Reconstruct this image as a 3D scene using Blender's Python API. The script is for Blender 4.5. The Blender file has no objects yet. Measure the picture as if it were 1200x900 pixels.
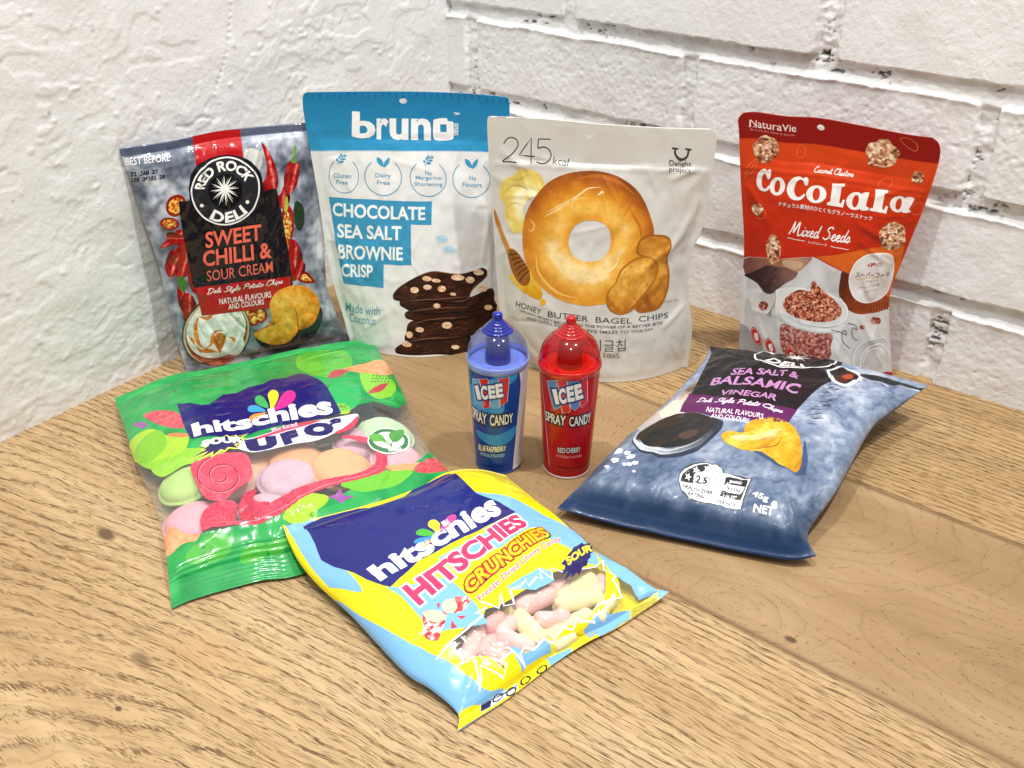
import bpy, bmesh, math, random, os
import numpy as np
from mathutils import Matrix, Vector
from mathutils.geometry import tessellate_polygon

scene = bpy.context.scene
COL = scene.collection
# ------------------------------------------------------------------ camera (millimetre-true close view, looking down into the corner)
cam = bpy.data.cameras.new('camera'); cam.sensor_width = 36.0; cam.lens = 36.33; cam.clip_start = 0.02; cam.clip_end = 50
camera = bpy.data.objects.new('camera', cam); COL.objects.link(camera)
camera.location = (0.70177, -0.77613, 0.42); camera.rotation_euler = (math.radians(59.7936), 0, math.radians(39.4979))
scene.camera = camera
# ------------------------------------------------------------------ room light: soft grey room plus ceiling downlights
world = bpy.data.worlds.new('World'); scene.world = world; world.use_nodes = True
wn = world.node_tree; bg = wn.nodes['Background']; bg.inputs[1].default_value = 1.0
def wnode(t, **k):
    n = wn.nodes.new(t)
    for a, b in k.items():
        setattr(n, a, b)
    return n
# the room around the table: dim floor and walls, a paler ceiling; rows of bright panels added to give the film reflections
wtc = wnode('ShaderNodeTexCoord'); wsep = wnode('ShaderNodeSeparateXYZ'); wn.links.new(wtc.outputs['Generated'], wsep.inputs[0])
wgrad = wnode('ShaderNodeValToRGB'); wn.links.new(wsep.outputs[2], wgrad.inputs[0])
for e, (p, v) in zip([wgrad.color_ramp.elements[0], wgrad.color_ramp.elements[1], wgrad.color_ramp.elements.new(0.5)], ((0.0, 0.03), (0.9, 0.20), (0.25, 0.08))):
    e.position = p; e.color = (v * 0.98, v, v * 1.02, 1)
wprj = wnode('ShaderNodeVectorMath', operation='DIVIDE'); wz = wnode('ShaderNodeMath', operation='MAXIMUM'); wn.links.new(wsep.outputs[2], wz.inputs[0]); wz.inputs[1].default_value = 0.05
wc = wnode('ShaderNodeCombineXYZ')
for i in range(3):
    wn.links.new(wz.outputs[0], wc.inputs[i])
wn.links.new(wtc.outputs['Generated'], wprj.inputs[0]); wn.links.new(wc.outputs[0], wprj.inputs[1])
wbr = wnode('ShaderNodeTexBrick'); wn.links.new(wprj.outputs[0], wbr.inputs['Vector']); wbr.inputs['Scale'].default_value = 0.62; wbr.inputs['Mortar Size'].default_value = 0.16; wbr.inputs['Mortar Smooth'].default_value = 0.0
wbr.inputs['Color1'].default_value = (1, 1, 1, 1); wbr.inputs['Color2'].default_value = (0.25, 0.25, 0.25, 1); wbr.inputs['Mortar'].default_value = (0, 0, 0, 1)
wup = wnode('ShaderNodeMath', operation='GREATER_THAN'); wn.links.new(wsep.outputs[2], wup.inputs[0]); wup.inputs[1].default_value = 0.25
wm = wnode('ShaderNodeMix', data_type='RGBA', blend_type='MULTIPLY'); wm.inputs[0].default_value = 1.0; wn.links.new(wbr.outputs['Color'], wm.inputs[6]); wn.links.new(wup.outputs[0], wm.inputs[7])
wa = wnode('ShaderNodeMix', data_type='RGBA', blend_type='ADD'); wa.inputs[0].default_value = 0.20; wn.links.new(wgrad.outputs[0], wa.inputs[6]); wn.links.new(wm.outputs[2], wa.inputs[7])
wn.links.new(wa.outputs[2], bg.inputs[0])
def downlight(name, loc, target, power, size, col=(1, 0.95, 0.88), spread=160):
    l = bpy.data.lights.new(name, 'AREA'); l.shape = 'DISK'; l.size = size; l.energy = power; l.color = col; l.spread = math.radians(spread)
    o = bpy.data.objects.new(name, l); COL.objects.link(o); o.location = loc
    o.rotation_euler = (Vector(target) - Vector(loc)).to_track_quat('-Z', 'Y').to_euler()
downlight('ceiling_downlight', (0.85, -0.22, 1.50), (0.35, -0.25, 0), 11.5, 0.06, (1, 0.985, 0.965))
downlight('ceiling_downlight', (0.22, -0.62, 1.55), (0.30, -0.25, 0.05), 9.8, 0.06, (1, 0.985, 0.965))
downlight('ceiling_downlight', (0.95, -0.95, 1.60), (0.30, -0.25, 0.05), 6.2, 0.07, (1, 0.985, 0.965))
scene.view_settings.view_transform = 'Standard'; scene.view_settings.look = 'None'
scene.view_settings.exposure = -0.16; scene.view_settings.gamma = 1.0
scene.render.engine = 'CYCLES'
scene.cycles.use_denoising = True
scene.cycles.max_bounces = 8; scene.cycles.transparent_max_bounces = 24
# ------------------------------------------------------------------ numpy helpers
def lattice(ix, iy, seed):
    h = (ix.astype(np.int64) * 374761393 + iy.astype(np.int64) * 668265263 + seed * 1442695041) & 0xFFFFFFFF
    h = ((h ^ (h >> 13)) * 1274126177) & 0xFFFFFFFF
    return ((h ^ (h >> 16)) & 0xFFFF) / 65535.0

def vnoise(x, y, seed=0):
    """Smooth value noise in -1..1."""
    x = np.asarray(x, float); y = np.asarray(y, float)
    ix = np.floor(x); iy = np.floor(y); fx = x - ix; fy = y - iy
    fx = fx * fx * fx * (fx * (fx * 6 - 15) + 10); fy = fy * fy * fy * (fy * (fy * 6 - 15) + 10)
    a = lattice(ix, iy, seed); b = lattice(ix + 1, iy, seed); c = lattice(ix, iy + 1, seed); d = lattice(ix + 1, iy + 1, seed)
    return ((a * (1 - fx) + b * fx) * (1 - fy) + (c * (1 - fx) + d * fx) * fy) * 2 - 1

def fbm(x, y, seed=0, octv=4, gain=0.5):
    s = 0; a = 1.0; t = 0
    for k in range(octv):
        s = s + a * vnoise(x * 2**k + 17.3 * k, y * 2**k - 9.1 * k, seed + k); t += a; a *= gain
    return s / t

def sstep(a, b, x):
    t = np.clip((np.asarray(x, float) - a) / (b - a), 0, 1)
    return t * t * (3 - 2 * t)

def spline(pts, n, closed=False):
    """n points along a Catmull-Rom curve through pts, evenly spaced by chord length."""
    p = np.asarray(pts, float)
    if closed:
        p = np.vstack([p, p[:1]])
    m = len(p)
    if m == 2:
        t = np.linspace(0, 1, n)[:, None]
        return p[0] * (1 - t) + p[1] * t
    ext = np.vstack([p[-2] if closed else 2 * p[0] - p[1], p, p[1] if closed else 2 * p[-1] - p[-2]])
    d = np.r_[0, np.cumsum(np.linalg.norm(np.diff(p, axis=0), axis=1))]
    t = np.linspace(0, d[-1], n)
    k = np.clip(np.searchsorted(d, t, side='right') - 1, 0, m - 2)
    f = ((t - d[k]) / (d[k + 1] - d[k]))[:, None]
    p0, p1, p2, p3 = ext[k], ext[k + 1], ext[k + 2], ext[k + 3]
    return 0.5 * (2 * p1 + (p2 - p0) * f + (2 * p0 - 5 * p1 + 4 * p2 - p3) * f**2 + (3 * p1 - p0 - 3 * p2 + p3) * f**3)

def at_param(pts, t):
    """Points at parameters t (0..1, chord length) along a smooth curve."""
    c = spline(pts, 200)
    d = np.linspace(0, 1, 200)
    return np.stack([np.interp(t, d, c[:, k]) for k in range(c.shape[1])], 1)

def inside(px, py, poly):
    """Point-in-polygon mask."""
    r = np.zeros(px.shape, bool)
    n = len(poly)
    for i in range(n):
        x0, y0 = poly[i]; x1, y1 = poly[(i + 1) % n]
        if y0 == y1:
            continue
        c = ((y0 > py) != (y1 > py)) & (px < (x1 - x0) * (py - y0) / (y1 - y0) + x0)
        r ^= c
    return r

class Surf:
    """A printed face: a grid of points P with normals N over print millimetres xs, ys."""
    def __init__(s, xs, ys, P):
        s.xs = np.asarray(xs, float); s.ys = np.asarray(ys, float); s.P = P
        gy = np.gradient(P, s.ys, axis=0); gx = np.gradient(P, s.xs, axis=1)
        n = np.cross(gx, gy); s.N = n / np.maximum(np.linalg.norm(n, axis=2, keepdims=True), 1e-12)

    def ev(s, x, y):
        i = np.clip(np.searchsorted(s.xs, x, side='right') - 1, 0, len(s.xs) - 2)
        j = np.clip(np.searchsorted(s.ys, y, side='right') - 1, 0, len(s.ys) - 2)
        f = ((x - s.xs[i]) / (s.xs[i + 1] - s.xs[i]))[:, None]; g = ((y - s.ys[j]) / (s.ys[j + 1] - s.ys[j]))[:, None]
        f = np.clip(f, 0, 1); g = np.clip(g, 0, 1)
        def b(A):
            return (A[j, i] * (1 - f) + A[j, i + 1] * f) * (1 - g) + (A[j + 1, i] * (1 - f) + A[j + 1, i + 1] * f) * g
        n = b(s.N)
        return b(s.P), n / np.linalg.norm(n, axis=1, keepdims=True)

def grid_lines(L, step, edge=None, extra=(), dense=()):
    """Grid positions 0..L: finer close to both ends (edge) and inside dense ranges (a, b, step)."""
    p = list(np.linspace(0, L, int(round(L / step)) + 1))
    if edge:
        for k in (0.12, 0.3, 0.6, 1.0):
            p += [edge * k * 0.6, L - edge * k * 0.6]
    for a, b, st in dense:
        p = [q for q in p if not a < q < b] + list(np.linspace(a, b, int(round((b - a) / st)) + 1))
    p = sorted(set(np.round(np.r_[p, list(extra)], 3)))
    out = [p[0]]
    for q in p[1:]:
        if q - out[-1] > 0.18:
            out.append(q)
        elif q in extra or q == p[-1]:
            out[-1] = q
    return np.array(out)

def crease(X, Y, x0, y0, x1, y1, w, amp):
    """A fold in the film from (x0, y0) to (x1, y1): a narrow ridge (or a valley, amp < 0) that dies out at its ends."""
    dx, dy = x1 - x0, y1 - y0; L = math.hypot(dx, dy)
    t = ((X - x0) * dx + (Y - y0) * dy) / L**2; d = ((X - x0) * dy - (Y - y0) * dx) / L
    return amp * np.exp(-(d / w) ** 2) * np.clip(4 * t * (1 - t), 0, 1) ** 0.7

def build_surf(b):
    """Front and back sheets of a bag from its edge curves, bulge and creases: returns Surf, back points."""
    W, Hh = b['size']
    dense = [(0, b['seal'][0], b.get('sealstep', 1.2)), (Hh - b['seal'][1], Hh, b.get('sealstep', 1.2))]
    xs = grid_lines(W, 1.25, 4.0, b.get('xl', ())); ys = grid_lines(Hh, 1.25, 0, b.get('yl', ()), dense)
    u = xs / W; v = ys / Hh
    L, R = at_param(b['L'], v), at_param(b['R'], v); B, T = at_param(b['B'], u), at_param(b['T'], u)
    U, V = np.meshgrid(u, v); U3, V3 = U[..., None], V[..., None]
    P = (1 - V3) * B[None] + V3 * T[None] + (1 - U3) * L[:, None] + U3 * R[:, None] - (
        (1 - U3) * (1 - V3) * B[0] + U3 * (1 - V3) * B[-1] + (1 - U3) * V3 * T[0] + U3 * V3 * T[-1])
    n = np.cross(B[-1] - T[0], T[-1] - B[0]) * 1.0
    n = np.array(b['n'], float) if 'n' in b else n
    n = n / np.linalg.norm(n)
    X, Y = U * W, V * Hh
    hf, hb = b['bulge'](U, V, X, Y, b)
    wr = np.zeros_like(X); s_lo, s_hi = b['seal']
    for c in b.get('creases', ()):
        wr += crease(X, Y, *c)
    if 'crinkle' in b:                                              # many small sharp folds, running in from the seals and corners
        cn, seed, amp = b['crinkle']; rs = np.random.RandomState(seed)
        for _ in range(cn):
            end = rs.choice((0, 1, 2)); ln = rs.uniform(10, 34); x0 = rs.uniform(0.04, 0.96) * W
            y0 = (rs.uniform(s_lo, s_lo + 22) if end == 0 else Hh - rs.uniform(s_hi, s_hi + 26) if end == 1 else rs.uniform(0.2, 0.8) * Hh)
            if end == 2:
                x0 = rs.choice((0.06, 0.94)) * W
            a = (math.pi / 2 + rs.normal(0, 0.5)) if end < 2 else rs.normal(0, 0.6) + (math.pi if x0 > W / 2 else 0)
            sg = -1 if end == 1 else 1
            wr += crease(X, Y, x0, y0, x0 + ln * math.cos(a), y0 + sg * ln * math.sin(a), rs.uniform(1.1, 2.0), amp * rs.uniform(0.4, 1.0) * rs.choice((-1, 1)))
    fade = sstep(0, 0.04, U) * sstep(1, 0.96, U)
    for (sx, sy, amp, seed, ridged) in b.get('rough', ()):
        q = fbm(X / sx, Y / sy, seed, 3)
        wr += amp * ((1 - 2 * np.abs(q)) if ridged else q)
    s0, s1 = b['seal']
    body = sstep(s0 * 0.6, s0 + 6, Y) * sstep(Hh - s1 * 0.6, Hh - s1 - 6, Y)
    wr = wr * (0.25 + 0.75 * body) * (0.2 + 0.8 * fade)
    if 'ridge' in b:
        pitch, amp = b['ridge']
        wr += amp * np.sin(2 * math.pi * Y / pitch) * (1 - sstep(-0.1, 1.5, np.minimum(Y - s0 * 1.0, (Hh - s1) - Y))) * 1.0
    for yz, w_, amp in b.get('bands', ()):
        wr += amp * np.exp(-((Y - yz) / w_) ** 2) * fade
    F = P + n * (hf + wr)[..., None]
    K = P + n * np.minimum(-hb, hf + wr - 0.25)[..., None]           # the back sheet never comes through the front
    if b.get('lying'):
        z0 = b.get('floor')
        zf = np.full_like(X, 0.4) if z0 is None else z0(F[..., 0], F[..., 1])
        K[..., 2] = np.maximum(K[..., 2], zf); F[..., 2] = np.maximum(F[..., 2], np.maximum(zf, 0.4) + 0.5)
        edge = (U < 1e-6) | (U > 1 - 1e-6) | (V < 1e-6) | (V > 1 - 1e-6)
    return Surf(xs, ys, F), K

def bulge_pillow(U, V, X, Y, b):
    W, Hh = b['size']; s0, s1 = b['seal']; T, Tb = b['thick']; pu, pv = b.get('pow', (0.6, 0.6))
    vv = np.clip((Y - s0 * 0.75) / (Hh - (s0 + s1) * 0.75), 0, 1)
    q = (4 * U * (1 - U)) ** pu * (4 * vv * (1 - vv)) ** pv
    lip = b.get('lip', 0.0) * sstep(0, s0, Y) * sstep(0, 0.10, U) * sstep(1, 0.90, U) * sstep(60, 10, Y)
    return T * q + 0.25 + lip, Tb * q + 0.05

def bulge_doypack(U, V, X, Y, b):
    W, Hh = b['size']; s0, s1 = b['seal']; T, Tb = b['thick']
    m = b.get('margin', 5.0)
    uu = np.clip((X - m) / (W - 2 * m), 0, 1)
    pr = np.sin(np.pi * uu) ** b.get('pu', 0.8)
    vt = np.clip((Hh - s1 - Y) / (Hh - s1), 0, 1)
    d = vt ** b.get('pv', 0.75) * (1 - b.get('tuck', 0.1) * sstep(0.25, 0.0, V))
    return T * d * pr + 0.3, Tb * d * pr + 0.1
# ------------------------------------------------------------------ objects, materials
def lin(c):
    """'#rrggbb' or 0..1 sRGB triple -> linear triple."""
    if isinstance(c, str):
        c = [int(c[i:i + 2], 16) / 255 for i in (1, 3, 5)]
    c = np.asarray(c, float)
    return np.where(c <= 0.04045, c / 12.92, ((c + 0.055) / 1.055) ** 2.4)

class NT:
    """Small helper for shader node trees."""
    def __init__(s, name):
        s.m = bpy.data.materials.new(name); s.m.use_nodes = True; s.t = s.m.node_tree; s.p = s.t.nodes['Principled BSDF']; s.out = s.t.nodes['Material Output']
    def n(s, typ, **kw):
        k = s.t.nodes.new(typ)
        for a, b in kw.items():
            setattr(k, a, b)
        return k
    def link(s, a, b):
        s.t.links.new(a, b)
    def put(s, sock, v):
        if isinstance(v, bpy.types.NodeSocket):
            s.link(v, sock)
        else:
            sock.default_value = v
    def m2(s, op, a, b=0.0, c=None):
        k = s.n('ShaderNodeMath', operation=op)
        s.put(k.inputs[0], a); s.put(k.inputs[1], b)
        if c is not None:
            s.put(k.inputs[2], c)
        return k.outputs[0]
    def ramp(s, f, stops, interp='LINEAR'):
        k = s.n('ShaderNodeValToRGB'); k.color_ramp.interpolation = interp
        e = k.color_ramp.elements
        while len(e) < len(stops):
            e.new(0.5)
        for q, (p, c) in zip(e, stops):
            q.position = p; q.color = (*c, 1) if len(c) == 3 else c
        s.put(k.inputs[0], f)
        return k.outputs[0]
    def mix(s, f, a, b, mode='MIX'):
        k = s.n('ShaderNodeMix', data_type='RGBA', blend_type=mode)
        s.put(k.inputs[0], f); s.put(k.inputs[6], (*a, 1) if isinstance(a, (tuple, list, np.ndarray)) else a); s.put(k.inputs[7], (*b, 1) if isinstance(b, (tuple, list, np.ndarray)) else b)
        return k.outputs[2]
    def vec(s, x, y, z=0.0):
        k = s.n('ShaderNodeCombineXYZ')
        for i, v in enumerate((x, y, z)):
            s.put(k.inputs[i], v)
        return k.outputs[0]
    def noise(s, v, scale, detail=2.0, rough=0.5, dist=0.0):
        k = s.n('ShaderNodeTexNoise'); s.put(k.inputs['Vector'], v); k.inputs['Scale'].default_value = scale
        k.inputs['Detail'].default_value = detail; k.inputs['Roughness'].default_value = rough; k.inputs['Distortion'].default_value = dist
        return k.outputs['Fac']
    def bump(s, h, strength, dist, normal=None):
        k = s.n('ShaderNodeBump'); k.inputs['Strength'].default_value = strength; k.inputs['Distance'].default_value = dist
        s.put(k.inputs['Height'], h)
        if normal is not None:
            s.link(normal, k.inputs['Normal'])
        return k.outputs[0]

def mesh_obj(name, V, F, mats, parent=None, smooth=True, mi=None, cols=None, normals=None):
    """One mesh object from arrays: V in millimetres, F faces (array or list), optional per-vertex sRGB-free colours and normals."""
    me = bpy.data.meshes.new(name)
    V = np.asarray(V, np.float64) * 0.001
    if isinstance(F, np.ndarray):
        nf, k = F.shape
        me.vertices.add(len(V)); me.vertices.foreach_set('co', V.astype(np.float32).ravel())
        me.loops.add(nf * k); me.loops.foreach_set('vertex_index', F.astype(np.int32).ravel())
        me.polygons.add(nf); me.polygons.foreach_set('loop_start', np.arange(0, nf * k, k, dtype=np.int32))
        me.update(calc_edges=True)
    else:
        me.from_pydata([tuple(v) for v in V], [], [tuple(f) for f in F]); me.update()
    me.polygons.foreach_set('use_smooth', np.full(len(me.polygons), smooth))
    for m in (mats if isinstance(mats, (list, tuple)) else [mats]):
        me.materials.append(m)
    if mi is not None:
        me.polygons.foreach_set('material_index', np.asarray(mi, np.int32))
    if cols is not None:
        at = me.attributes.new('ink', 'FLOAT_COLOR', 'POINT')
        at.data.foreach_set('color', np.c_[cols, np.ones(len(cols))].astype(np.float32).ravel())
    if normals is not None:
        me.normals_split_custom_set_from_vertices(normals.astype(np.float32).tolist())
    o = bpy.data.objects.new(name, me); COL.objects.link(o)
    if parent is not None:
        o.parent = parent
    return o

def empty(name, loc, label, cat, group=None):
    """A thing's root: an Empty at its base; parts keep world coordinates."""
    o = bpy.data.objects.new(name, None); COL.objects.link(o); o.empty_display_size = 0.02
    o['label'] = label; o['category'] = cat
    if group:
        o['group'] = group
    return o

def tag(o, label=None, cat=None, group=None, kind=None):
    for k, v in (('label', label), ('category', cat), ('group', group), ('kind', kind)):
        if v:
            o[k] = v
    return o

def quads(nv, nu, wrap=False):
    j, i = np.meshgrid(np.arange(nv - 1), np.arange(nu if wrap else nu - 1), indexing='ij')
    i2 = (i + 1) % nu
    return np.stack([j * nu + i, j * nu + i2, (j + 1) * nu + i2, (j + 1) * nu + i], -1).reshape(-1, 4)

# ------------------------------------------------------------------ the wooden table
def wood_material():
    N = NT('oiled_oak')
    tc = N.n('ShaderNodeTexCoord'); sp = N.n('ShaderNodeSeparateXYZ'); N.link(tc.outputs['Object'], sp.inputs[0])
    x, y = sp.outputs[0], sp.outputs[1]
    A = lambda a, b: N.m2('ADD', a, b)
    M = lambda a, b: N.m2('MULTIPLY', a, b)
    S = lambda a, b: N.m2('SUBTRACT', a, b)
    def dist(px, py, sx, sy):
        dx = M(S(x, px), 1 / sx); dy = M(S(y, py), 1 / sy)
        return N.m2('SQRT', A(M(dx, dx), M(dy, dy)))
    def blob(px, py, sx, sy):
        d = dist(px, py, sx, sy)
        return N.m2('EXPONENT', M(M(d, d), -1.0))
    wav = S(N.noise(N.vec(M(x, 3.0), M(y, 16.0)), 1.0, 3.0), 0.5)
    wig = S(N.noise(N.vec(M(x, 40.0), M(y, 60.0)), 1.0, 2.0), 0.5)
    # growth-ring coordinate of each board
    r1 = A(M(y, 135.0), A(M(wav, 4.0), M(wig, 0.4)))
    k1 = dist(0.470, -0.205, 0.110, 0.062); k2 = dist(0.512, -0.335, 0.060, 0.040)
    k3 = dist(0.700, -0.300, 0.16, 0.040)
    big = S(N.noise(N.vec(M(x, 7.0), M(y, 11.0), 3.3), 1.0, 3.0), 0.5)
    km = N.m2('SMOOTH_MIN', N.m2('SMOOTH_MIN', M(k1, 3.2), A(M(k2, 2.6), 0.6), 1.2), A(M(k3, 2.6), 0.5), 1.2)
    far2 = A(M(y, 60.0), M(wav, 5.0))
    near2 = N.m2('MINIMUM', M(km, 0.28), 1.0)
    r2 = A(A(M(km, 1.9), M(big, 4.2)), A(M(wig, 0.6), 0.3))
    sw = N.n('ShaderNodeMapRange', interpolation_type='SMOOTHSTEP'); N.put(sw.inputs[0], x)
    sw.inputs[1].default_value = 0.30; sw.inputs[2].default_value = 0.40
    r2 = A(M(r2, sw.outputs[0]), M(A(M(y, 85.0), M(wav, 8.0)), S(1.0, sw.outputs[0])))
    dx = M(S(x, 0.72), 0.20); dy = S(y, -0.668)
    r3 = A(M(N.m2('SQRT', A(A(M(dx, dx), M(dy, dy)), 0.0001)), 135.0), A(M(wav, 2.6), M(wig, 0.45)))
    is1 = N.m2('GREATER_THAN', y, -0.172); is3 = N.m2('LESS_THAN', y, -0.351); is2 = S(1.0, A(is1, is3))
    r = A(A(M(r1, is1), M(r2, is2)), M(r3, is3))
    fr = N.m2('FRACT', r)
    ring = N.m2('POWER', fr, 3.0)
    line = N.m2('POWER', N.m2('ABSOLUTE', M(S(fr, 0.5), 2.0)), N.m2('ADD', M(is2, 9.0), 6.0))
    # pores: short dark dashes along the grain
    yy = A(y, M(wav, 0.012))
    cross = A(M(r, N.m2('ADD', M(is2, -1.2), 1.0)), M(yy, M(is2, 300.0)))
    p1 = N.noise(N.vec(M(x, 44.0), M(cross, 7.5)), 1.0, 1.0)
    p2 = N.noise(N.vec(M(x, 80.0), M(cross, 17.0), 5.0), 1.0, 1.0)
    p3 = N.noise(N.vec(M(x, 26.0), M(y, 60.0), 9.0), 1.0, 2.0)
    pore = N.ramp(A(A(M(p1, 0.70), M(p2, 0.22)), M(p3, 0.12)), [(0.535, (0, 0, 0)), (0.60, (1, 1, 1))])
    pore = M(pore, N.m2('ADD', M(is2, -0.72), 1.0))
    dash = N.ramp(A(M(p3, 0.5), M(N.noise(N.vec(M(x, 60.0), M(cross, 1.0), 8.0), 1.0, 2.0), 0.5)), [(0.36, (0.25,) * 3), (0.50, (1, 1, 1))])
    grit = N.noise(N.vec(M(x, 900.0), M(y, 1400.0)), 1.0, 2.0)
    line = M(line, dash)
    lineg = M(line, N.ramp(grit, [(0.34, (0.35,) * 3), (0.52, (1, 1, 1))]))
    # colours
    tone = N.noise(N.vec(M(x, 2.2), M(y, 22.0), 7.0), 1.0, 4.0, 0.6)
    streak = N.noise(N.vec(M(x, 9.0), M(yy, 260.0), 2.0), 1.0, 3.0, 0.6)
    c3 = N.ramp(tone, [(0.30, lin('#b59468')), (0.50, lin('#c2a376')), (0.72, lin('#cdb188'))])
    c2 = N.ramp(A(M(tone, 0.5), M(big, 0.45)), [(0.06, lin('#866a45')), (0.24, lin('#9f815a')), (0.45, lin('#b99d76'))])
    c1 = N.ramp(tone, [(0.30, lin('#a78659')), (0.50, lin('#b69566')), (0.72, lin('#c2a275'))])
    c = N.mix(is1, N.mix(is2, c3, c2), c1)
    c = N.mix(M(ring, N.m2('ADD', M(is2, -0.16), 0.34)), c, lin('#957650'))
    c = N.mix(M(N.ramp(streak, [(0.35, (0, 0, 0)), (0.75, (1, 1, 1))]), 0.20), c, lin('#86694a'))
    c = N.mix(M(lineg, N.m2('ADD', M(is2, 0.22), 0.10)), c, lin('#5a4329'))
    c = N.mix(M(pore, 0.20), c, lin('#6a5034'))
    # knots and worn spots
    spot = lambda px, py, sx, sy: N.ramp(A(dist(px, py, sx, sy), M(wig, 0.8)), [(0.5, (1, 1, 1)), (1.0, (0, 0, 0))])
    for (px, py, sx, sy, k) in ((0.163, -0.535, 0.011, 0.005, 0.85), (0.277, -0.584, 0.010, 0.005, 0.55), (0.299, -0.612, 0.003, 0.002, 0.9),
                                (0.452, -0.182, 0.013, 0.007, 0.35), (0.486, -0.196, 0.016, 0.004, 0.6), (0.476, -0.212, 0.004, 0.010, 0.5), (0.548, -0.341, 0.005, 0.003, 0.85)):
        c = N.mix(M(spot, k) if False else M(spot(px, py, sx, sy), k), c, lin('#4a3220'))
    warm_blot = blob(0.30, -0.56, 0.02, 0.012)  # a warmer tan blot in the board's colour
    c = N.mix(M(warm_blot, 0.35), c, lin('#bd8f58'))
    seam = None
    for s in (-0.172, -0.351):
        d = N.ramp(N.m2('ABSOLUTE', S(y, s)), [(0.0, (1, 1, 1)), (0.0009, (0, 0, 0))])
        seam = d if seam is None else N.m2('MAXIMUM', seam, d)
    c = N.mix(M(seam, 0.7), c, lin('#5d4226'))
    N.link(c, N.p.inputs['Base Color'])
    rg = N.ramp(N.noise(N.vec(M(x, 20.0), M(y, 90.0), 4.0), 1.0, 3.0), [(0.3, (0.40,) * 3), (0.7, (0.54,) * 3)])
    N.link(rg, N.p.inputs['Roughness'])
    h = S(0.0, A(A(M(pore, 0.7), M(lineg, 0.6)), A(M(seam, 1.5), M(streak, 0.25))))
    N.link(N.bump(h, 0.5, 0.00035), N.p.inputs['Normal'])
    N.p.inputs['Specular IOR Level'].default_value = 0.4
    return N.m

def knotty(x, y):
    """Growth-ring coordinate of the knotty middle board (metres in)."""
    d = lambda px, py, sx, sy: np.sqrt(((x - px) / sx) ** 2 + ((y - py) / sy) ** 2)
    big = fbm(x * 9, y * 13, 71, 3)
    k = np.minimum(np.minimum(d(0.470, -0.205, 0.085, 0.050), d(0.512, -0.335, 0.040, 0.024) + 0.35), d(0.66, -0.290, 0.16, 0.040) + 0.25)
    left = y * 85 + 5.0 * fbm(x * 3, y * 14, 73, 3)
    s = sstep(0.30, 0.42, x)
    return (k * 4.6 + big * 2.6 + 0.35 * fbm(x * 40, y * 60, 75, 2)) * s + left * (1 - s)

def board_rings(x, y):
    """Growth-ring coordinate of the two straight boards."""
    wav = fbm(x * 3, y * 16, 81, 3)
    cath = 175 * np.sqrt((0.20 * (x - 0.72)) ** 2 + (y + 0.648) ** 2) + 1.5 * wav + 0.25 * fbm(x * 40, y * 50, 83, 2)
    return np.where(y > -0.172, y * 190 + 2.6 * wav, cath)

def pore_marks():
    """Open pores of the oak: short fine dashes along the grain, crowded along each growth ring."""
    rs = np.random.RandomState(12)
    n = 620000
    x = rs.uniform(-0.02, 1.0, n); y = rs.uniform(-0.95, 0.0, n)
    mid = (y < -0.172) & (y > -0.351)
    e = 0.0006
    r = np.where(mid, knotty(x, y), board_rings(x, y))
    gx = (np.where(mid, knotty(x + e, y), board_rings(x + e, y)) - r) / e; gy = (np.where(mid, knotty(x, y + e), board_rings(x, y + e)) - r) / e
    fr = np.abs((r - np.floor(r)) - 0.5) * 2                             # 1 on a ring, 0 between rings
    g = np.hypot(gx, gy) + 1e-6
    near = (1 - fr) / 2 / g                                             # metres from the ring line
    patch = 0.5 + 0.5 * fbm(x * 9, y * 30, 85, 3); steep = sstep(0.15, 0.6, np.abs(gx) / g)
    prob = np.where(mid, 0.60 * np.exp(-(near / 0.0005) ** 2) + 0.006, ((0.80 + 0.2 * steep) * np.exp(-(near / (0.0007 + 0.0019 * steep)) ** 2) + 0.085 * (1 - 0.5 * steep)) * (0.35 + 0.9 * patch))
    keep = rs.rand(n) < prob
    x, y, gx, gy, mid = x[keep], y[keep], gx[keep], gy[keep], mid[keep]
    m = len(x)
    t = np.stack([-gy, gx], 1); t /= np.linalg.norm(t, axis=1, keepdims=True) + 1e-9
    t *= np.sign(t[:, :1] + 1e-9)
    al = np.abs(t[:, 0])
    mixf = np.where(mid, 0.75, sstep(0.75, 0.99, al))[:, None]
    t = t * mixf + np.array([[1.0, 0.02]]) * (1 - mixf); t /= np.linalg.norm(t, axis=1, keepdims=True)
    ln = np.where(mid, rs.uniform(0.4, 1.4, m), rs.uniform(1.2, 6.5, m) * (0.35 + 0.65 * al ** 4)); wd = np.where(mid, rs.uniform(0.10, 0.22, m), rs.uniform(0.07, 0.22, m))
    c = np.stack([x, y], 1) * 1000
    nrm = np.stack([-t[:, 1], t[:, 0]], 1)
    a = t * ln[:, None] ; b = nrm * wd[:, None]
    z = rs.uniform(0.03, 0.07, m)
    P = np.stack([c - a, c - a * 0.3 - b, c + a * 0.4 - b * 0.9, c + a, c + a * 0.3 + b, c - a * 0.4 + b * 0.9], 1)
    V = np.concatenate([P, np.repeat(z[:, None, None], 6, 1)], 2).reshape(-1, 3)
    i = np.arange(m)[:, None] * 6
    F = np.concatenate([i + np.array([[0, 1, 4, 5]]), i + np.array([[1, 2, 3, 4]])])
    return V, F

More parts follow.
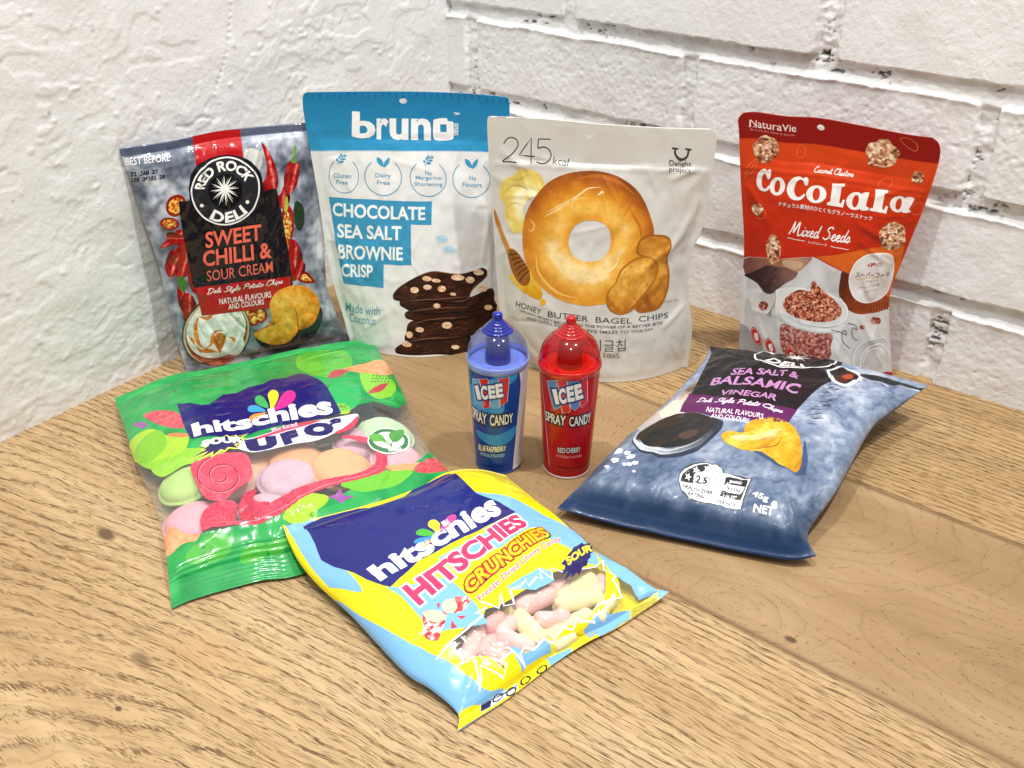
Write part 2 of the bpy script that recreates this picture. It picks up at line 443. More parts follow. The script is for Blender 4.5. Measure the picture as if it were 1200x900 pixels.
def build_table():
    x0, x1, y0, y1, t = -40.0, 1500.0, -1400.0, 20.0, 38.0
    V0 = np.array([(x0, y0, -t), (x1, y0, -t), (x1, y1, -t), (x0, y1, -t), (x0, y0, 0), (x1, y0, 0), (x1, y1, 0), (x0, y1, 0)])
    F0 = np.array([(3, 2, 1, 0), (4, 5, 6, 7), (0, 1, 5, 4), (1, 2, 6, 5), (2, 3, 7, 6), (3, 0, 4, 7)])
    V1, F1 = pore_marks()
    N = NT('oak_pores'); tc = N.n('ShaderNodeTexCoord')
    N.link(N.ramp(N.noise(tc.outputs['Object'], 40.0, 3.0), [(0.3, lin('#5a4024')), (0.7, lin('#7d5f38'))]), N.p.inputs['Base Color']); N.p.inputs['Roughness'].default_value = 0.7
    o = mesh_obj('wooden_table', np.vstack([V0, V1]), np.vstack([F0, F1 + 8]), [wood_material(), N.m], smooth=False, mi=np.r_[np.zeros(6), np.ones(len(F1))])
    tag(o, 'oak table top of wide boards, the surface every packet stands on', 'table')
build_table()

# ------------------------------------------------------------------ the two painted walls
def wall_material(name, dark):
    N = NT(name)
    tc = N.n('ShaderNodeTexCoord')
    at = N.n('ShaderNodeAttribute', attribute_name='ink')
    n1 = N.noise(tc.outputs['Object'], 7.0, 4.0, 0.6); n2 = N.noise(tc.outputs['Object'], 330.0, 4.0, 0.65); n3 = N.noise(tc.outputs['Object'], 1100.0, 2.0, 0.6)
    c = N.ramp(n1, [(0.3, lin('#e6e6e5')), (0.7, lin('#eeeeed'))])
    c = N.mix(at.outputs['Fac'], c, lin('#2c2a28'))
    N.link(c, N.p.inputs['Base Color'])
    N.p.inputs['Roughness'].default_value = 0.62; N.p.inputs['Specular IOR Level'].default_value = 0.35
    b = N.bump(n2, 0.5, 0.0009)
    N.link(N.bump(n3, 0.35, 0.0004, b), N.p.inputs['Normal'])
    return N.m

def build_brick_wall():
    X = np.r_[np.arange(-32, 560, 1.25), np.arange(560, 1400, 5.0)]; Z = np.r_[np.arange(-12, 312, 1.25), np.arange(312, 700, 5.0)]
    x, z = np.meshgrid(X, Z)
    jx = x + fbm(x / 20, z / 20, 3, 3) * 2.0; jz = z + fbm(x / 26, z / 14, 9, 3) * 1.7
    pitch, mort = 80.0, 13.5
    k = np.floor((jz + 3.0) / pitch).astype(int)                     # course number from the table up
    zz = (jz + 3.0) - k * pitch                                       # 0..64 brick, 64..80 mortar
    off = np.where(k % 2 == 0, 497.0 - 2 * 245, 374.0 - 2 * 245)
    off = off + (lattice(k, k * 0 + 5, 77) - 0.5) * 6
    i = np.floor((jx - off) / 245.0); xx = (jx - off) - i * 245.0
    ex = np.minimum(xx, 245 - xx) - 7.5                              # distance to the brick's ends
    ez = np.minimum(zz, pitch - mort - zz)
    e = np.minimum(ex, ez)
    e = -np.log(np.exp(-ex / 1.2) + np.exp(-ez / 1.2)) * 1.2 + fbm(x / 4.0, z / 4.0, 17, 2) * 0.8
    lift = sstep(-1.2, 1.2, e)
    proud = (lattice(i, k, 5) - 0.5) * 2.4 + (lattice(i, k, 6) - 0.5) * (xx - 122) * 0.02 + (lattice(i, k, 8) - 0.5) * (zz - 32) * 0.05
    rough = lattice(i, k, 11)
    tex = fbm(x / 5.0, z / 5.0, 21, 4) * (0.10 + 0.26 * rough) + fbm(x / 2.2, z / 2.6, 31, 2) * (0.08 + 0.22 * rough) + fbm(x / 40, z / 40, 41, 2) * 0.9
    pits = np.clip(fbm(x / 3.0, z / 3.4, 61, 2) - 0.36, 0, 1) * 1.4 * rough
    mt = -5.0 + fbm(x / 12.0, z / 7.0, 51, 4) * 2.0 + np.abs(fbm(x / 4.0, z / 3.0, 52, 3)) * 1.0 + 2.0 * sstep(75, 66, zz) * 0
    lip = 2.2 * np.exp(-((zz - 66.0) / 2.4) ** 2) * (0.4 + 0.8 * np.abs(fbm(x / 20, z / 20, 71, 2)))   # paint ledge on each brick's upper edge
    h = lift * (proud + tex - pits) + (1 - lift) * mt + lip
    gaps = fbm(x / 7.0, z / 3.0, 81, 4); clus = fbm(x / 45.0, z / 40.0, 83, 2)
    inm = (1 - sstep(-1.5, 1.0, e))
    deep = ((zz > 70) | (ex < 0)).astype(float)
    dark = 0.8 * sstep(0.52, 0.60, gaps + 0.8 * clus - 0.14) * inm * (0.45 + 0.55 * deep)
    crk = np.exp(-(fbm(x / 22.0, z / 9.0, 91, 3) / 0.03) ** 2) * inm * sstep(0.0, 0.25, clus) * sstep(0.0, 0.1, gaps)
    dark = np.clip(dark + 0.8 * crk, 0, 1)
    h = h - dark * 2.0
    V = np.stack([x, -h, z], -1).reshape(-1, 3)
    F = quads(len(Z), len(X))
    o = mesh_obj('brick_wall', V, F, wall_material('white_painted_brick', True), cols=np.repeat(dark.reshape(-1, 1), 3, 1))
    tag(o, 'white painted brick wall on the right behind the pouches', 'wall', kind='structure')

def build_plaster_wall():
    Y = np.r_[np.arange(-1400, -640, 5.0), np.arange(-640, 14, 1.3)]; Z = np.r_[np.arange(-12, 330, 1.3), np.arange(330, 700, 5.0)]
    y, z = np.meshgrid(Y, Z)
    wx = y + 12 * fbm(y / 50, z / 50, 4, 2); wz = z + 12 * fbm(y / 50, z / 50, 5, 2)
    patch = sstep(-0.22, 0.10, fbm(wx / 60, wz / 45, 6, 3))
    h = fbm(y / 110, z / 90, 1, 3) * 2.2
    h += (1 - patch) * (fbm(y / 4.2, z / 3.6, 2, 3) * 0.24 + 0.24 * fbm(y / 2.1, z / 2.0, 12, 2)) + patch * (fbm(y / 12, z / 10, 8, 3) * 0.18 + 0.12 * fbm(y / 2.5, z / 2.2, 18, 2))
    h += patch * 0.5                                                    # thin trowelled skins over the rough coat
    trow = fbm(wx / 34, wz / 20, 15, 3)
    h += 0.55 * sstep(0.16, 0.22, trow) * sstep(-0.2, 0.2, fbm(y / 80, z / 80, 25, 2)) + 0.45 * sstep(-0.34, -0.26, trow)
    h += np.clip(fbm(y / 7, z / 6, 19, 2) - 0.56, 0, 1) * 2.5            # dabs
    low = sstep(130, 20, z)
    h += low * fbm(y / 5.5, z / 4.0, 23, 3) * 0.45
    for pts in (((-258, 300), (-262, 270), (-272, 236), (-290, 205)), ((-545, 205), (-530, 196), (-512, 186), (-500, 188)), ((-330, 190), (-318, 186), (-306, 191), (-292, 186)), ((-486, 196), (-478, 192), (-468, 192))):
        c = spline(pts, 60)
        d = np.min(np.hypot(y[..., None] - c[None, None, ::3, 0], (z[..., None] - c[None, None, ::3, 1])) + 0, axis=2) + 1.4 * np.abs(fbm(y / 4, z / 4, 29, 2))
        h -= 1.5 * np.exp(-(d / 1.3) ** 2)
    xw = -22.0 - (y / 524.0) * 27.0
    V = np.stack([xw + h, y, z], -1).reshape(-1, 3)
    F = quads(len(Z), len(Y))[:, ::-1]
    dark = np.zeros((V.shape[0], 3))
    for py, pz, r in ((-455, 262, 1.6), (-385, 270, 1.5), (-430, 222, 1.6), (-330, 274, 1.3), (-470, 170, 1.2)):
        d = np.hypot(V[:, 1] - py, (V[:, 2] - pz) * 1.2)
        dark = np.maximum(dark, (0.45 * sstep(r + 0.6, r - 0.8, d))[:, None])
    o = mesh_obj('plaster_wall', V, F[:, ::-1], wall_material('white_rough_plaster', False), cols=dark)
    tag(o, 'white rough plastered wall on the left behind the packets', 'wall', kind='structure')
build_brick_wall()
build_plaster_wall()
BAGS = {
'chilli': dict(
    L=[[24.9,-375.6,0.0],[20.4,-377.0,32.3],[16.6,-377.5,61.9],[13.6,-376.3,93.0],[6.7,-379.5,136.8],[3.4,-380.9,158.8],[-0.6,-382.7,185.3]],
    R=[[88.4,-251.3,0.0],[81.4,-258.8,26.3],[75.6,-262.1,60.9],[72.0,-253.5,128.8],[71.0,-247.6,162.8],[70.4,-243.1,187.9]],
    B=[[24.9,-375.6,0.0],[88.4,-251.3,0.0]],
    T=[[-0.6,-382.7,185.3],[16.4,-349.1,186.5],[33.6,-314.6,189.7],[54.5,-273.8,189.1],[70.4,-243.1,187.9]],
    n=[0.8907, -0.4546, 0.0], size=[156, 187], lying=False),
'bruno': dict(
    L=[[95.3,-257.7,0.0],[89.7,-259.3,28.3],[83.7,-261.2,57.4],[78.9,-261.7,88.6],[73.9,-260.7,134.9],[66.6,-260.3,193.0],[65.8,-259.1,209.9],[68.3,-256.5,213.1]],
    R=[[187.5,-177.7,0.0],[188.3,-171.3,49.8],[188.0,-163.8,115.9],[187.8,-156.8,177.9],[186.9,-154.6,204.3],[184.1,-156.5,208.8]],
    B=[[95.3,-257.7,0.0],[187.5,-177.7,0.0]],
    T=[[68.3,-256.5,213.1],[98.1,-230.6,213.4],[128.0,-204.7,213.2],[157.9,-178.8,211.7],[184.1,-156.5,208.8]],
    n=[0.6556, -0.7551, 0.0], size=[158, 213], lying=False),
'bagel': dict(
    L=[[236.8,-189.8,0.0],[224.8,-197.4,19.9],[216.6,-201.7,42.4],[211.0,-200.9,89.5],[206.8,-199.6,131.0],[202.9,-198.4,170.7],[200.4,-196.9,201.3],[202.7,-194.6,205.1]],
    R=[[338.5,-106.0,0.0],[337.2,-103.0,35.7],[332.0,-104.2,63.0],[329.3,-102.6,95.9],[334.2,-95.8,121.5],[334.6,-90.0,169.4],[334.1,-88.1,190.0],[329.9,-90.8,195.7]],
    B=[[236.8,-189.8,0.0],[338.5,-106.0,0.0]],
    T=[[202.7,-194.6,205.1],[234.2,-168.9,203.2],[266.0,-143.1,199.4],[298.7,-116.4,196.9],[329.9,-90.8,195.7]],
    n=[0.636, -0.7716, 0.0], size=[170, 203], lying=False),
'coco': dict(
    L=[[366.3,-69.8,0.0],[364.8,-70.2,14.3],[361.2,-70.9,65.0],[358.6,-71.3,105.1],[350.8,-73.9,155.2],[345.8,-75.5,191.3],[344.0,-76.1,202.1],[346.9,-74.7,207.4]],
    R=[[478.0,-18.5,0.0],[467.0,-22.5,51.5],[463.7,-23.5,78.3],[466.5,-21.9,99.4],[470.4,-19.6,125.6],[474.2,-17.4,150.9],[476.7,-15.6,181.5],[474.9,-16.2,194.0],[469.7,-18.5,199.1]],
    B=[[366.3,-69.8,0.0],[478.0,-18.5,0.0]],
    T=[[346.9,-74.7,207.4],[355.8,-70.6,208.7],[375.6,-61.5,207.1],[396.6,-51.9,207.5],[424.5,-39.2,204.1],[453.1,-26.1,200.2],[469.7,-18.5,199.1]],
    n=[0.4172, -0.9088, 0.0], size=[148, 203], lying=False),
'ufo': dict(
    L=[[256.9,-550.3,1.0],[244.2,-542.1,4.0],[227.5,-531.7,8.0],[204.7,-519.0,9.0],[163.7,-500.4,9.0],[118.6,-483.3,9.0],[62.1,-457.9,7.0],[23.5,-440.5,5.0]],
    R=[[326.4,-363.9,2.0],[294.2,-352.0,9.0],[258.7,-337.1,9.0],[211.6,-305.6,9.0],[169.9,-279.7,8.0],[133.9,-260.1,6.0],[106.4,-242.5,5.0]],
    B=[[256.9,-550.3,1.0],[261.8,-534.7,1.5],[277.4,-503.9,2.0],[293.1,-481.9,2.0],[308.7,-427.5,2.0],[326.4,-363.9,2.0]],
    T=[[23.5,-440.5,5.0],[33.5,-396.2,9.0],[45.4,-371.5,8.0],[63.1,-332.8,8.0],[81.8,-294.6,9.0],[106.4,-242.5,5.0]],
    n=[0, 0, 1], size=[215, 262], lying=True),
'crunch': dict(
    L=[[447.2,-511.1,1.0],[440.8,-503.9,4.0],[420.4,-502.1,6.0],[399.5,-502.0,6.0],[347.8,-491.3,7.0],[314.0,-487.1,9.0],[290.6,-482.3,13.0],[264.7,-471.0,16.0]],
    R=[[477.4,-358.2,7.0],[466.6,-359.8,6.0],[450.0,-357.0,7.0],[422.9,-354.4,7.0],[390.0,-346.0,7.0],[353.8,-336.0,6.0],[323.8,-325.0,4.0]],
    B=[[447.2,-511.1,1.0],[453.4,-474.9,1.0],[457.0,-440.7,1.5],[462.4,-417.9,3.0],[467.5,-400.1,2.0],[472.5,-372.2,2.0],[477.4,-358.2,7.0]],
    T=[[264.7,-471.0,16.0],[278.4,-449.0,19.0],[294.1,-419.3,20.0],[302.6,-388.9,19.0],[301.7,-358.2,15.0],[309.2,-337.0,9.0],[323.8,-325.0,4.0]],
    n=[0, 0, 1], size=[158, 206], lying=True),
'balsamic': dict(
    L=[[377.9,-336.6,8.0],[377.2,-273.6,18.0],[378.4,-248.3,22.0],[377.1,-190.1,27.0],[367.0,-134.7,28.0],[358.9,-110.2,28.0]],
    R=[[530.3,-273.9,8.0],[518.9,-262.7,14.0],[517.3,-219.6,22.0],[507.5,-146.2,27.0],[509.7,-117.7,29.0],[519.1,-68.5,33.0]],
    B=[[377.9,-336.6,8.0],[413.5,-325.0,6.0],[453.1,-310.0,5.0],[491.9,-295.5,5.0],[519.1,-284.2,6.0],[530.3,-273.9,8.0]],
    T=[[358.9,-110.2,28.0],[386.9,-94.1,27.0],[438.9,-70.8,26.0],[475.0,-62.7,27.0],[519.1,-68.5,33.0]],
    n=[0, 0, 1], size=[158, 195], lying=True),
}
SPEC = {
 'chilli': dict(crinkle=(48, 3, 1.0), bulge=bulge_pillow, seal=(9, 9), thick=(13, 13), pow=(0.62, 0.5), xl=(), ridge=(2.6, 0.14),
    rough=[(34, 50, 1.5, 3, False), (16, 26, 0.8, 5, True), (8, 13, 0.45, 7, True)],
    creases=[(40, 160, 52, 178, 1.3, 1.0), (52, 150, 62, 182, 1.6, 1.2), (92, 150, 104, 180, 1.5, 1.3), (112, 120, 132, 176, 1.8, 1.4), (20, 150, 44, 172, 1.6, 1.0),
             (28, 128, 44, 150, 1.6, 0.9), (118, 98, 124, 140, 1.7, 1.0), (8, 60, 22, 130, 2.4, -1.2), (96, 100, 116, 128, 1.4, 0.8), (66, 164, 72, 184, 1.1, 0.8), (12, 168, 60, 172, 1.0, 0.7), (30, 150, 36, 176, 0.9, 0.7), (44, 140, 60, 168, 0.9, 0.9), (86, 160, 96, 178, 0.8, 0.8), (110, 150, 138, 172, 1.0, 0.8), (140, 130, 146, 170, 1.0, 0.7)]),
 'bruno': dict(crinkle=(20, 4, 0.6), bulge=bulge_doypack, seal=(4, 40), thick=(24, 16), margin=6, ridge=None, sealstep=1.0,
    rough=[(42, 60, 1.4, 13, False), (20, 28, 0.8, 15, True)], bands=[(180, 2.2, 0.08)],
    creases=[(28, 60, 60, 100, 1.5, 0.5), (100, 55, 70, 90, 1.5, 0.5), (4, 120, 20, 60, 2.2, 1.2), (150, 150, 140, 70, 2.4, 1.2), (20, 20, 50, 40, 2, 0.9), (60, 160, 100, 150, 2, 0.5), (110, 30, 145, 50, 2.2, 0.9)]),
 'bagel': dict(crinkle=(22, 5, 0.7), bulge=bulge_doypack, seal=(4, 32), thick=(27, 16), margin=6, sealstep=1.0,
    rough=[(46, 60, 1.8, 23, False), (24, 36, 1.1, 25, True)], bands=[(168, 2.2, 0.5)],
    creases=[(8, 178, 30, 164, 3.0, 1.4), (160, 172, 138, 160, 3.0, 1.4), (150, 110, 120, 84, 3.5, 1.5), (150, 90, 128, 70, 3.5, 1.2), (10, 50, 30, 90, 3, 0.9), (60, 120, 92, 128, 1.4, 0.5), (164, 150, 146, 96, 4, 2.0), (168, 60, 140, 40, 2.5, 1.2), (4, 120, 26, 90, 3, 1.0), (30, 176, 60, 168, 2, 0.8), (100, 170, 140, 172, 2, 0.7), (150, 30, 158, 10, 2, 1.0)]),
 'coco': dict(crinkle=(20, 6, 0.6), bulge=bulge_doypack, seal=(4, 36), thick=(24, 12), margin=6, sealstep=1.0,
    rough=[(40, 55, 1.5, 33, False), (22, 32, 0.9, 35, True)], bands=[(160, 1.2, 0.7), (156, 0.9, 0.5)],
    creases=[(140, 116, 96, 132, 2.4, 1.3), (60, 178, 110, 176, 2.5, 0.8), (20, 60, 40, 110, 3, 0.7), (130, 70, 112, 100, 3, 1.0), (4, 150, 24, 120, 2.5, 1.1), (100, 120, 140, 100, 1.6, 0.8), (118, 60, 140, 20, 3, 1.2), (20, 40, 40, 8, 2.5, 0.9), (130, 160, 100, 150, 2, 0.8)]),
 'ufo': dict(crinkle=(40, 7, 0.9), bulge=bulge_pillow, seal=(26, 18), thick=(19, 9), pow=(0.55, 0.6), ridge=(3.3, 0.5), sealstep=0.6,
    rough=[(46, 40, 2.0, 43, False), (24, 18, 0.6, 45, True)],
    creases=[(10, 40, 210, 44, 3.0, 1.0), (20, 232, 70, 222, 2.2, 1.4), (90, 238, 140, 220, 2.6, 1.8), (60, 205, 90, 196, 2, 1.0), (150, 225, 205, 236, 2.2, 1.1), (24, 36, 70, 60, 2.2, 1.0), (150, 30, 195, 70, 2.0, 0.8)]),
 'crunch': dict(crinkle=(32, 8, 0.7), bulge=bulge_pillow, seal=(11, 11), thick=(18.5, 8), pow=(0.5, 0.42), ridge=(2.6, 0.18), sealstep=0.7,
    rough=[(40, 40, 1.6, 53, False), (22, 22, 0.45, 55, True)],
    creases=[(60, 12, 74, 40, 2.4, -1.8), (84, 12, 80, 34, 2.4, 1.6), (6, 14, 30, 30, 2.0, 0.9), (20, 186, 40, 176, 2, 1.2), (70, 184, 110, 180, 2.2, 1.2), (120, 190, 140, 170, 2.2, 1.0)]),
 'balsamic': dict(crinkle=(50, 9, 0.75), bulge=bulge_pillow, seal=(10, 9), thick=(24, 30), lip=7.0, pow=(0.55, 0.50), ridge=(2.6, 0.15),
    rough=[(44, 50, 2.6, 63, False), (24, 28, 1.3, 65, True), (10, 12, 0.35, 67, True)],
    creases=[(158, 3, 122, 44, 1.5, 3.4), (152, 12, 132, 60, 3.0, -3.0), (156, 178, 120, 150, 2.2, 2.2), (146, 186, 130, 140, 2.6, -2.0), (6, 186, 34, 160, 2.2, 1.8), (4, 6, 26, 36, 1.6, 1.8), (90, 186, 84, 160, 2.0, 1.2), (150, 100, 118, 130, 4, -2.2), (148, 140, 112, 160, 4, 2.0), (60, 4, 58, 26, 2.2, -1.4), (20, 8, 8, 40, 2.5, 1.0), (130, 160, 90, 172, 3, 1.6), (158, 2, 118, 40, 0.9, 1.4), (100, 8, 96, 30, 1.2, 0.9), (40, 6, 34, 24, 1.2, 0.8), (140, 80, 156, 60, 1.5, 1.4), (120, 120, 150, 112, 1.4, 1.2), (10, 90, 26, 120, 1.8, 1.0), (132, 60, 150, 36, 1.0, 1.2)]),
}
for k in SPEC:
    BAGS[k].update(SPEC[k])
    if not BAGS[k].get('ridge'):
        BAGS[k].pop('ridge', None)
SURF, BACK = {}, {}
for k in ('chilli', 'bruno', 'bagel', 'coco', 'ufo', 'balsamic'):
    SURF[k], BACK[k] = build_surf(BAGS[k])
def height_under(k):
    """Height of a lying bag's upper face as a function of x, y (for what lies on it)."""
    P = SURF[k].P.reshape(-1, 3); c = 3.0
    i = ((P[:, 0] - 0) / c).astype(int); j = ((P[:, 1] + 700) / c).astype(int)
    g = np.zeros((240, 240)); ok = (i >= 1) & (i < 239) & (j >= 1) & (j < 239)
    for di in (-1, 0, 1):
        for dj in (-1, 0, 1):
            np.maximum.at(g, (i[ok] + di, j[ok] + dj), P[ok, 2])
    def f(x, y):
        a = np.clip((x / c), 0, 238); b = np.clip((y + 700) / c, 0, 238)
        i0 = a.astype(int); j0 = b.astype(int); fa = a - i0; fb = b - j0
        return (g[i0, j0] * (1 - fa) + g[i0 + 1, j0] * fa) * (1 - fb) + (g[i0, j0 + 1] * (1 - fa) + g[i0 + 1, j0 + 1] * fa) * fb + 0.6
    return f
BAGS['crunch']['floor'] = height_under('ufo')
SURF['crunch'], BACK['crunch'] = build_surf(BAGS['crunch'])
# paper sleeves of the two small bottles: (x, y) of the axis, turn of the print, radius at the bottom and top
BOTTLES = {'blue': (305.8, -310.7), 'red': (346.6, -284.4)}
def sleeve_radius(z):
    return 16.2 + 4.4 * z / 82.0
for k, (bx, by) in BOTTLES.items():
    face = math.atan2(-776.1 - by, 701.8 - bx)
    th = np.linspace(-2.1, 2.1, 150); zz = np.linspace(1.6, 82.0, 84)
    TH, ZZ = np.meshgrid(th, zz); rr = sleeve_radius(ZZ) + 0.05
    SURF[k] = Surf(th * 18.5, zz, np.stack([bx + rr * np.cos(face + TH), by + rr * np.sin(face + TH), ZZ], -1))
# ------------------------------------------------------------------ printing: flat ink shapes laid on a bag's film
FONTS = {}
def font(n):
    if n not in FONTS:
        FONTS[n] = None
        if n:
            try:
                FONTS[n] = bpy.data.fonts.load(os.path.join(bpy.utils.system_resource('DATAFILES'), 'fonts', n))
            except Exception:
                pass
    return FONTS[n]

TEXTS = {}
def text_tris(body, grow=0.0, shear=0.0, fnt=None):
    key = (body, round(grow, 4), shear, fnt)
    if key in TEXTS:
        return TEXTS[key]
    c = bpy.data.curves.new('lettering', 'FONT'); c.body = body; c.size = 1.0; c.offset = grow; c.shear = shear; c.resolution_u = 3
    f = font(fnt)
    if f:
        c.font = f
    o = bpy.data.objects.new('lettering', c); COL.objects.link(o)
    dg = bpy.context.evaluated_depsgraph_get(); dg.update()
    me = o.evaluated_get(dg).to_mesh(); me.calc_loop_triangles()
    v = np.empty(len(me.vertices) * 3, np.float32); me.vertices.foreach_get('co', v); v = v.reshape(-1, 3)[:, :2].astype(float)
    t = np.empty(len(me.loop_triangles) * 3, np.int32); me.loop_triangles.foreach_get('vertices', t)
    T = v[t.reshape(-1, 3)]
    bpy.data.objects.remove(o); bpy.data.curves.remove(c)
    TEXTS[key] = T
    return T

def ccw(T):
    a = (T[:, 1, 0] - T[:, 0, 0]) * (T[:, 2, 1] - T[:, 0, 1]) - (T[:, 2, 0] - T[:, 0, 0]) * (T[:, 1, 1] - T[:, 0, 1])
    T = np.where((a < 0)[:, None, None], T[:, ::-1], T)
    return T[np.abs(a) > 1e-7]

def poly_tris(pts, holes=()):
    loops = [[Vector((p[0], p[1], 0)) for p in pts]] + [[Vector((p[0], p[1], 0)) for p in h] for h in holes]
    flat = np.array([(v.x, v.y) for l in loops for v in l])
    return ccw(flat[np.array(tessellate_polygon(loops), int).reshape(-1, 3)])

def ribbon(pts, w, closed=False, taper=False):
    p = np.asarray(pts, float)
    if closed:
        p = np.vstack([p, p[:1]])
    d = np.gradient(p, axis=0)
    if closed:
        d[0] = d[-1] = p[1] - p[-2]
    d /= np.maximum(np.linalg.norm(d, axis=1, keepdims=True), 1e-9)
    n = np.c_[-d[:, 1], d[:, 0]] * w / 2
    if taper:
        n *= np.sin(np.linspace(0.12, np.pi - 0.12, len(p)))[:, None]
    a, b = p + n, p - n
    return ccw(np.concatenate([np.stack([a[:-1], b[:-1], b[1:]], 1), np.stack([a[:-1], b[1:], a[1:]], 1)]))

def split_axis(T, lines, ax):
    done = []
    lines = np.asarray(lines)
    while len(T):
        lo = T[:, :, ax].min(1); hi = T[:, :, ax].max(1)
        i0 = np.searchsorted(lines, lo + 1e-6, side='right'); i1 = np.searchsorted(lines, hi - 1e-6, side='left')
        ok = i1 <= i0
        done.append(T[ok]); T = T[~ok]
        if not len(T):
            break
        c = lines[((i0 + i1) // 2)[~ok].clip(0, len(lines) - 1)]
        side = T[:, :, ax] >= c[:, None]
        nr = side.sum(1)
        alone = np.where(nr == 1, side.argmax(1), (~side).argmax(1))
        r = np.arange(len(T))
        A = T[r, alone]; B = T[r, (alone + 1) % 3]; C = T[r, (alone + 2) % 3]
        fb = ((c - A[:, ax]) / (B[:, ax] - A[:, ax]))[:, None]; fc = ((c - A[:, ax]) / (C[:, ax] - A[:, ax]))[:, None]
        P = A + (B - A) * fb; Q = A + (C - A) * fc
        P[:, ax] = c; Q[:, ax] = c
        N = np.concatenate([np.stack([A, P, Q], 1), np.stack([P, B, C], 1), np.stack([P, C, Q], 1)])
        T = ccw(N)
    return np.concatenate(done) if done else np.zeros((0, 3, 2))

def ellipse(e, n=56):
    c, a, b = (np.asarray(q, float) for q in e)
    t = np.linspace(0, 2 * np.pi, n, endpoint=False)
    return c + np.cos(t)[:, None] * (a - c) + np.sin(t)[:, None] * (b - c)

def bilinear(q, s, t):
    q = [np.asarray(k, float) for k in q]                               # BL, BR, TR, TL
    s = s[..., None]; t = t[..., None]
    return (q[0] * (1 - s) + q[1] * s) * (1 - t) + (q[3] * (1 - s) + q[2] * s) * t

# a small handwriting alphabet: strokes over baseline 0, x-height 0.45, ascender 1 (advance, strokes)
PEN = {
 'D': (0.78, [[(0.22, 0.95), (0.16, 0.5), (0.08, 0.03)], [(0.0, 0.85), (0.3, 1.0), (0.66, 0.82), (0.66, 0.4), (0.36, 0.05), (0.08, 0.03), (0.0, 0.12)]]),
 'S': (0.62, [[(0.6, 0.82), (0.52, 0.98), (0.3, 0.9), (0.24, 0.7), (0.42, 0.5), (0.46, 0.22), (0.24, 0.0), (0.0, 0.12)]]),
 'P': (0.62, [[(0.24, 0.95), (0.16, 0.5), (0.08, 0.0)], [(0.02, 0.78), (0.3, 1.0), (0.58, 0.85), (0.5, 0.55), (0.18, 0.45)]]),
 'C': (0.62, [[(0.58, 0.8), (0.52, 0.98), (0.26, 0.88), (0.06, 0.45), (0.12, 0.06), (0.38, 0.02), (0.62, 0.2)]]),
 'M': (0.98, [[(0.0, 0.05), (0.14, 0.4), (0.26, 0.98), (0.3, 0.5), (0.32, 0.2), (0.48, 0.6), (0.64, 0.98), (0.66, 0.5), (0.72, 0.04), (0.98, 0.12)]]),
 'e': (0.36, [[(-0.04, 0.1), (0.1, 0.2), (0.27, 0.34), (0.2, 0.46), (0.08, 0.34), (0.08, 0.1), (0.2, 0.0), (0.38, 0.12)]]),
 'l': (0.26, [[(-0.02, 0.1), (0.16, 0.5), (0.22, 0.95), (0.14, 0.98), (0.08, 0.5), (0.1, 0.04), (0.28, 0.12)]]),
 'i': (0.22, [[(-0.02, 0.1), (0.1, 0.44), (0.07, 0.1), (0.12, 0.0), (0.24, 0.12)], [(0.13, 0.62), (0.15, 0.66)]]),
 't': (0.28, [[(-0.02, 0.1), (0.12, 0.5), (0.16, 0.9), (0.1, 0.4), (0.1, 0.04), (0.18, 0.0), (0.3, 0.12)], [(-0.02, 0.58), (0.32, 0.64)]]),
 'y': (0.38, [[(0.0, 0.4), (0.04, 0.12), (0.16, 0.06), (0.3, 0.44), (0.24, 0.0), (0.12, -0.36), (0.02, -0.3), (0.16, -0.06), (0.4, 0.14)]]),
 'o': (0.38, [[(0.2, 0.44), (0.06, 0.32), (0.08, 0.04), (0.24, 0.04), (0.3, 0.26), (0.2, 0.44), (0.28, 0.36), (0.4, 0.38)]]),
 'a': (0.40, [[(0.3, 0.4), (0.16, 0.44), (0.03, 0.22), (0.1, 0.0), (0.24, 0.14), (0.32, 0.44), (0.28, 0.08), (0.32, 0.0), (0.42, 0.12)]]),
 'h': (0.42, [[(-0.02, 0.1), (0.16, 0.5), (0.2, 0.95), (0.12, 0.94), (0.06, 0.0), (0.14, 0.3), (0.26, 0.44), (0.29, 0.1), (0.34, 0.0), (0.44, 0.12)]]),
 'p': (0.40, [[(0.04, 0.42), (0.04, 0.0), (-0.02, -0.36)], [(0.03, 0.2), (0.2, 0.45), (0.32, 0.3), (0.24, 0.04), (0.08, 0.02), (0.42, 0.12)]]),
 's': (0.32, [[(-0.02, 0.08), (0.16, 0.46), (0.24, 0.2), (0.16, 0.0), (0.02, 0.06), (0.34, 0.12)]]),
 'x': (0.36, [[(0.0, 0.4), (0.12, 0.4), (0.18, 0.06), (0.36, 0.06)], [(0.32, 0.44), (0.02, 0.0)]]),
 'd': (0.42, [[(0.28, 0.4), (0.14, 0.44), (0.03, 0.2), (0.1, 0.0), (0.24, 0.14), (0.4, 0.95), (0.3, 0.3), (0.3, 0.02), (0.42, 0.12)]]),
 'n': (0.42, [[(0.0, 0.36), (0.07, 0.42), (0.06, 0.0), (0.16, 0.34), (0.27, 0.44), (0.3, 0.06), (0.44, 0.12)]]),
 'u': (0.42, [[(0.02, 0.42), (0.04, 0.08), (0.14, 0.0), (0.28, 0.42), (0.28, 0.06), (0.32, 0.0), (0.44, 0.12)]]),
 'c': (0.34, [[(0.26, 0.38), (0.14, 0.44), (0.04, 0.22), (0.1, 0.02), (0.22, 0.02), (0.36, 0.14)]]),
 'r': (0.32, [[(-0.02, 0.1), (0.06, 0.46), (0.1, 0.4), (0.24, 0.4), (0.2, 0.06), (0.34, 0.12)]]),
 ' ': (0.30, []),
}
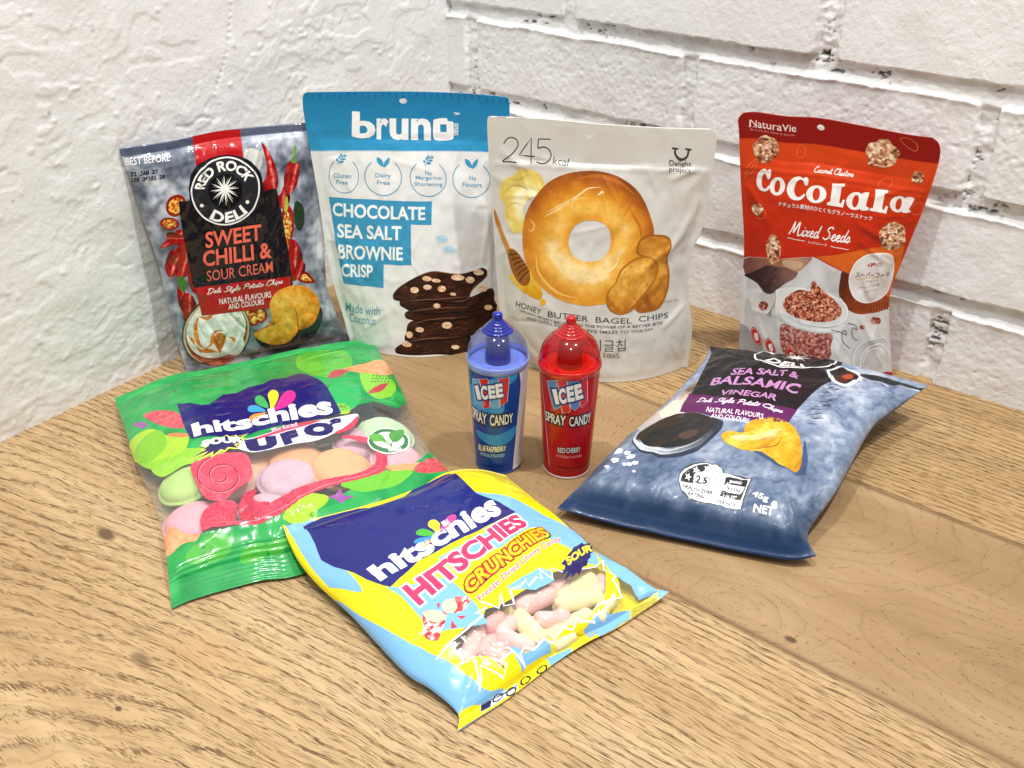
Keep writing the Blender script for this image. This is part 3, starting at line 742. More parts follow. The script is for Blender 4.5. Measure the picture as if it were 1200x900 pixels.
def script_tris(text, quad, w):
    x = 0.0; lines = []
    for ch in text:
        adv, st = PEN[ch]
        for s in st:
            p = spline([(a + x, b) for a, b in s], max(8, 6 * len(s))); p[:, 0] += 0.22 * p[:, 1]; lines.append(p)
        x += adv
    a = np.concatenate(lines); lo, hi = a.min(0), a.max(0)
    return np.concatenate([ribbon(bilinear(quad, (p[:, 0] - lo[0]) / (hi[0] - lo[0]), (p[:, 1] - lo[1]) / (hi[1] - lo[1])), w) for p in lines])

def shape_tris(kind, g, o):
    if kind == 'script':
        return script_tris(o['s'], g, o['w'])
    if kind == 'poly':
        f = (lambda p: spline(p, o.get('n', max(24, 7 * len(p))), True)) if o.get('smooth') else (lambda p: np.asarray(p, float))
        return poly_tris(f(g), [(spline(h, 7 * len(h), True) if o.get('hsmooth', o.get('smooth')) else h) for h in o.get('holes', ())])
    if kind == 'ell':
        return poly_tris(ellipse(g))
    if kind == 'ring':
        c = np.asarray(g[0], float); a0, a1 = o.get('arc', (0, 360)); k = o.get('k', 0.9); t = np.radians(np.linspace(a0, a1, 64))
        A = c + np.cos(t)[:, None] * (np.asarray(g[1]) - c) + np.sin(t)[:, None] * (np.asarray(g[2]) - c); B = c + (A - c) * k
        return ccw(np.concatenate([np.stack([A[:-1], B[:-1], B[1:]], 1), np.stack([A[:-1], B[1:], A[1:]], 1)]))
    if kind == 'line':
        p = spline(g, o.get('n', max(16, 8 * len(g))), o.get('closed', False))[:None if not o.get('closed') else -1] if o.get('smooth', True) else np.asarray(g, float)
        return ribbon(p, o.get('w', 0.8), o.get('closed', False), o.get('taper', False))
    if kind == 'burst':                                                 # star with n points: ellipse + inner ratio
        n, k = o.get('np', 12), o.get('k', 0.5); e = ellipse(g, 2 * n); c = np.asarray(g[0], float)
        rnd = np.random.RandomState(o.get('seed', 1)); j = 1 - o.get('jit', 0) * rnd.rand(n)
        e[0::2] = c + (e[0::2] - c) * j[:, None]; e[1::2] = c + (e[1::2] - c) * k
        return poly_tris(e)
    if kind in ('text', 'arctext'):
        b = o.get('bold', 0.0); T0 = text_tris(o['s'], b, o.get('shear', 0), o.get('font')); T = T0 if not o.get('grow') else text_tris(o['s'], b + o['grow'], o.get('shear', 0), o.get('font'))
        lo, hi = T0.reshape(-1, 2).min(0), T0.reshape(-1, 2).max(0)
        q = (T - lo) / np.maximum(hi - lo, 1e-9)
        if kind == 'text':
            return ccw(bilinear(g, q[..., 0], q[..., 1]))
        q = split_axis(q, np.linspace(0, 1, 30), 0)
        a0, a1, r0, r1 = o['arc']; th = np.radians(a0 + (a1 - a0) * q[..., 0]); r = r0 + (r1 - r0) * q[..., 1]
        c, a, b = (np.asarray(k, float) for k in g)
        return ccw(c + (np.cos(th) * r)[..., None] * (a - c) + (np.sin(th) * r)[..., None] * (b - c))
    raise ValueError(kind)

def shade(c, k):
    return np.clip(np.asarray(c) * k, 0, 1)

def blend(f, *stops):
    """Colour ramp: stops are (position, '#hex')."""
    p = [s[0] for s in stops]; c = np.array([lin(s[1]) for s in stops])
    return np.stack([np.interp(f, p, c[:, k]) for k in range(3)], -1)

def local(x, y, e):
    """Coordinates of x, y in an ellipse's own frame (rim at 1)."""
    c, a, b = (np.asarray(q, float) for q in e)
    M = np.linalg.inv(np.stack([a - c, b - c], 1)); p = np.stack([x - c[0], y - c[1]], -1) @ M.T
    return p[..., 0], p[..., 1]

def st_stone(x, y, a):
    n = fbm(x / 22, y / 22, 5, 5, 0.62); m = fbm(x / 6, y / 6, 15, 3)
    return blend(np.clip(n * 0.75 + m * 0.35 + 0.5 + a.get('k', 0), 0, 1), *a['ramp'])
def st_bagel(x, y, a):
    u, v = local(x, y, a['e']); r = np.hypot(u, v); t = np.clip((r - a['r0']) / (1 - a['r0']), 0, 1); th = np.arctan2(v, u)
    n = fbm(x / 6, y / 6, 3, 4); g = fbm(x / 16, y / 11, 9, 3)
    up = 0.5 + 0.5 * np.sin(th + 0.25)                                    # toasted along the top of the ring
    f = 0.82 + 0.10 * n + 0.10 * g - 0.62 * up * sstep(0.25, 0.85, t) - 0.20 * sstep(0.72, 1.0, t) - 0.18 * sstep(0.2, 0.0, t) + 0.22 * np.exp(-((t - 0.42) / 0.2) ** 2) * (1 - up)
    c = blend(np.clip(f, 0, 1), (0, '#8a4610'), (0.22, '#b8651c'), (0.45, '#d88a24'), (0.68, '#eaa636'), (0.86, '#f4c058'), (1, '#fbdf9c'))
    sp = sstep(0.30, 0.5, fbm(x / 1.5, y / 1.5, 33, 2))[..., None] * 0.16
    return c * (1 - sp) + lin('#7c420e') * sp
def st_chip(x, y, a):
    u, v = local(x, y, a['e']); n = fbm(x / 4, y / 4, a.get('seed', 3), 4); d = np.hypot(u, v)
    f = 0.6 + 0.35 * n + 0.25 * v - 0.35 * sstep(0.6, 1.05, d) + a.get('k', 0)
    c = blend(np.clip(f, 0, 1), (0, a.get('c0', '#b55c14')), (0.5, a.get('c1', '#ee9c28')), (1, a.get('c2', '#f9c85c')))
    s = sstep(0.35, 0.5, fbm(x / 1.3, y / 1.3, 44, 2))[..., None] * 0.35
    return c * (1 - s) + lin('#9c5a12') * s
def st_cream(x, y, a):
    u, v = local(x, y, a['e']); r = np.hypot(u, v); th = np.arctan2(v, u)
    w = fbm(u * 2.2 + 0.6 * np.sin(3 * r + th), v * 2.2 + 0.6 * np.cos(th), 8, 3) + 0.35 * np.sin(th * 1.0 + r * 5.5)
    o = sstep(0.25, 0.55, w)[..., None]; d = (0.5 + 0.5 * fbm(u * 3, v * 3, 18, 3))[..., None]
    c = lin('#f4f1e8') * (0.80 + 0.2 * d) * (1 - o) + (lin('#e0761e') * d + lin('#f0b45c') * (1 - d)) * o
    return c
def st_chilli(x, y, a):
    p = np.asarray(a['axis'], float); d = p[1] - p[0]; L = np.hypot(*d); n = np.array([-d[1], d[0]]) / L
    s = ((x - p[0][0]) * n[0] + (y - p[0][1]) * n[1]) / a['w']
    f = 0.55 - 0.5 * s ** 2 + 0.35 * np.exp(-((s - 0.25) / 0.14) ** 2) + 0.2 * fbm(x / 3, y / 3, 7, 2)
    return blend(np.clip(f, 0, 1), (0, '#2e0406'), (0.4, '#8c0b10'), (0.7, '#ba1a17'), (1, '#f4a090'))
def st_seed(x, y, a):
    f = fbm(x / 1.5, y / 1.5, 3, 3) * 0.9 + 0.5
    return blend(np.clip(f, 0, 1), (0, '#8c1410'), (0.4, '#d0661c'), (0.7, '#f0c04c'), (1, '#f8e39a'))
def st_nut(x, y, a):
    s = a.get('s', 2.4); f = 0.5 + 0.9 * fbm(x / s, y / (s * 0.8), a.get('seed', 3), 4, 0.6); g = fbm(x / (s * 2.2), y / (s * 1.4), 9 + a.get('seed', 3), 2)
    return blend(np.clip(f + 0.25 * g, 0, 1), *a.get('ramp', ((0, '#5a2c1c'), (0.35, '#a5694a'), (0.6, '#d6a07a'), (0.8, '#ecc9a4'), (1, '#fae8cf'))))
def st_choc(x, y, a):
    f = 0.45 + 0.5 * fbm(x / 7, y / 2.2, a.get('seed', 3), 4) + 0.2 * fbm(x / 1.5, y / 1.2, 55, 2)
    return blend(np.clip(f + a.get('k', 0), 0, 1), (0, '#150a07'), (0.5, '#35190f'), (0.8, '#4f2a1a'), (1, '#8d6248'))
def st_butter(x, y, a):
    u, v = local(x, y, a['e']); f = 0.55 + 0.45 * np.sin(4.5 * np.hypot(u - 0.3, v + 0.2) + 2 * fbm(u * 2, v * 2, 5, 2))
    return blend(np.clip(f, 0, 1), (0, '#e2c75c'), (0.5, '#f3e08a'), (1, '#fbf3c4'))
def st_grad(x, y, a):
    p = np.asarray(a['axis'], float); d = p[1] - p[0]; L2 = (d ** 2).sum()
    t = np.clip(((x - p[0][0]) * d[0] + (y - p[0][1]) * d[1]) / L2 + a.get('n', 0) * fbm(x / 3, y / 3, 3, 3), 0, 1)
    return blend(t, *a['ramp'])
def st_fuzz(x, y, a):
    f = 0.5 + 0.6 * fbm(x / a.get('s', 0.9), y / a.get('s', 0.9), 3, 2) + 0.3 * fbm(x / 7, y / 7, 6, 2)
    return blend(np.clip(f, 0, 1), *a['ramp'])
def st_leaf(x, y, a):
    f = 0.5 + 0.5 * fbm(x / a.get('s', 14), y / a.get('s', 14), a.get('seed', 1), 2)
    return blend(np.clip(f, 0, 1), *a['ramp'])
STYLES = dict(stone=st_stone, bagel=st_bagel, chip=st_chip, cream=st_cream, chilli=st_chilli, seed=st_seed, nut=st_nut, choc=st_choc, butter=st_butter, grad=st_grad, fuzz=st_fuzz, leaf=st_leaf)

def ink_colour(c, x, y):
    if isinstance(c, str):
        return np.broadcast_to(lin(c), x.shape + (3,))
    return STYLES[c[0]](x, y, c[1])

def print_parts(surf, items, mat, parent, base=0.10, step=0.045):
    """Each named group of ink shapes becomes one part: a sheet that hugs the film."""
    parts, order = {}, []
    for k, (part, kind, g, col, o) in enumerate(items):
        T = shape_tris(kind, g, o)
        if not len(T):
            continue
        x0, x1, y0, y1 = surf.xs[0], surf.xs[-1], surf.ys[0], surf.ys[-1]
        T = split_axis(split_axis(T, surf.xs, 0), surf.ys, 1)
        ce = T.mean(1); T = T[(ce[:, 0] > x0) & (ce[:, 0] < x1) & (ce[:, 1] > y0) & (ce[:, 1] < y1)]
        if o.get('fine'):
            b0, b1 = T.reshape(-1, 2).min(0), T.reshape(-1, 2).max(0)
            T = split_axis(split_axis(T, np.arange(b0[0], b1[0], o['fine']), 0), np.arange(b0[1], b1[1], o['fine']), 1)
        x, y = T[..., 0].ravel(), T[..., 1].ravel()
        P, Nn = surf.ev(x, y)
        off = base + step * o.get('z', 0)
        c = ink_colour(col, x, y)
        if part not in parts:
            parts[part] = []; order.append(part)
        parts[part].append((P + Nn * off, Nn, c))
    for part in order:
        P = np.concatenate([q[0] for q in parts[part]]); Nn = np.concatenate([q[1] for q in parts[part]]); c = np.concatenate([q[2] for q in parts[part]])
        mesh_obj(part, P, np.arange(len(P)).reshape(-1, 3), mat, parent, cols=c, normals=Nn)

def film_material(name, rough, coat=0.0, spec=0.5, metal=0.0, grain=0.0):
    N = NT(name)
    at = N.n('ShaderNodeAttribute', attribute_name='ink'); N.link(at.outputs['Color'], N.p.inputs['Base Color'])
    N.p.inputs['Roughness'].default_value = rough; N.p.inputs['Specular IOR Level'].default_value = spec; N.p.inputs['Metallic'].default_value = metal
    N.p.inputs['Coat Weight'].default_value = coat; N.p.inputs['Coat Roughness'].default_value = 0.06
    tc = N.n('ShaderNodeTexCoord')
    n = N.noise(tc.outputs['Object'], 120.0, 3.0)
    if grain:
        N.link(N.bump(N.noise(tc.outputs['Object'], 900.0, 2.0), grain, 0.0002, N.bump(n, 0.08, 0.002)), N.p.inputs['Normal'])
    else:
        N.link(N.bump(n, 0.08, 0.002), N.p.inputs['Normal'])
    return N.m

def reflectance(N, normal=None, f0=0.045):
    lw = N.n('ShaderNodeLayerWeight'); lw.inputs[0].default_value = 0.5
    if normal is not None:
        N.link(normal, lw.inputs['Normal'])
    return N.m2('MULTIPLY_ADD', N.m2('POWER', lw.outputs['Facing'], 4.0), 0.9, f0)

def clear_film(name):
    N = NT(name); N.t.nodes.remove(N.p)
    tr = N.n('ShaderNodeBsdfTransparent'); tr.inputs[0].default_value = (0.97, 0.97, 0.96, 1)
    gl = N.n('ShaderNodeBsdfGlossy'); gl.inputs['Roughness'].default_value = 0.10
    tc = N.n('ShaderNodeTexCoord'); b = N.bump(N.noise(tc.outputs['Object'], 90.0, 3.0), 0.15, 0.002); N.link(b, gl.inputs['Normal'])
    fr = reflectance(N, b)
    df = N.n('ShaderNodeBsdfDiffuse'); df.inputs[0].default_value = (0.8, 0.8, 0.8, 1)
    m1 = N.n('ShaderNodeMixShader'); m1.inputs[0].default_value = 0.07; N.link(tr.outputs[0], m1.inputs[1]); N.link(df.outputs[0], m1.inputs[2])
    mx = N.n('ShaderNodeMixShader'); N.link(fr, mx.inputs[0]); N.link(m1.outputs[0], mx.inputs[1]); N.link(gl.outputs[0], mx.inputs[2])
    N.link(mx.outputs[0], N.out.inputs[0])
    return N.m

def bag_body(name, k, mats, front, back, parent, hole=None, fine_cols=True):
    """The bag's film: front and back sheets with a shared rim; hole = (x, y, r) punches the hang hole."""
    s = SURF[k]; nv, nu = s.P.shape[:2]
    Pf = s.P.copy(); X, Y = np.meshgrid(s.xs, s.ys)
    F = quads(nv, nu); keep = np.ones(len(F), bool)
    if hole:
        d = np.hypot(X - hole[0], Y - hole[1]); near = (np.abs(d - hole[2]) < 0.72) & (d > 1e-6)
        sx = np.where(near, hole[0] + (X - hole[0]) / np.maximum(d, 1e-6) * hole[2], X); sy = np.where(near, hole[1] + (Y - hole[1]) / np.maximum(d, 1e-6) * hole[2], Y)
        Pf[near] = s.ev(sx[near], sy[near])[0]
        kb = Surf(s.xs, s.ys, BACK[k]); BACK[k] = BACK[k].copy(); BACK[k][near] = kb.ev(sx[near], sy[near])[0]
        keep = (np.hypot(sx - hole[0], sy - hole[1]).ravel()[F] > hole[2] - 0.02).sum(1) > 0
        keep &= np.hypot(sx.ravel()[F].mean(1) - hole[0], sy.ravel()[F].mean(1) - hole[1]) > hole[2] - 0.05
    V = np.vstack([Pf.reshape(-1, 3), BACK[k].reshape(-1, 3)])
    Fb = F[:, ::-1] + nv * nu
    Ff, Fb = F[keep], Fb[keep]
    idx = np.arange(nv * nu).reshape(nv, nu)
    rim = np.r_[idx[0, :-1], idx[:-1, -1], idx[-1, :0:-1], idx[:0:-1, 0]]
    r2 = np.roll(rim, -1)
    Fr = np.stack([r2, rim, rim + nv * nu, r2 + nv * nu], 1)
    cf = front(X, Y).reshape(-1, 3); cb = back(X, Y).reshape(-1, 3)
    mi = np.r_[np.zeros(len(Ff)), np.full(len(Fb), len(mats) - 1), np.full(len(Fr), len(mats) - 1)]
    return mesh_obj(name, V, np.vstack([Ff, Fb, Fr]), mats, parent, mi=mi, cols=np.vstack([cf, cb]))
# printed artwork, in millimetres from the lower left corner of each packet front: (part, shape, points, ink, options)
ART = {}
ART['chilli'] = [
('red_tear_tab','poly',[(54.6,188.7),(90.0,186.3),(88.3,164.5),(51.6,166.7)],'#b9151c',{'z':0}),
('red_tear_tab','line',[(66.8,181.6),(70.7,173.0),(75.3,163.5)],'#8f0d13',{'w':0.6,'z':1}),
('printed_chillies','poly',[(89.0,168.6),(94.0,172.9),(100.6,170.8),(102.9,163.7),(99.0,157.2),(93.5,161.7)],'#c9cdc3',{'smooth':True,'z':0}),
('printed_chillies','poly',[(26.0,122.0),(16.3,116.0),(6.4,109.8),(11.3,109.6),(22.0,113.7),(27.7,117.1)],('chilli',{'axis':[(28.1,120.6),(7.6,110.2)],'w':4.5}),{'smooth':True,'z':0}),
('printed_chillies','poly',[(27.6,113.5),(18.4,106.9),(11.2,94.4),(12.5,86.1),(19.4,85.1),(27.3,91.7),(31.3,106.2)],('chilli',{'axis':[(30.9,113.3),(13.6,84.8)],'w':9}),{'smooth':True,'z':0}),
('printed_chillies','poly',[(23.3,91.8),(24.0,74.3),(30.7,70.6),(34.3,75.6),(31.4,91.3)],('chilli',{'axis':[(26.0,91.8),(30.7,70.6)],'w':7}),{'smooth':True,'z':0}),
('printed_chillies','poly',[(13.0,78.4),(10.8,69.1),(11.2,58.5),(15.2,54.1),(19.4,63.2),(17.8,74.3)],('chilli',{'axis':[(15.1,78.6),(14.3,54.1)],'w':5}),{'smooth':True,'z':0}),
('printed_chillies','poly',[(15.8,63.5),(11.6,47.4),(18.8,49.7),(26.4,62.3)],('chilli',{'axis':[(16.6,63.4),(16.6,47.0)],'w':6}),{'smooth':True,'z':0}),
('printed_chillies','poly',[(14.5,107.3),(5.3,94.7),(6.5,85.4),(14.7,89.6),(20.0,99.6)],('chilli',{'axis':[(18.9,104.7),(6.2,86.5)],'w':6}),{'smooth':True,'z':0.5}),
('printed_chillies','poly',[(17.3,71.7),(11.8,61.0),(16.0,49.8),(25.2,57.2),(24.6,68.5)],('chilli',{'axis':[(20.5,68.8),(16.0,49.8)],'w':6}),{'smooth':True,'z':0.5}),
('printed_chillies','poly',[(14.8,118.9),(20.2,119.7),(28.3,115.8),(23.4,110.5),(14.8,112.0)],('chilli',{'axis':[(13.1,114.3),(27.1,113.5)],'w':5}),{'smooth':True,'z':0.5}),
('printed_chillies','ell',[(28.8,139.7),(35.7,137.5),(33.6,147.2)],'#8d1a12',{'z':0}),
('printed_chillies','ell',[(28.8,139.7),(34.0,138.3),(32.5,144.9)],('seed',{}),{'z':1,'fine':0.8}),
('printed_chillies','ell',[(19.9,126.6),(26.4,124.1),(23.7,131.1)],'#8d1a12',{'z':0}),
('printed_chillies','ell',[(19.9,126.6),(24.8,124.9),(22.9,129.9)],('seed',{}),{'z':1,'fine':0.8}),
('printed_chillies','poly',[(13.6,84.8),(17.8,86.2),(20.3,80.3),(16.5,73.0),(13.5,76.6)],'#3f7a2a',{'smooth':True,'z':1}),
('printed_chillies','poly',[(103.6,176.3),(107.6,170.9),(112.4,159.2),(113.8,144.5),(109.1,136.8),(101.8,138.3),(98.7,142.8),(103.8,149.6),(105.6,160.0),(104.5,168.9)],('chilli',{'axis':[(105.2,175.5),(108.3,137.4)],'w':8}),{'smooth':True,'z':0}),
('printed_chillies','poly',[(125.0,161.1),(130.7,159.4),(132.5,152.3),(129.9,140.4),(123.6,135.4),(118.5,137.4),(119.2,147.5),(122.2,156.4)],('chilli',{'axis':[(128.8,159.7),(122.3,135.6)],'w':9}),{'smooth':True,'z':1}),
('printed_chillies','poly',[(125.9,159.9),(127.3,165.8),(129.0,171.5),(130.6,170.5),(129.1,165.0),(130.1,159.5)],'#6c9b3c',{'smooth':True,'z':2}),
('printed_chillies','poly',[(127.3,129.2),(134.0,125.2),(134.9,111.8),(129.7,105.7),(125.0,113.8)],'#1f3a24',{'smooth':True,'z':0}),
('printed_chillies','poly',[(118.3,140.7),(123.5,133.4),(120.2,127.6),(112.6,125.9),(111.0,132.5),(115.2,136.4)],('chilli',{'axis':[(117.8,140.6),(114.4,125.9)],'w':6}),{'smooth':True,'z':0}),
('printed_chillies','poly',[(119.9,129.8),(124.6,121.3),(124.6,109.1),(121.4,97.9),(119.0,86.6),(114.8,77.5),(110.1,88.0),(110.7,106.0),(114.8,123.0)],'#a3181a',{'smooth':True,'z':1}),
('printed_chillies','poly',[(119.5,122.3),(122.5,116.8),(122.2,107.1),(118.8,98.3),(116.6,89.3),(113.7,92.0),(113.7,105.5),(116.0,117.5)],('seed',{}),{'smooth':True,'z':2,'fine':0.8}),
('printed_chillies','poly',[(118.6,131.8),(120.9,133.6),(121.3,127.7),(118.8,121.9),(116.7,124.0)],'#b8b23a',{'smooth':True,'z':3}),
('printed_chillies','poly',[(121.7,100.1),(128.9,94.2),(131.2,82.2),(125.6,73.1),(117.1,67.5),(117.9,82.0)],('chilli',{'axis':[(124.0,99.7),(120.4,66.8)],'w':8}),{'smooth':True,'z':0}),
('printed_chillies','poly',[(128.2,85.1),(133.6,79.3),(130.3,72.1),(120.5,68.4),(121.8,76.6)],('chilli',{'axis':[(131.3,84.7),(122.1,68.1)],'w':6}),{'smooth':True,'z':1}),
('printed_chillies','poly',[(125.4,71.8),(133.7,74.2),(142.7,63.1),(135.8,62.7),(126.5,66.6)],'#8d1a12',{'smooth':True,'z':0}),
('printed_chillies','poly',[(128.2,71.0),(133.5,71.6),(138.8,64.5),(129.7,67.2)],('seed',{}),{'smooth':True,'z':1,'fine':0.8}),
('printed_chillies','ell',[(74.7,42.7),(81.1,41.6),(76.9,49.9)],'#9a1815',{'z':0}),
('printed_chillies','ell',[(74.7,42.7),(78.8,41.8),(76.3,47.7)],('seed',{}),{'z':1,'fine':0.8}),
('printed_chillies','ell',[(82.4,44.4),(88.7,43.7),(84.5,51.7)],'#9a1815',{'z':0}),
('printed_chillies','ell',[(82.4,44.4),(86.5,43.7),(83.9,49.6)],('seed',{}),{'z':1,'fine':0.8}),
('printed_chillies','ell',[(68.7,49.5),(75.0,48.5),(70.6,56.0)],'#9a1815',{'z':0}),
('printed_chillies','ell',[(68.7,49.5),(72.7,48.8),(70.0,54.1)],('seed',{}),{'z':1,'fine':0.8}),
('brand_shield','poly',[(41.9,151.2),(46.4,162.1),(54.4,168.2),(64.9,170.6),(75.0,170.6),(86.2,168.1),(94.4,163.4),(99.9,154.4),(100.9,144.4),(100.2,139.4),(104.6,140.3),(110.6,140.0),(112.5,136.6),(114.1,123.2),(116.4,102.9),(118.5,82.0),(118.4,62.7),(103.9,63.7),(68.3,66.2),(33.1,67.4),(27.2,73.8),(25.5,94.0),(28.1,118.3),(31.0,138.9),(32.2,142.0),(35.7,142.5),(40.2,142.5)],'#15151a',{'smooth':True,'n':160,'z':3}),
('flavour_band','poly',[(27.8,76.0),(72.2,75.5),(117.8,73.0),(117.2,58.2),(98.9,57.7),(91.4,49.9),(61.7,50.9),(28.9,51.0),(28.7,61.9)],'#b4181d',{'z':8}),
('brand_roundel','ring',[(70.3,144.4),(98.3,143.3),(72.9,169.6)],'#f2f2ee',{'k':0.955,'z':4}),
('brand_roundel','ell',[(70.3,144.4),(84.1,143.7),(71.6,157.4)],'#0d0d10',{'z':4}),
('brand_roundel','ell',[(70.3,144.4),(96.8,143.3),(72.8,168.3)],'#26262b',{'z':3.5}),
('brand_roundel','burst',[(69.9,145.0),(81.6,144.3),(71.2,156.7)],'#f7f6f0',{'np':12,'k':0.22,'z':5}),
('brand_roundel','burst',[(69.9,145.0),(78.5,140.9),(74.1,153.7)],'#f7f6f0',{'np':12,'k':0.16,'z':5}),
('brand_lettering','arctext',[(70.3,144.4),(98.3,143.3),(72.9,169.6)],'#f4f3ee',{'s':'RED ROCK','bold':0.035,'arc':(167,18,0.6,0.9),'z':5}),
('brand_lettering','arctext',[(70.3,144.4),(98.3,143.3),(72.9,169.6)],'#f4f3ee',{'s':'DELI','bold':0.035,'arc':(232,312,0.92,0.6),'z':5}),
('brand_roundel','ell',[(49.1,137.3),(50.6,137.0),(49.4,138.6)],'#f4f3ee',{'z':5}),
('brand_roundel','ell',[(86.6,133.7),(88.1,133.6),(86.8,135.0)],'#f4f3ee',{'z':5}),
('flavour_lettering','text',[(43.4,105.8),(93.9,103.8),(95.2,115.7),(46.4,117.0)],'#ef6a55',{'s':'SWEET','bold':0.022,'z':4}),
('flavour_lettering','text',[(37.7,91.6),(101.0,89.9),(101.7,101.6),(40.2,104.2)],'#ef6a55',{'s':'CHILLI &','bold':0.022,'z':4}),
('flavour_lettering','text',[(39.3,79.9),(101.0,79.4),(101.3,87.5),(40.1,88.4)],'#ef6a55',{'s':'SOUR CREAM','bold':0.003,'z':4}),
('band_lettering','script',[(37.3,67.2),(109.6,66.9),(109.3,73.1),(37.8,73.5)],'#f3e9e4',{'s':'Deli Style Potato Chips','w':0.62,'z':9}),
('band_lettering','text',[(47.2,58.6),(96.7,58.4),(97.0,62.6),(47.9,63.1)],'#f6efec',{'s':'NATURAL FLAVOURS','bold':0.012,'z':9}),
('band_lettering','text',[(54.4,53.6),(88.6,53.7),(89.1,57.8),(55.3,58.1)],'#f6efec',{'s':'AND COLOURS','bold':0.012,'z':9}),
('date_stamp','text',[(1.0,174.5),(33.1,174.0),(34.4,178.8),(2.3,179.8)],'#f3f3f3',{'s':'BEST BEFORE','bold':0.012,'z':2}),
('date_stamp','text',[(1.7,166.0),(21.9,166.4),(22.8,169.6),(2.8,169.5)],'#1c1d22',{'s':'31 JAN 27','font':'DejaVuSansMono.woff2','bold':0.03,'z':2}),
('date_stamp','text',[(0.7,161.2),(25.7,161.7),(26.7,165.2),(1.8,165.0)],'#1c1d22',{'s':'15E Q0181 28','font':'DejaVuSansMono.woff2','bold':0.03,'z':2}),
('printed_cream_bowl','ell',[(37.7,34.2),(69.0,31.7),(48.7,65.9)],'#3a3028',{'z':5}),
('printed_cream_bowl','ell',[(37.7,34.2),(67.9,31.9),(48.5,64.4)],'#c5b294',{'z':5.5}),
('printed_cream_bowl','ell',[(37.7,34.2),(65.9,32.1),(48.1,62.5)],'#8e2f1f',{'z':6}),
('printed_cream_bowl','ell',[(38.0,36.3),(65.2,34.5),(47.7,62.3)],('leaf',{'s':9,'seed':3,'ramp':((0,'#d5d2ca'),(0.5,'#efece4'),(1,'#faf8f2'))}),{'z':6.4,'fine':0.8}),
('printed_cream_bowl','poly',[(11.0,16.8),(19.4,11.3),(30.9,7.7),(41.2,11.2),(44.8,6.0),(37.1,2.0),(26.1,2.2),(16.9,7.8)],('fuzz',{'s':2.2,'ramp':((0,'#b04a34'),(0.5,'#cc6a52'),(1,'#e79a7c'))}),{'smooth':True,'z':6.8,'fine':0.9}),
('printed_cream_bowl','line',[(25.5,51.3),(20.4,42.5),(18.1,31.8),(19.4,24.1),(23.8,20.3)],('fuzz',{'s':2.2,'ramp':((0,'#c8561a'),(0.5,'#e2802e'),(1,'#f3b056'))}),{'w':4.0,'z':6.8,'taper':True}),
('printed_cream_bowl','line',[(25.2,50.6),(32.2,48.0),(39.4,51.5)],('fuzz',{'s':2.2,'ramp':((0,'#c8561a'),(0.5,'#e2802e'),(1,'#f3b056'))}),{'w':3.0,'z':6.8,'taper':True}),
('printed_cream_bowl','line',[(22.3,20.5),(28.7,23.5),(32.7,31.2),(37.9,35.5),(44.3,35.9)],('fuzz',{'s':2.2,'ramp':((0,'#c8561a'),(0.5,'#e2802e'),(1,'#f3b056'))}),{'w':2.6,'z':6.8,'taper':True}),
('printed_cream_bowl','line',[(11.5,33.7),(14.1,29.7),(14.4,25.8)],('fuzz',{'s':2.2,'ramp':((0,'#c8561a'),(0.5,'#e2802e'),(1,'#f3b056'))}),{'w':3.0,'z':6.8,'taper':True}),
('printed_cream_bowl','line',[(15.2,22.9),(20.2,18.9),(27.6,17.9),(33.1,15.4)],('fuzz',{'s':2.2,'ramp':((0,'#c8561a'),(0.5,'#e2802e'),(1,'#f3b056'))}),{'w':4.0,'z':6.8,'taper':True}),
('printed_cream_bowl','line',[(47.2,29.2),(50.8,25.3),(48.5,18.9)],('fuzz',{'s':2.2,'ramp':((0,'#c8561a'),(0.5,'#e2802e'),(1,'#f3b056'))}),{'w':3.4,'z':6.8,'taper':True}),
('printed_cream_bowl','poly',[(31.7,27.9),(39.0,33.6),(44.6,31.4),(42.3,24.5),(37.1,18.2),(34.4,14.6),(32.9,19.6)],('fuzz',{'s':2.5,'ramp':((0,'#a8481a'),(0.5,'#d0702a'),(1,'#dfa04c'))}),{'smooth':True,'z':7,'fine':0.9}),
('printed_cream_bowl','poly',[(29.1,42.9),(35.3,47.8),(45.0,48.5),(51.6,43.6),(48.1,37.6),(40.8,40.0),(33.6,34.2),(27.2,23.6),(22.7,21.6),(21.1,29.5),(23.9,36.9)],('leaf',{'s':6,'seed':6,'ramp':((0,'#cdc9c0'),(0.5,'#f3f0ea'),(1,'#fdfcf8'))}),{'smooth':True,'z':6.7,'fine':0.9}),
('printed_cream_bowl','poly',[(45.2,27.6),(50.2,23.7),(56.4,27.5),(59.4,21.8),(51.5,10.6),(44.2,10.5),(39.1,17.1)],('leaf',{'s':6,'seed':7,'ramp':((0,'#d8d4cc'),(0.5,'#f1eee7'),(1,'#fbfaf5'))}),{'smooth':True,'z':7,'fine':0.9}),
('printed_chip','poly',[(71.8,25.9),(80.6,6.3),(100.0,2.8),(118.1,10.4),(137.7,27.0),(140.5,43.6),(107.9,33.9)],'#2d3038',{'smooth':True,'z':4}),
('printed_chip','poly',[(70.6,28.4),(83.3,33.4),(91.5,40.3),(94.1,54.5),(103.6,61.9),(116.7,64.3),(132.1,60.9),(141.9,52.4),(140.3,40.3),(130.3,28.2),(117.2,23.6),(105.9,27.3),(91.7,22.3),(79.2,21.2)],('chip',{'e':[(111.5,44.8),(140.3,40.3),(116.7,64.6)],'k':0.05}),{'smooth':True,'z':10,'fine':0.7}),
('printed_chip','poly',[(113.5,51.9),(116.6,43.0),(113.2,26.2),(106.0,18.7),(95.9,13.3),(84.1,14.0),(74.4,20.5),(70.8,28.1),(82.8,31.8),(95.8,34.8),(102.7,41.4)],('chip',{'e':[(93.8,28.2),(116.8,31.9),(101.5,53.4)],'k':0.12,'seed':9}),{'smooth':True,'z':11,'fine':0.7}),
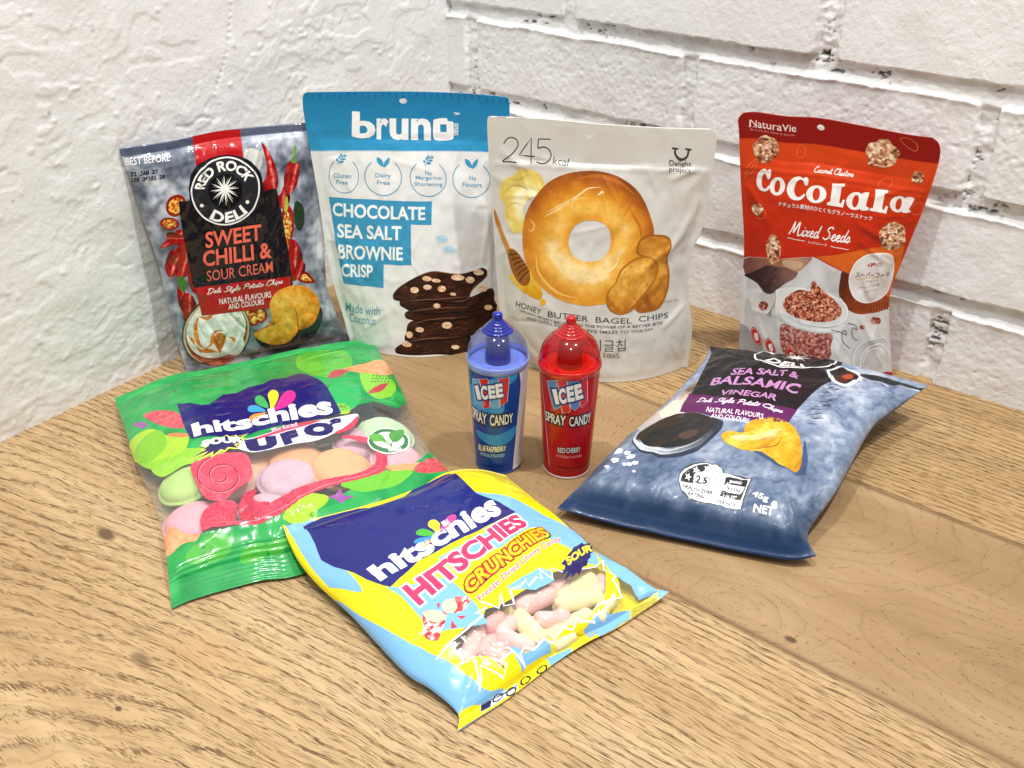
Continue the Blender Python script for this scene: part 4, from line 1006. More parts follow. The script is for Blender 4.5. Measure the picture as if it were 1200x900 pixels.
('printed_chip','line',[(113.5,51.9),(116.6,43.0),(113.2,26.2),(106.0,18.7)],'#8f5310',{'w':0.9,'z':12,'taper':True}),
]
ART['bruno'] = [
('brand_lettering','text',[(34.6,174.2),(53.1,173.1),(54.9,193.5),(36.9,194.2)],'#f4f6f6',{'s':'b','bold':0.034,'z':1}),
('brand_lettering','text',[(53.9,173.0),(63.3,173.0),(64.5,189.5),(55.4,190.0)],'#f4f6f6',{'s':'r','bold':0.034,'z':1}),
('brand_lettering','text',[(64.2,172.9),(79.0,172.7),(79.9,189.2),(65.3,189.6)],'#f4f6f6',{'s':'u','bold':0.034,'z':1}),
('brand_lettering','text',[(81.1,172.9),(96.6,172.8),(97.1,189.2),(81.9,189.5)],'#f4f6f6',{'s':'n','bold':0.034,'z':1}),
('brand_lettering','poly',[(98.8,187.1),(99.9,188.6),(102.4,189.2),(103.2,189.5),(108.9,189.6),(109.8,187.7),(112.4,187.2),(114.4,186.1),(114.4,176.1),(111.7,173.4),(102.1,172.9),(98.7,175.1)],'#f4f6f6',{'smooth':True,'holes':[[(104.0,185.3),(108.9,185.2),(108.9,180.5),(104.0,180.7)]],'hsmooth':False,'z':1,'n':90}),
('brand_lettering','text',[(114.4,192.1),(118.8,192.0),(118.9,193.6),(114.5,193.6)],'#f4f6f6',{'s':'TM','bold':0.03,'z':1}),
('brand_lettering','text',[(115.0,186.1),(115.0,177.5),(118.3,177.6),(118.2,186.1)],'#f4f6f6',{'s':'snax','bold':0.02,'z':1}),
('claim_badges','ring',[(24.3,147.1),(36.8,146.8),(26.0,160.3)],'#3d97c0',{'k':0.955,'arc':(128,412),'z':0}),
('claim_badges','line',[(20.6,155.7),(23.8,158.8),(27.3,162.6)],'#3d97c0',{'w':0.5,'z':0}),
('claim_badges','poly',[(21.2,157.3),(21.7,158.9),(20.4,159.8),(19.9,158.3)],'#3d97c0',{'smooth':True,'z':0}),
('claim_badges','poly',[(23.3,159.0),(23.7,160.5),(22.4,161.4),(22.0,160.0)],'#3d97c0',{'smooth':True,'z':0}),
('claim_badges','poly',[(24.9,160.2),(25.4,161.8),(24.1,162.9),(23.5,161.3)],'#3d97c0',{'smooth':True,'z':0}),
('claim_badges','poly',[(22.3,157.0),(24.3,156.4),(26.0,157.5),(24.2,158.1)],'#3d97c0',{'smooth':True,'z':0}),
('claim_badges','poly',[(24.4,158.8),(26.2,158.3),(27.8,159.4),(25.9,159.9)],'#3d97c0',{'smooth':True,'z':0}),
('claim_badges','poly',[(26.2,160.7),(27.8,160.6),(29.0,161.7),(27.3,161.8)],'#3d97c0',{'smooth':True,'z':0}),
('claim_badges','text',[(15.5,145.9),(30.2,145.6),(30.7,149.1),(16.1,149.4)],'#5b9cbd',{'s':'Gluten','bold':0.012,'z':0}),
('claim_badges','text',[(17.1,141.1),(27.0,141.1),(27.4,144.3),(17.6,144.4)],'#5b9cbd',{'s':'Free','bold':0.012,'z':0}),
('claim_badges','ring',[(56.8,146.3),(72.3,146.2),(57.7,159.8)],'#3d97c0',{'k':0.955,'arc':(128,412),'z':0}),
('claim_badges','poly',[(57.4,153.8),(53.4,156.2),(52.9,160.2),(56.4,158.9),(57.9,155.9)],'#3d97c0',{'smooth':True,'z':0}),
('claim_badges','poly',[(58.0,153.3),(58.9,157.1),(63.1,160.2),(62.5,156.6),(60.5,154.6)],'#3d97c0',{'smooth':True,'z':0}),
('claim_badges','text',[(50.3,145.5),(63.1,145.3),(63.4,149.1),(50.7,149.5)],'#5b9cbd',{'s':'Dairy','bold':0.012,'z':0}),
('claim_badges','text',[(51.3,141.2),(62.0,140.9),(62.3,144.0),(51.5,144.3)],'#5b9cbd',{'s':'Free','bold':0.012,'z':0}),
('claim_badges','ring',[(93.6,145.3),(108.5,144.6),(93.6,158.5)],'#3d97c0',{'k':0.955,'arc':(128,412),'z':0}),
('claim_badges','line',[(91.2,154.7),(93.9,157.7),(96.9,161.7)],'#3d97c0',{'w':0.5,'z':0}),
('claim_badges','poly',[(91.5,156.2),(91.8,157.7),(90.4,158.8),(90.2,157.2)],'#3d97c0',{'smooth':True,'z':0}),
('claim_badges','poly',[(93.3,157.9),(93.6,159.6),(92.3,160.6),(92.0,159.0)],'#3d97c0',{'smooth':True,'z':0}),
('claim_badges','poly',[(94.8,159.2),(95.2,160.9),(93.8,162.2),(93.4,160.4)],'#3d97c0',{'smooth':True,'z':0}),
('claim_badges','poly',[(92.7,155.9),(94.6,155.1),(96.2,156.2),(94.3,156.9)],'#3d97c0',{'smooth':True,'z':0}),
('claim_badges','poly',[(94.5,157.6),(96.3,157.1),(97.7,158.3),(95.9,158.7)],'#3d97c0',{'smooth':True,'z':0}),
('claim_badges','poly',[(96.0,159.6),(97.6,159.4),(98.6,160.6),(97.0,160.8)],'#3d97c0',{'smooth':True,'z':0}),
('claim_badges','text',[(91.4,147.9),(96.6,147.3),(96.7,150.6),(91.5,151.2)],'#5b9cbd',{'s':'No','bold':0.012,'z':0}),
('claim_badges','text',[(83.3,144.3),(104.3,143.4),(104.3,147.0),(83.5,147.8)],'#5b9cbd',{'s':'Margarine','bold':0.012,'z':0}),
('claim_badges','text',[(82.2,139.6),(105.3,138.5),(105.3,142.4),(82.4,143.4)],'#5b9cbd',{'s':'Shortening','bold':0.012,'z':0}),
('claim_badges','ring',[(129.2,144.0),(145.0,143.7),(128.6,157.5)],'#3d97c0',{'k':0.955,'arc':(128,412),'z':0}),
('claim_badges','poly',[(128.8,152.2),(124.7,154.7),(123.7,158.9),(127.2,157.6),(129.1,154.4)],'#3d97c0',{'smooth':True,'z':0}),
('claim_badges','poly',[(129.4,151.7),(129.9,155.7),(133.7,159.2),(133.5,155.2),(131.8,153.0)],'#3d97c0',{'smooth':True,'z':0}),
('claim_badges','text',[(127.3,143.7),(133.0,143.1),(132.9,146.6),(127.2,147.1)],'#5b9cbd',{'s':'No','bold':0.012,'z':0}),
('claim_badges','text',[(121.9,138.9),(139.0,138.0),(138.8,141.4),(121.8,142.3)],'#5b9cbd',{'s':'Flavors.','bold':0.012,'z':0}),
('flavour_panel','poly',[(9.1,131.0),(96.4,128.8),(95.7,111.3),(78.3,112.0),(77.2,80.0),(52.0,79.8),(49.4,59.6),(10.7,59.7),(10.4,82.2),(9.8,104.1)],'#3d97c0',{'z':0}),
('flavour_panel','text',[(10.3,116.7),(90.6,115.2),(90.8,125.2),(11.6,127.2)],'#f4f6f6',{'s':'CHOCOLATE','bold':0.028,'z':1}),
('flavour_panel','text',[(12.4,99.2),(69.7,99.6),(70.2,110.8),(13.5,110.9)],'#f4f6f6',{'s':'SEA SALT','bold':0.028,'z':1}),
('flavour_panel','text',[(10.2,81.4),(69.9,83.6),(70.6,94.1),(12.3,93.4)],'#f4f6f6',{'s':'BROWNIE','bold':0.028,'z':1}),
('flavour_panel','text',[(10.2,66.0),(40.5,68.0),(42.2,79.1),(12.3,77.9)],'#f4f6f6',{'s':'CRISP','bold':0.028,'z':1}),
('coconut_note','text',[(4.2,33.1),(41.0,35.8),(43.0,43.6),(7.3,42.0)],'#6aa5c2',{'s':'Made with','bold':0.005,'z':0}),
('coconut_note','text',[(5.2,23.6),(34.4,26.2),(36.5,33.7),(8.1,32.3)],'#6aa5c2',{'s':'Coconut','bold':0.005,'z':0}),
('coconut_note','ell',[(104.5,99.9),(109.6,97.9),(106.7,102.3)],'#b9d9ea',{'z':0}),
('coconut_note','line',[(101.2,100.9),(104.5,99.6),(107.9,98.6)],'#7fb6d4',{'w':0.4,'z':1}),
('coconut_note','ell',[(111.0,90.8),(116.2,88.9),(113.3,93.3)],'#b9d9ea',{'z':0}),
('coconut_note','line',[(107.6,91.8),(111.0,90.5),(114.5,89.6)],'#7fb6d4',{'w':0.4,'z':1}),
('printed_brownies','poly',[(52.3,3.0),(61.5,11.5),(85.2,16.1),(118.7,14.2),(130.5,16.1),(130.1,-0.9),(94.4,2.4)],'#120907',{'smooth':True,'z':0.0}),
('printed_brownies','poly',[(52.6,4.5),(61.7,13.0),(85.3,17.5),(118.7,15.7),(130.5,17.7),(130.1,0.5),(94.5,3.8)],('choc',{'seed':1}),{'smooth':True,'z':0.4,'fine':0.8}),
('printed_brownies','poly',[(63.5,15.8),(65.5,20.5),(70.9,31.2),(93.0,32.8),(131.6,31.1),(157.4,38.1),(158.9,26.7),(149.1,19.1),(131.0,13.5),(101.8,14.2),(78.3,14.6)],'#120907',{'smooth':True,'z':0.8}),
('printed_brownies','poly',[(63.7,17.2),(65.7,21.9),(71.1,32.6),(93.1,34.3),(131.6,32.6),(157.3,39.5),(158.8,28.2),(149.0,20.7),(130.9,15.1),(101.9,15.6),(78.4,16.0)],('choc',{'seed':2}),{'smooth':True,'z':1.2,'fine':0.8}),
('printed_brownies','poly',[(67.1,36.0),(72.3,41.4),(93.7,42.3),(131.4,39.5),(153.8,42.0),(155.6,37.0),(144.8,31.7),(125.2,30.4),(89.7,31.8)],'#120907',{'smooth':True,'z':1.6}),
('printed_brownies','poly',[(67.3,37.5),(72.5,42.7),(93.8,43.6),(131.3,41.1),(153.7,43.3),(155.4,38.4),(144.7,33.2),(125.1,31.9),(89.8,33.2)],('choc',{'seed':3}),{'smooth':True,'z':2.0,'fine':0.8}),
('printed_brownies','poly',[(62.9,46.5),(67.0,49.2),(94.2,49.6),(131.1,48.0),(150.4,52.0),(154.4,42.0),(145.1,36.9),(125.1,36.5),(87.1,38.9),(70.6,42.8)],'#120907',{'smooth':True,'z':2.4}),
('printed_brownies','poly',[(63.1,47.8),(67.2,50.5),(94.3,51.0),(131.1,49.2),(150.3,53.7),(154.3,43.3),(145.0,38.3),(125.1,38.2),(87.3,40.4),(70.7,44.1)],('choc',{'seed':4}),{'smooth':True,'z':2.8,'fine':0.8}),
('printed_brownies','poly',[(57.1,51.7),(63.4,59.3),(76.8,67.1),(95.4,73.3),(118.8,68.9),(130.7,70.0),(142.0,72.4),(145.9,66.2),(132.8,55.2),(127.4,46.2),(112.5,45.8),(88.0,49.4),(63.4,49.6)],'#120907',{'smooth':True,'z':3.2}),
('printed_brownies','poly',[(57.3,53.2),(63.6,60.7),(76.9,68.5),(95.5,74.6),(118.8,70.3),(130.7,71.5),(141.9,73.6),(145.8,67.6),(132.8,56.7),(127.4,47.4),(112.5,47.1),(88.2,50.6),(63.6,50.9)],('choc',{'seed':5}),{'smooth':True,'z':3.6,'fine':0.8}),
('printed_brownies','line',[(63.6,60.7),(76.9,68.5),(95.5,74.6),(118.8,70.3),(130.7,71.5),(141.9,73.4)],'#83583f',{'w':0.7,'z':4.8,'taper':True}),
('printed_brownies','line',[(65.0,49.9),(94.3,51.0),(131.1,49.2)],'#83583f',{'w':0.7,'z':4.8,'taper':True}),
('printed_brownies','line',[(70.4,41.5),(93.8,43.6),(131.3,41.1)],'#83583f',{'w':0.7,'z':4.8,'taper':True}),
('printed_brownies','line',[(68.8,29.6),(93.1,34.3),(131.6,32.6)],'#83583f',{'w':0.7,'z':4.8,'taper':True}),
('printed_brownies','line',[(61.7,13.0),(85.3,17.5),(118.7,15.7)],'#83583f',{'w':0.7,'z':4.8,'taper':True}),
('printed_brownies','line',[(112.5,47.3),(127.4,47.4),(132.8,56.7),(145.2,67.7)],'#83583f',{'w':0.7,'z':4.8,'taper':True}),
('printed_brownies','ell',[(90.6,69.0),(94.6,67.9),(91.8,70.9)],('nut',{'s':1.6,'seed':424,'ramp':((0,'#c98a5c'),(0.5,'#ecc79c'),(1,'#f8e6cb'))}),{'z':5}),
('printed_brownies','ell',[(78.6,59.4),(82.2,58.6),(80.0,61.9)],('nut',{'s':1.6,'seed':386,'ramp':((0,'#c98a5c'),(0.5,'#ecc79c'),(1,'#f8e6cb'))}),{'z':5}),
('printed_brownies','ell',[(90.7,61.7),(94.3,60.8),(92.1,63.7)],('nut',{'s':1.6,'seed':426,'ramp':((0,'#c98a5c'),(0.5,'#ecc79c'),(1,'#f8e6cb'))}),{'z':5}),
('printed_brownies','ell',[(103.7,59.4),(107.3,58.2),(105.0,61.8)],('nut',{'s':1.6,'seed':470,'ramp':((0,'#c98a5c'),(0.5,'#ecc79c'),(1,'#f8e6cb'))}),{'z':5}),
('printed_brownies','ell',[(118.8,67.5),(124.8,66.1),(120.1,69.9)],('nut',{'s':1.6,'seed':520,'ramp':((0,'#c98a5c'),(0.5,'#ecc79c'),(1,'#f8e6cb'))}),{'z':5}),
('printed_brownies','ell',[(130.2,64.4),(134.2,63.0),(131.4,67.0)],('nut',{'s':1.6,'seed':558,'ramp':((0,'#c98a5c'),(0.5,'#ecc79c'),(1,'#f8e6cb'))}),{'z':5}),
('printed_brownies','ell',[(98.7,66.9),(102.8,65.7),(99.9,68.2)],('nut',{'s':1.6,'seed':452,'ramp':((0,'#c98a5c'),(0.5,'#ecc79c'),(1,'#f8e6cb'))}),{'z':5}),
('printed_brownies','ell',[(137.9,70.2),(142.7,68.9),(139.0,72.4)],('nut',{'s':1.6,'seed':584,'ramp':((0,'#c98a5c'),(0.5,'#ecc79c'),(1,'#f8e6cb'))}),{'z':5}),
('printed_brownies','ell',[(141.8,54.8),(146.6,53.0),(142.9,57.4)],('nut',{'s':1.6,'seed':595,'ramp':((0,'#c98a5c'),(0.5,'#ecc79c'),(1,'#f8e6cb'))}),{'z':5}),
('printed_brownies','ell',[(98.5,45.4),(101.5,44.4),(99.8,47.2)],('nut',{'s':1.6,'seed':455,'ramp':((0,'#c98a5c'),(0.5,'#ecc79c'),(1,'#f8e6cb'))}),{'z':5}),
('printed_brownies','ell',[(80.0,25.6),(83.9,24.5),(81.6,27.6)],('nut',{'s':1.6,'seed':402,'ramp':((0,'#c98a5c'),(0.5,'#ecc79c'),(1,'#f8e6cb'))}),{'z':5}),
('printed_brownies','ell',[(107.5,27.7),(112.4,26.2),(108.9,30.4)],('nut',{'s':1.6,'seed':486,'ramp':((0,'#c98a5c'),(0.5,'#ecc79c'),(1,'#f8e6cb'))}),{'z':5}),
('printed_brownies','ell',[(69.0,21.1),(72.1,20.0),(70.6,23.8)],('nut',{'s':1.6,'seed':370,'ramp':((0,'#c98a5c'),(0.5,'#ecc79c'),(1,'#f8e6cb'))}),{'z':5}),
('printed_brownies','ell',[(65.0,12.1),(69.8,11.5),(66.7,14.3)],('nut',{'s':1.6,'seed':362,'ramp':((0,'#c98a5c'),(0.5,'#ecc79c'),(1,'#f8e6cb'))}),{'z':5}),
('printed_brownies','ell',[(116.0,6.5),(120.1,4.9),(117.4,8.0)],('nut',{'s':1.6,'seed':512,'ramp':((0,'#c98a5c'),(0.5,'#ecc79c'),(1,'#f8e6cb'))}),{'z':5}),
('printed_brownies','ell',[(149.0,37.2),(153.1,35.6),(150.1,39.2)],('nut',{'s':1.6,'seed':614,'ramp':((0,'#c98a5c'),(0.5,'#ecc79c'),(1,'#f8e6cb'))}),{'z':5}),
('printed_brownies','ell',[(114.1,53.4),(116.6,52.2),(115.4,54.4)],('nut',{'s':1.6,'seed':505,'ramp':((0,'#c98a5c'),(0.5,'#ecc79c'),(1,'#f8e6cb'))}),{'z':5}),
]
ART['bagel'] = [
('calorie_lettering','line',[(11.8,180.9),(14.8,184.4),(18.6,185.1),(21.9,183.2),(22.3,179.7),(18.8,175.7),(13.8,172.3),(10.5,169.9),(16.1,170.0),(21.2,169.9)],'#3d3c3a',{'w':0.75,'z':0}),
('calorie_lettering','line',[(31.9,169.4),(32.1,177.1),(32.5,185.4),(28.6,180.4),(23.1,174.1),(28.4,173.9),(34.7,173.8)],'#3d3c3a',{'w':0.75,'smooth':False,'z':0}),
('calorie_lettering','line',[(46.8,185.1),(37.7,184.9)],'#3d3c3a',{'w':0.75,'smooth':False,'z':0}),
('calorie_lettering','line',[(37.7,184.9),(37.2,178.8)],'#3d3c3a',{'w':0.75,'smooth':False,'z':0}),
('calorie_lettering','line',[(37.2,178.8),(41.8,179.7),(45.9,177.9),(47.1,174.6),(44.3,170.8),(39.9,169.3),(36.1,170.4)],'#3d3c3a',{'w':0.75,'z':0}),
('calorie_lettering','text',[(48.2,169.4),(60.8,168.7),(61.1,173.5),(48.1,174.3)],'#3d3c3a',{'s':'kcal','shear':0.2,'z':0}),
('maker_mark','line',[(139.6,182.7),(139.9,179.9),(142.3,177.3),(145.4,176.4),(148.4,177.3),(149.6,179.8),(149.5,182.6)],'#3d3c3a',{'w':1.5,'z':0}),
('maker_mark','line',[(137.1,183.4),(141.9,183.0)],'#3d3c3a',{'w':1.3,'smooth':False,'z':0}),
('maker_mark','line',[(147.0,183.1),(151.9,182.4)],'#3d3c3a',{'w':1.3,'smooth':False,'z':0}),
('maker_mark','text',[(136.7,171.3),(153.3,170.5),(152.8,175.7),(136.2,176.1)],'#3d3c3a',{'s':'Delight','bold':0.005,'z':0}),
('maker_mark','text',[(136.8,166.3),(153.4,165.4),(152.9,170.5),(136.5,171.3)],'#3d3c3a',{'s':'project','bold':0.005,'z':0}),
('printed_butter','poly',[(7.7,150.8),(10.5,156.2),(18.6,159.7),(22.0,164.4),(30.6,164.9),(37.9,161.5),(41.4,155.4),(37.6,148.5),(29.9,143.6),(24.6,136.2),(24.3,122.0),(19.0,117.0),(13.8,121.2),(9.6,131.8),(10.5,137.8),(6.3,144.1)],('butter',{'e':[(22.5,145.2),(40.0,146.5),(23.2,164.5)]}),{'smooth':True,'fine':0.8,'z':0}),
('printed_butter','line',[(8.8,144.4),(15.2,151.1),(25.2,151.5),(32.0,147.2)],'#cfae4a',{'w':0.7,'z':1,'taper':True}),
('printed_butter','line',[(10.3,135.4),(17.2,139.8),(24.7,139.0)],'#cfae4a',{'w':0.7,'z':1,'taper':True}),
('printed_butter','line',[(14.3,156.8),(22.4,156.5),(28.0,160.1),(33.4,160.9)],'#cfae4a',{'w':0.7,'z':1,'taper':True}),
('printed_honey_dipper','poly',[(10.9,83.4),(14.5,86.6),(26.8,95.4),(33.3,86.1),(39.7,75.0),(36.5,69.7),(28.2,71.6),(17.3,77.4)],('grad',{'axis':[(23.7,90.4),(28.0,69.2)],'n':0.2,'ramp':((0,'#f3d06a'),(0.6,'#e9b62e'),(1,'#d99a12'))}),{'smooth':True,'z':1,'fine':0.8}),
('printed_honey_dipper','ell',[(39.5,68.2),(42.3,68.3),(39.7,70.7)],'#e3ae24',{'z':1}),
('printed_honey_dipper','poly',[(1.6,134.7),(3.4,131.3),(7.9,118.0),(13.4,105.2),(11.0,100.9),(8.0,107.9),(3.7,119.9),(1.6,127.4)],('grad',{'axis':[(1.2,129.9),(13.2,101.2)],'ramp':((0,'#b9772c'),(1,'#d79a48'))}),{'smooth':True,'z':2}),
('printed_honey_dipper','poly',[(11.1,103.0),(16.1,105.6),(22.8,99.9),(28.8,90.7),(29.5,83.5),(25.9,79.1),(19.7,80.1),(13.8,89.0)],'#9a5d1c',{'smooth':True,'z':2}),
('printed_honey_dipper','line',[(12.0,100.0),(16.6,101.9),(19.9,102.1)],'#4d2a0c',{'w':0.9,'z':3}),
('printed_honey_dipper','line',[(13.7,96.4),(18.1,98.8),(21.8,99.7)],'#4d2a0c',{'w':0.9,'z':3}),
('printed_honey_dipper','line',[(15.4,92.8),(19.6,95.7),(23.7,97.5)],'#4d2a0c',{'w':0.9,'z':3}),
('printed_honey_dipper','line',[(17.0,89.0),(21.1,92.6),(25.6,95.1)],'#4d2a0c',{'w':0.9,'z':3}),
('printed_honey_dipper','line',[(18.7,85.2),(22.6,89.5),(27.5,92.7)],'#4d2a0c',{'w':0.9,'z':3}),
('printed_honey_dipper','line',[(20.4,81.6),(24.1,86.4),(29.3,90.3)],'#4d2a0c',{'w':0.9,'z':3}),
('printed_bagel','poly',[(130.8,118.9),(125.0,136.2),(114.9,151.8),(99.5,162.3),(82.2,166.1),(65.0,164.6),(47.7,158.0),(35.0,146.3),(26.5,131.8),(23.8,114.6),(26.8,95.4),(35.9,81.6),(50.8,72.3),(70.1,68.0),(89.8,68.5),(107.1,72.2),(121.7,80.2),(132.7,94.7)],('bagel',{'e':[(78.8,118.4),(130.7,121.9),(76.1,165.4)],'r0':0.32}),{'smooth':True,'z':2,'fine':0.7,'holes':[[(96.2,117.1),(93.5,124.4),(88.4,129.8),(79.6,132.0),(70.1,129.7),(63.1,123.1),(61.7,114.4),(65.1,105.8),(71.6,101.0),(81.0,100.0),(91.3,101.8),(96.2,108.6)]]}),
('printed_bagel','line',[(41.0,132.1),(55.1,139.8),(67.6,148.3),(75.0,153.3),(84.9,155.1)],'#f4d596',{'w':1.8,'z':3,'taper':True}),
('printed_bagel','line',[(43.6,135.8),(52.5,140.3),(62.6,145.8)],'#f0c680',{'w':1.2,'z':3,'taper':True}),
('printed_bagel','line',[(82.6,148.9),(86.2,151.8),(88.0,151.0)],'#f6dca6',{'w':1.3,'z':3,'taper':True}),
('printed_bagel','line',[(29.5,129.6),(33.3,125.0),(30.8,120.1),(28.2,122.3)],'#e6b76a',{'w':1.8,'z':3,'taper':True}),
('printed_bagel','line',[(95.5,103.4),(107.2,98.4),(110.3,88.6)],'#e9bd72',{'w':0.9,'z':3,'taper':True}),
('printed_bagel_chips','poly',[(118.6,113.8),(122.6,120.5),(131.3,121.4),(142.8,119.1),(148.7,110.9),(148.6,100.2),(152.0,86.8),(150.3,72.6),(142.5,60.7),(128.6,58.7),(120.5,61.8),(120.3,73.0),(131.5,86.7),(133.4,99.5),(121.0,105.2)],'#a8641a',{'smooth':True,'z':3.6}),
('printed_bagel_chips','poly',[(120.3,113.8),(124.1,119.0),(131.8,119.9),(141.9,117.7),(147.0,111.2),(146.6,101.0),(150.1,87.2),(148.8,74.4),(141.4,62.4),(129.4,60.1),(122.4,62.5),(122.0,72.9),(133.3,86.4),(135.0,99.6),(122.6,105.6)],('chip',{'e':[(137.7,88.3),(152.3,86.7),(130.4,120.2)],'c0':'#a05c18','c1':'#d08a2a','c2':'#ecb654'}),{'smooth':True,'z':4,'fine':0.7}),
('printed_bagel','line',[(35.3,103.1),(37.7,88.9),(51.1,76.9),(70.4,72.7)],'#f6c964',{'w':2.2,'z':3,'taper':True}),
('printed_bagel','line',[(52.5,131.8),(57.1,141.0),(67.6,146.1),(77.7,147.3)],'#f3bd58',{'w':1.6,'z':3,'taper':True}),
('printed_bagel','line',[(104.6,111.5),(104.4,98.4),(93.5,91.5),(76.7,90.3)],'#fbdf96',{'w':1.8,'z':3,'taper':True}),
('printed_bagel','line',[(108.3,140.5),(116.9,128.7),(121.6,116.4)],'#c9741e',{'w':2.2,'z':3,'taper':True}),
('printed_bagel','line',[(65.0,159.5),(82.3,162.5),(99.6,158.3),(112.6,149.6)],'#b9661c',{'w':3.0,'z':3,'taper':True}),
('printed_bagel_chips','poly',[(102.9,83.5),(109.0,94.7),(120.6,101.8),(133.5,102.2),(141.6,94.4),(139.7,83.4),(130.1,72.8),(119.2,62.9),(108.4,59.7),(98.0,63.4),(94.6,72.5),(98.3,80.0)],'#b0701f',{'smooth':True,'z':4.6}),
('printed_bagel_chips','poly',[(104.6,83.9),(110.2,93.5),(121.0,100.0),(132.1,100.7),(139.5,94.7),(137.7,84.6),(128.8,74.9),(118.2,65.6),(109.2,61.6),(99.5,64.8),(96.3,72.5),(99.4,79.5)],('chip',{'e':[(118.3,81.6),(139.9,90.6),(106.9,100.8)],'seed':8,'c0':'#b06a1c','c1':'#dd9a34','c2':'#f4ca66'}),{'smooth':True,'z':5,'fine':0.7}),
('product_lettering','text',[(15.3,62.6),(37.1,58.4),(38.0,62.7),(16.2,66.8)],'#3d3c3a',{'s':'HONEY','z':1}),
('product_lettering','text',[(42.9,57.2),(77.7,54.9),(78.7,59.5),(43.7,61.9)],'#3d3c3a',{'s':'BUTTER','z':1}),
('product_lettering','text',[(84.0,54.3),(115.7,51.3),(116.7,55.9),(85.0,58.9)],'#3d3c3a',{'s':'BAGEL','z':1}),
('product_lettering','text',[(122.1,51.7),(148.6,50.1),(149.5,55.0),(122.8,56.5)],'#3d3c3a',{'s':'CHIPS','z':1}),
('product_lettering','text',[(18.8,58.0),(46.4,52.2),(47.0,54.6),(19.5,60.3)],'#55534f',{'s':'DELIGHT PROJECT','bold':0.01,'z':1}),
('product_lettering','text',[(47.3,52.0),(113.7,47.4),(114.5,49.8),(47.9,54.4)],'#55534f',{'s':'BELIEVES IN THE POWER OF A','bold':0.01,'z':1}),
('product_lettering','text',[(115.6,47.2),(142.6,45.5),(143.0,47.8),(116.0,49.6)],'#55534f',{'s':'BETTER BITE','bold':0.01,'z':1}),
('product_lettering','text',[(23.6,52.7),(53.2,48.5),(53.9,50.8),(24.4,55.1)],'#55534f',{'s':'GOOD TASTEFUL AND','bold':0.01,'z':1}),
('product_lettering','text',[(68.4,46.2),(111.4,43.4),(111.8,45.5),(68.8,48.7)],'#55534f',{'s':'BRING SMILES TO','bold':0.01,'z':1}),
('product_lettering','text',[(113.3,43.4),(133.9,42.6),(134.2,44.6),(113.7,45.4)],'#55534f',{'s':'YOUR DAY.','bold':0.01,'z':1}),
('korean_lettering','text',[(64.5,31.2),(106.2,27.9),(107.9,38.8),(67.2,41.6)],'#5a5956',{'s':'베이글칩','z':1}),
('korean_lettering','text',[(84.3,23.6),(99.5,22.0),(100.2,26.7),(85.4,28.3)],'#6a6966',{'s':'0.006%','z':1}),
('korean_lettering','text',[(146.2,63.1),(159.6,62.2),(159.7,64.4),(146.3,65.6)],'#8a8884',{'s':'이미지 사진','z':1}),
]
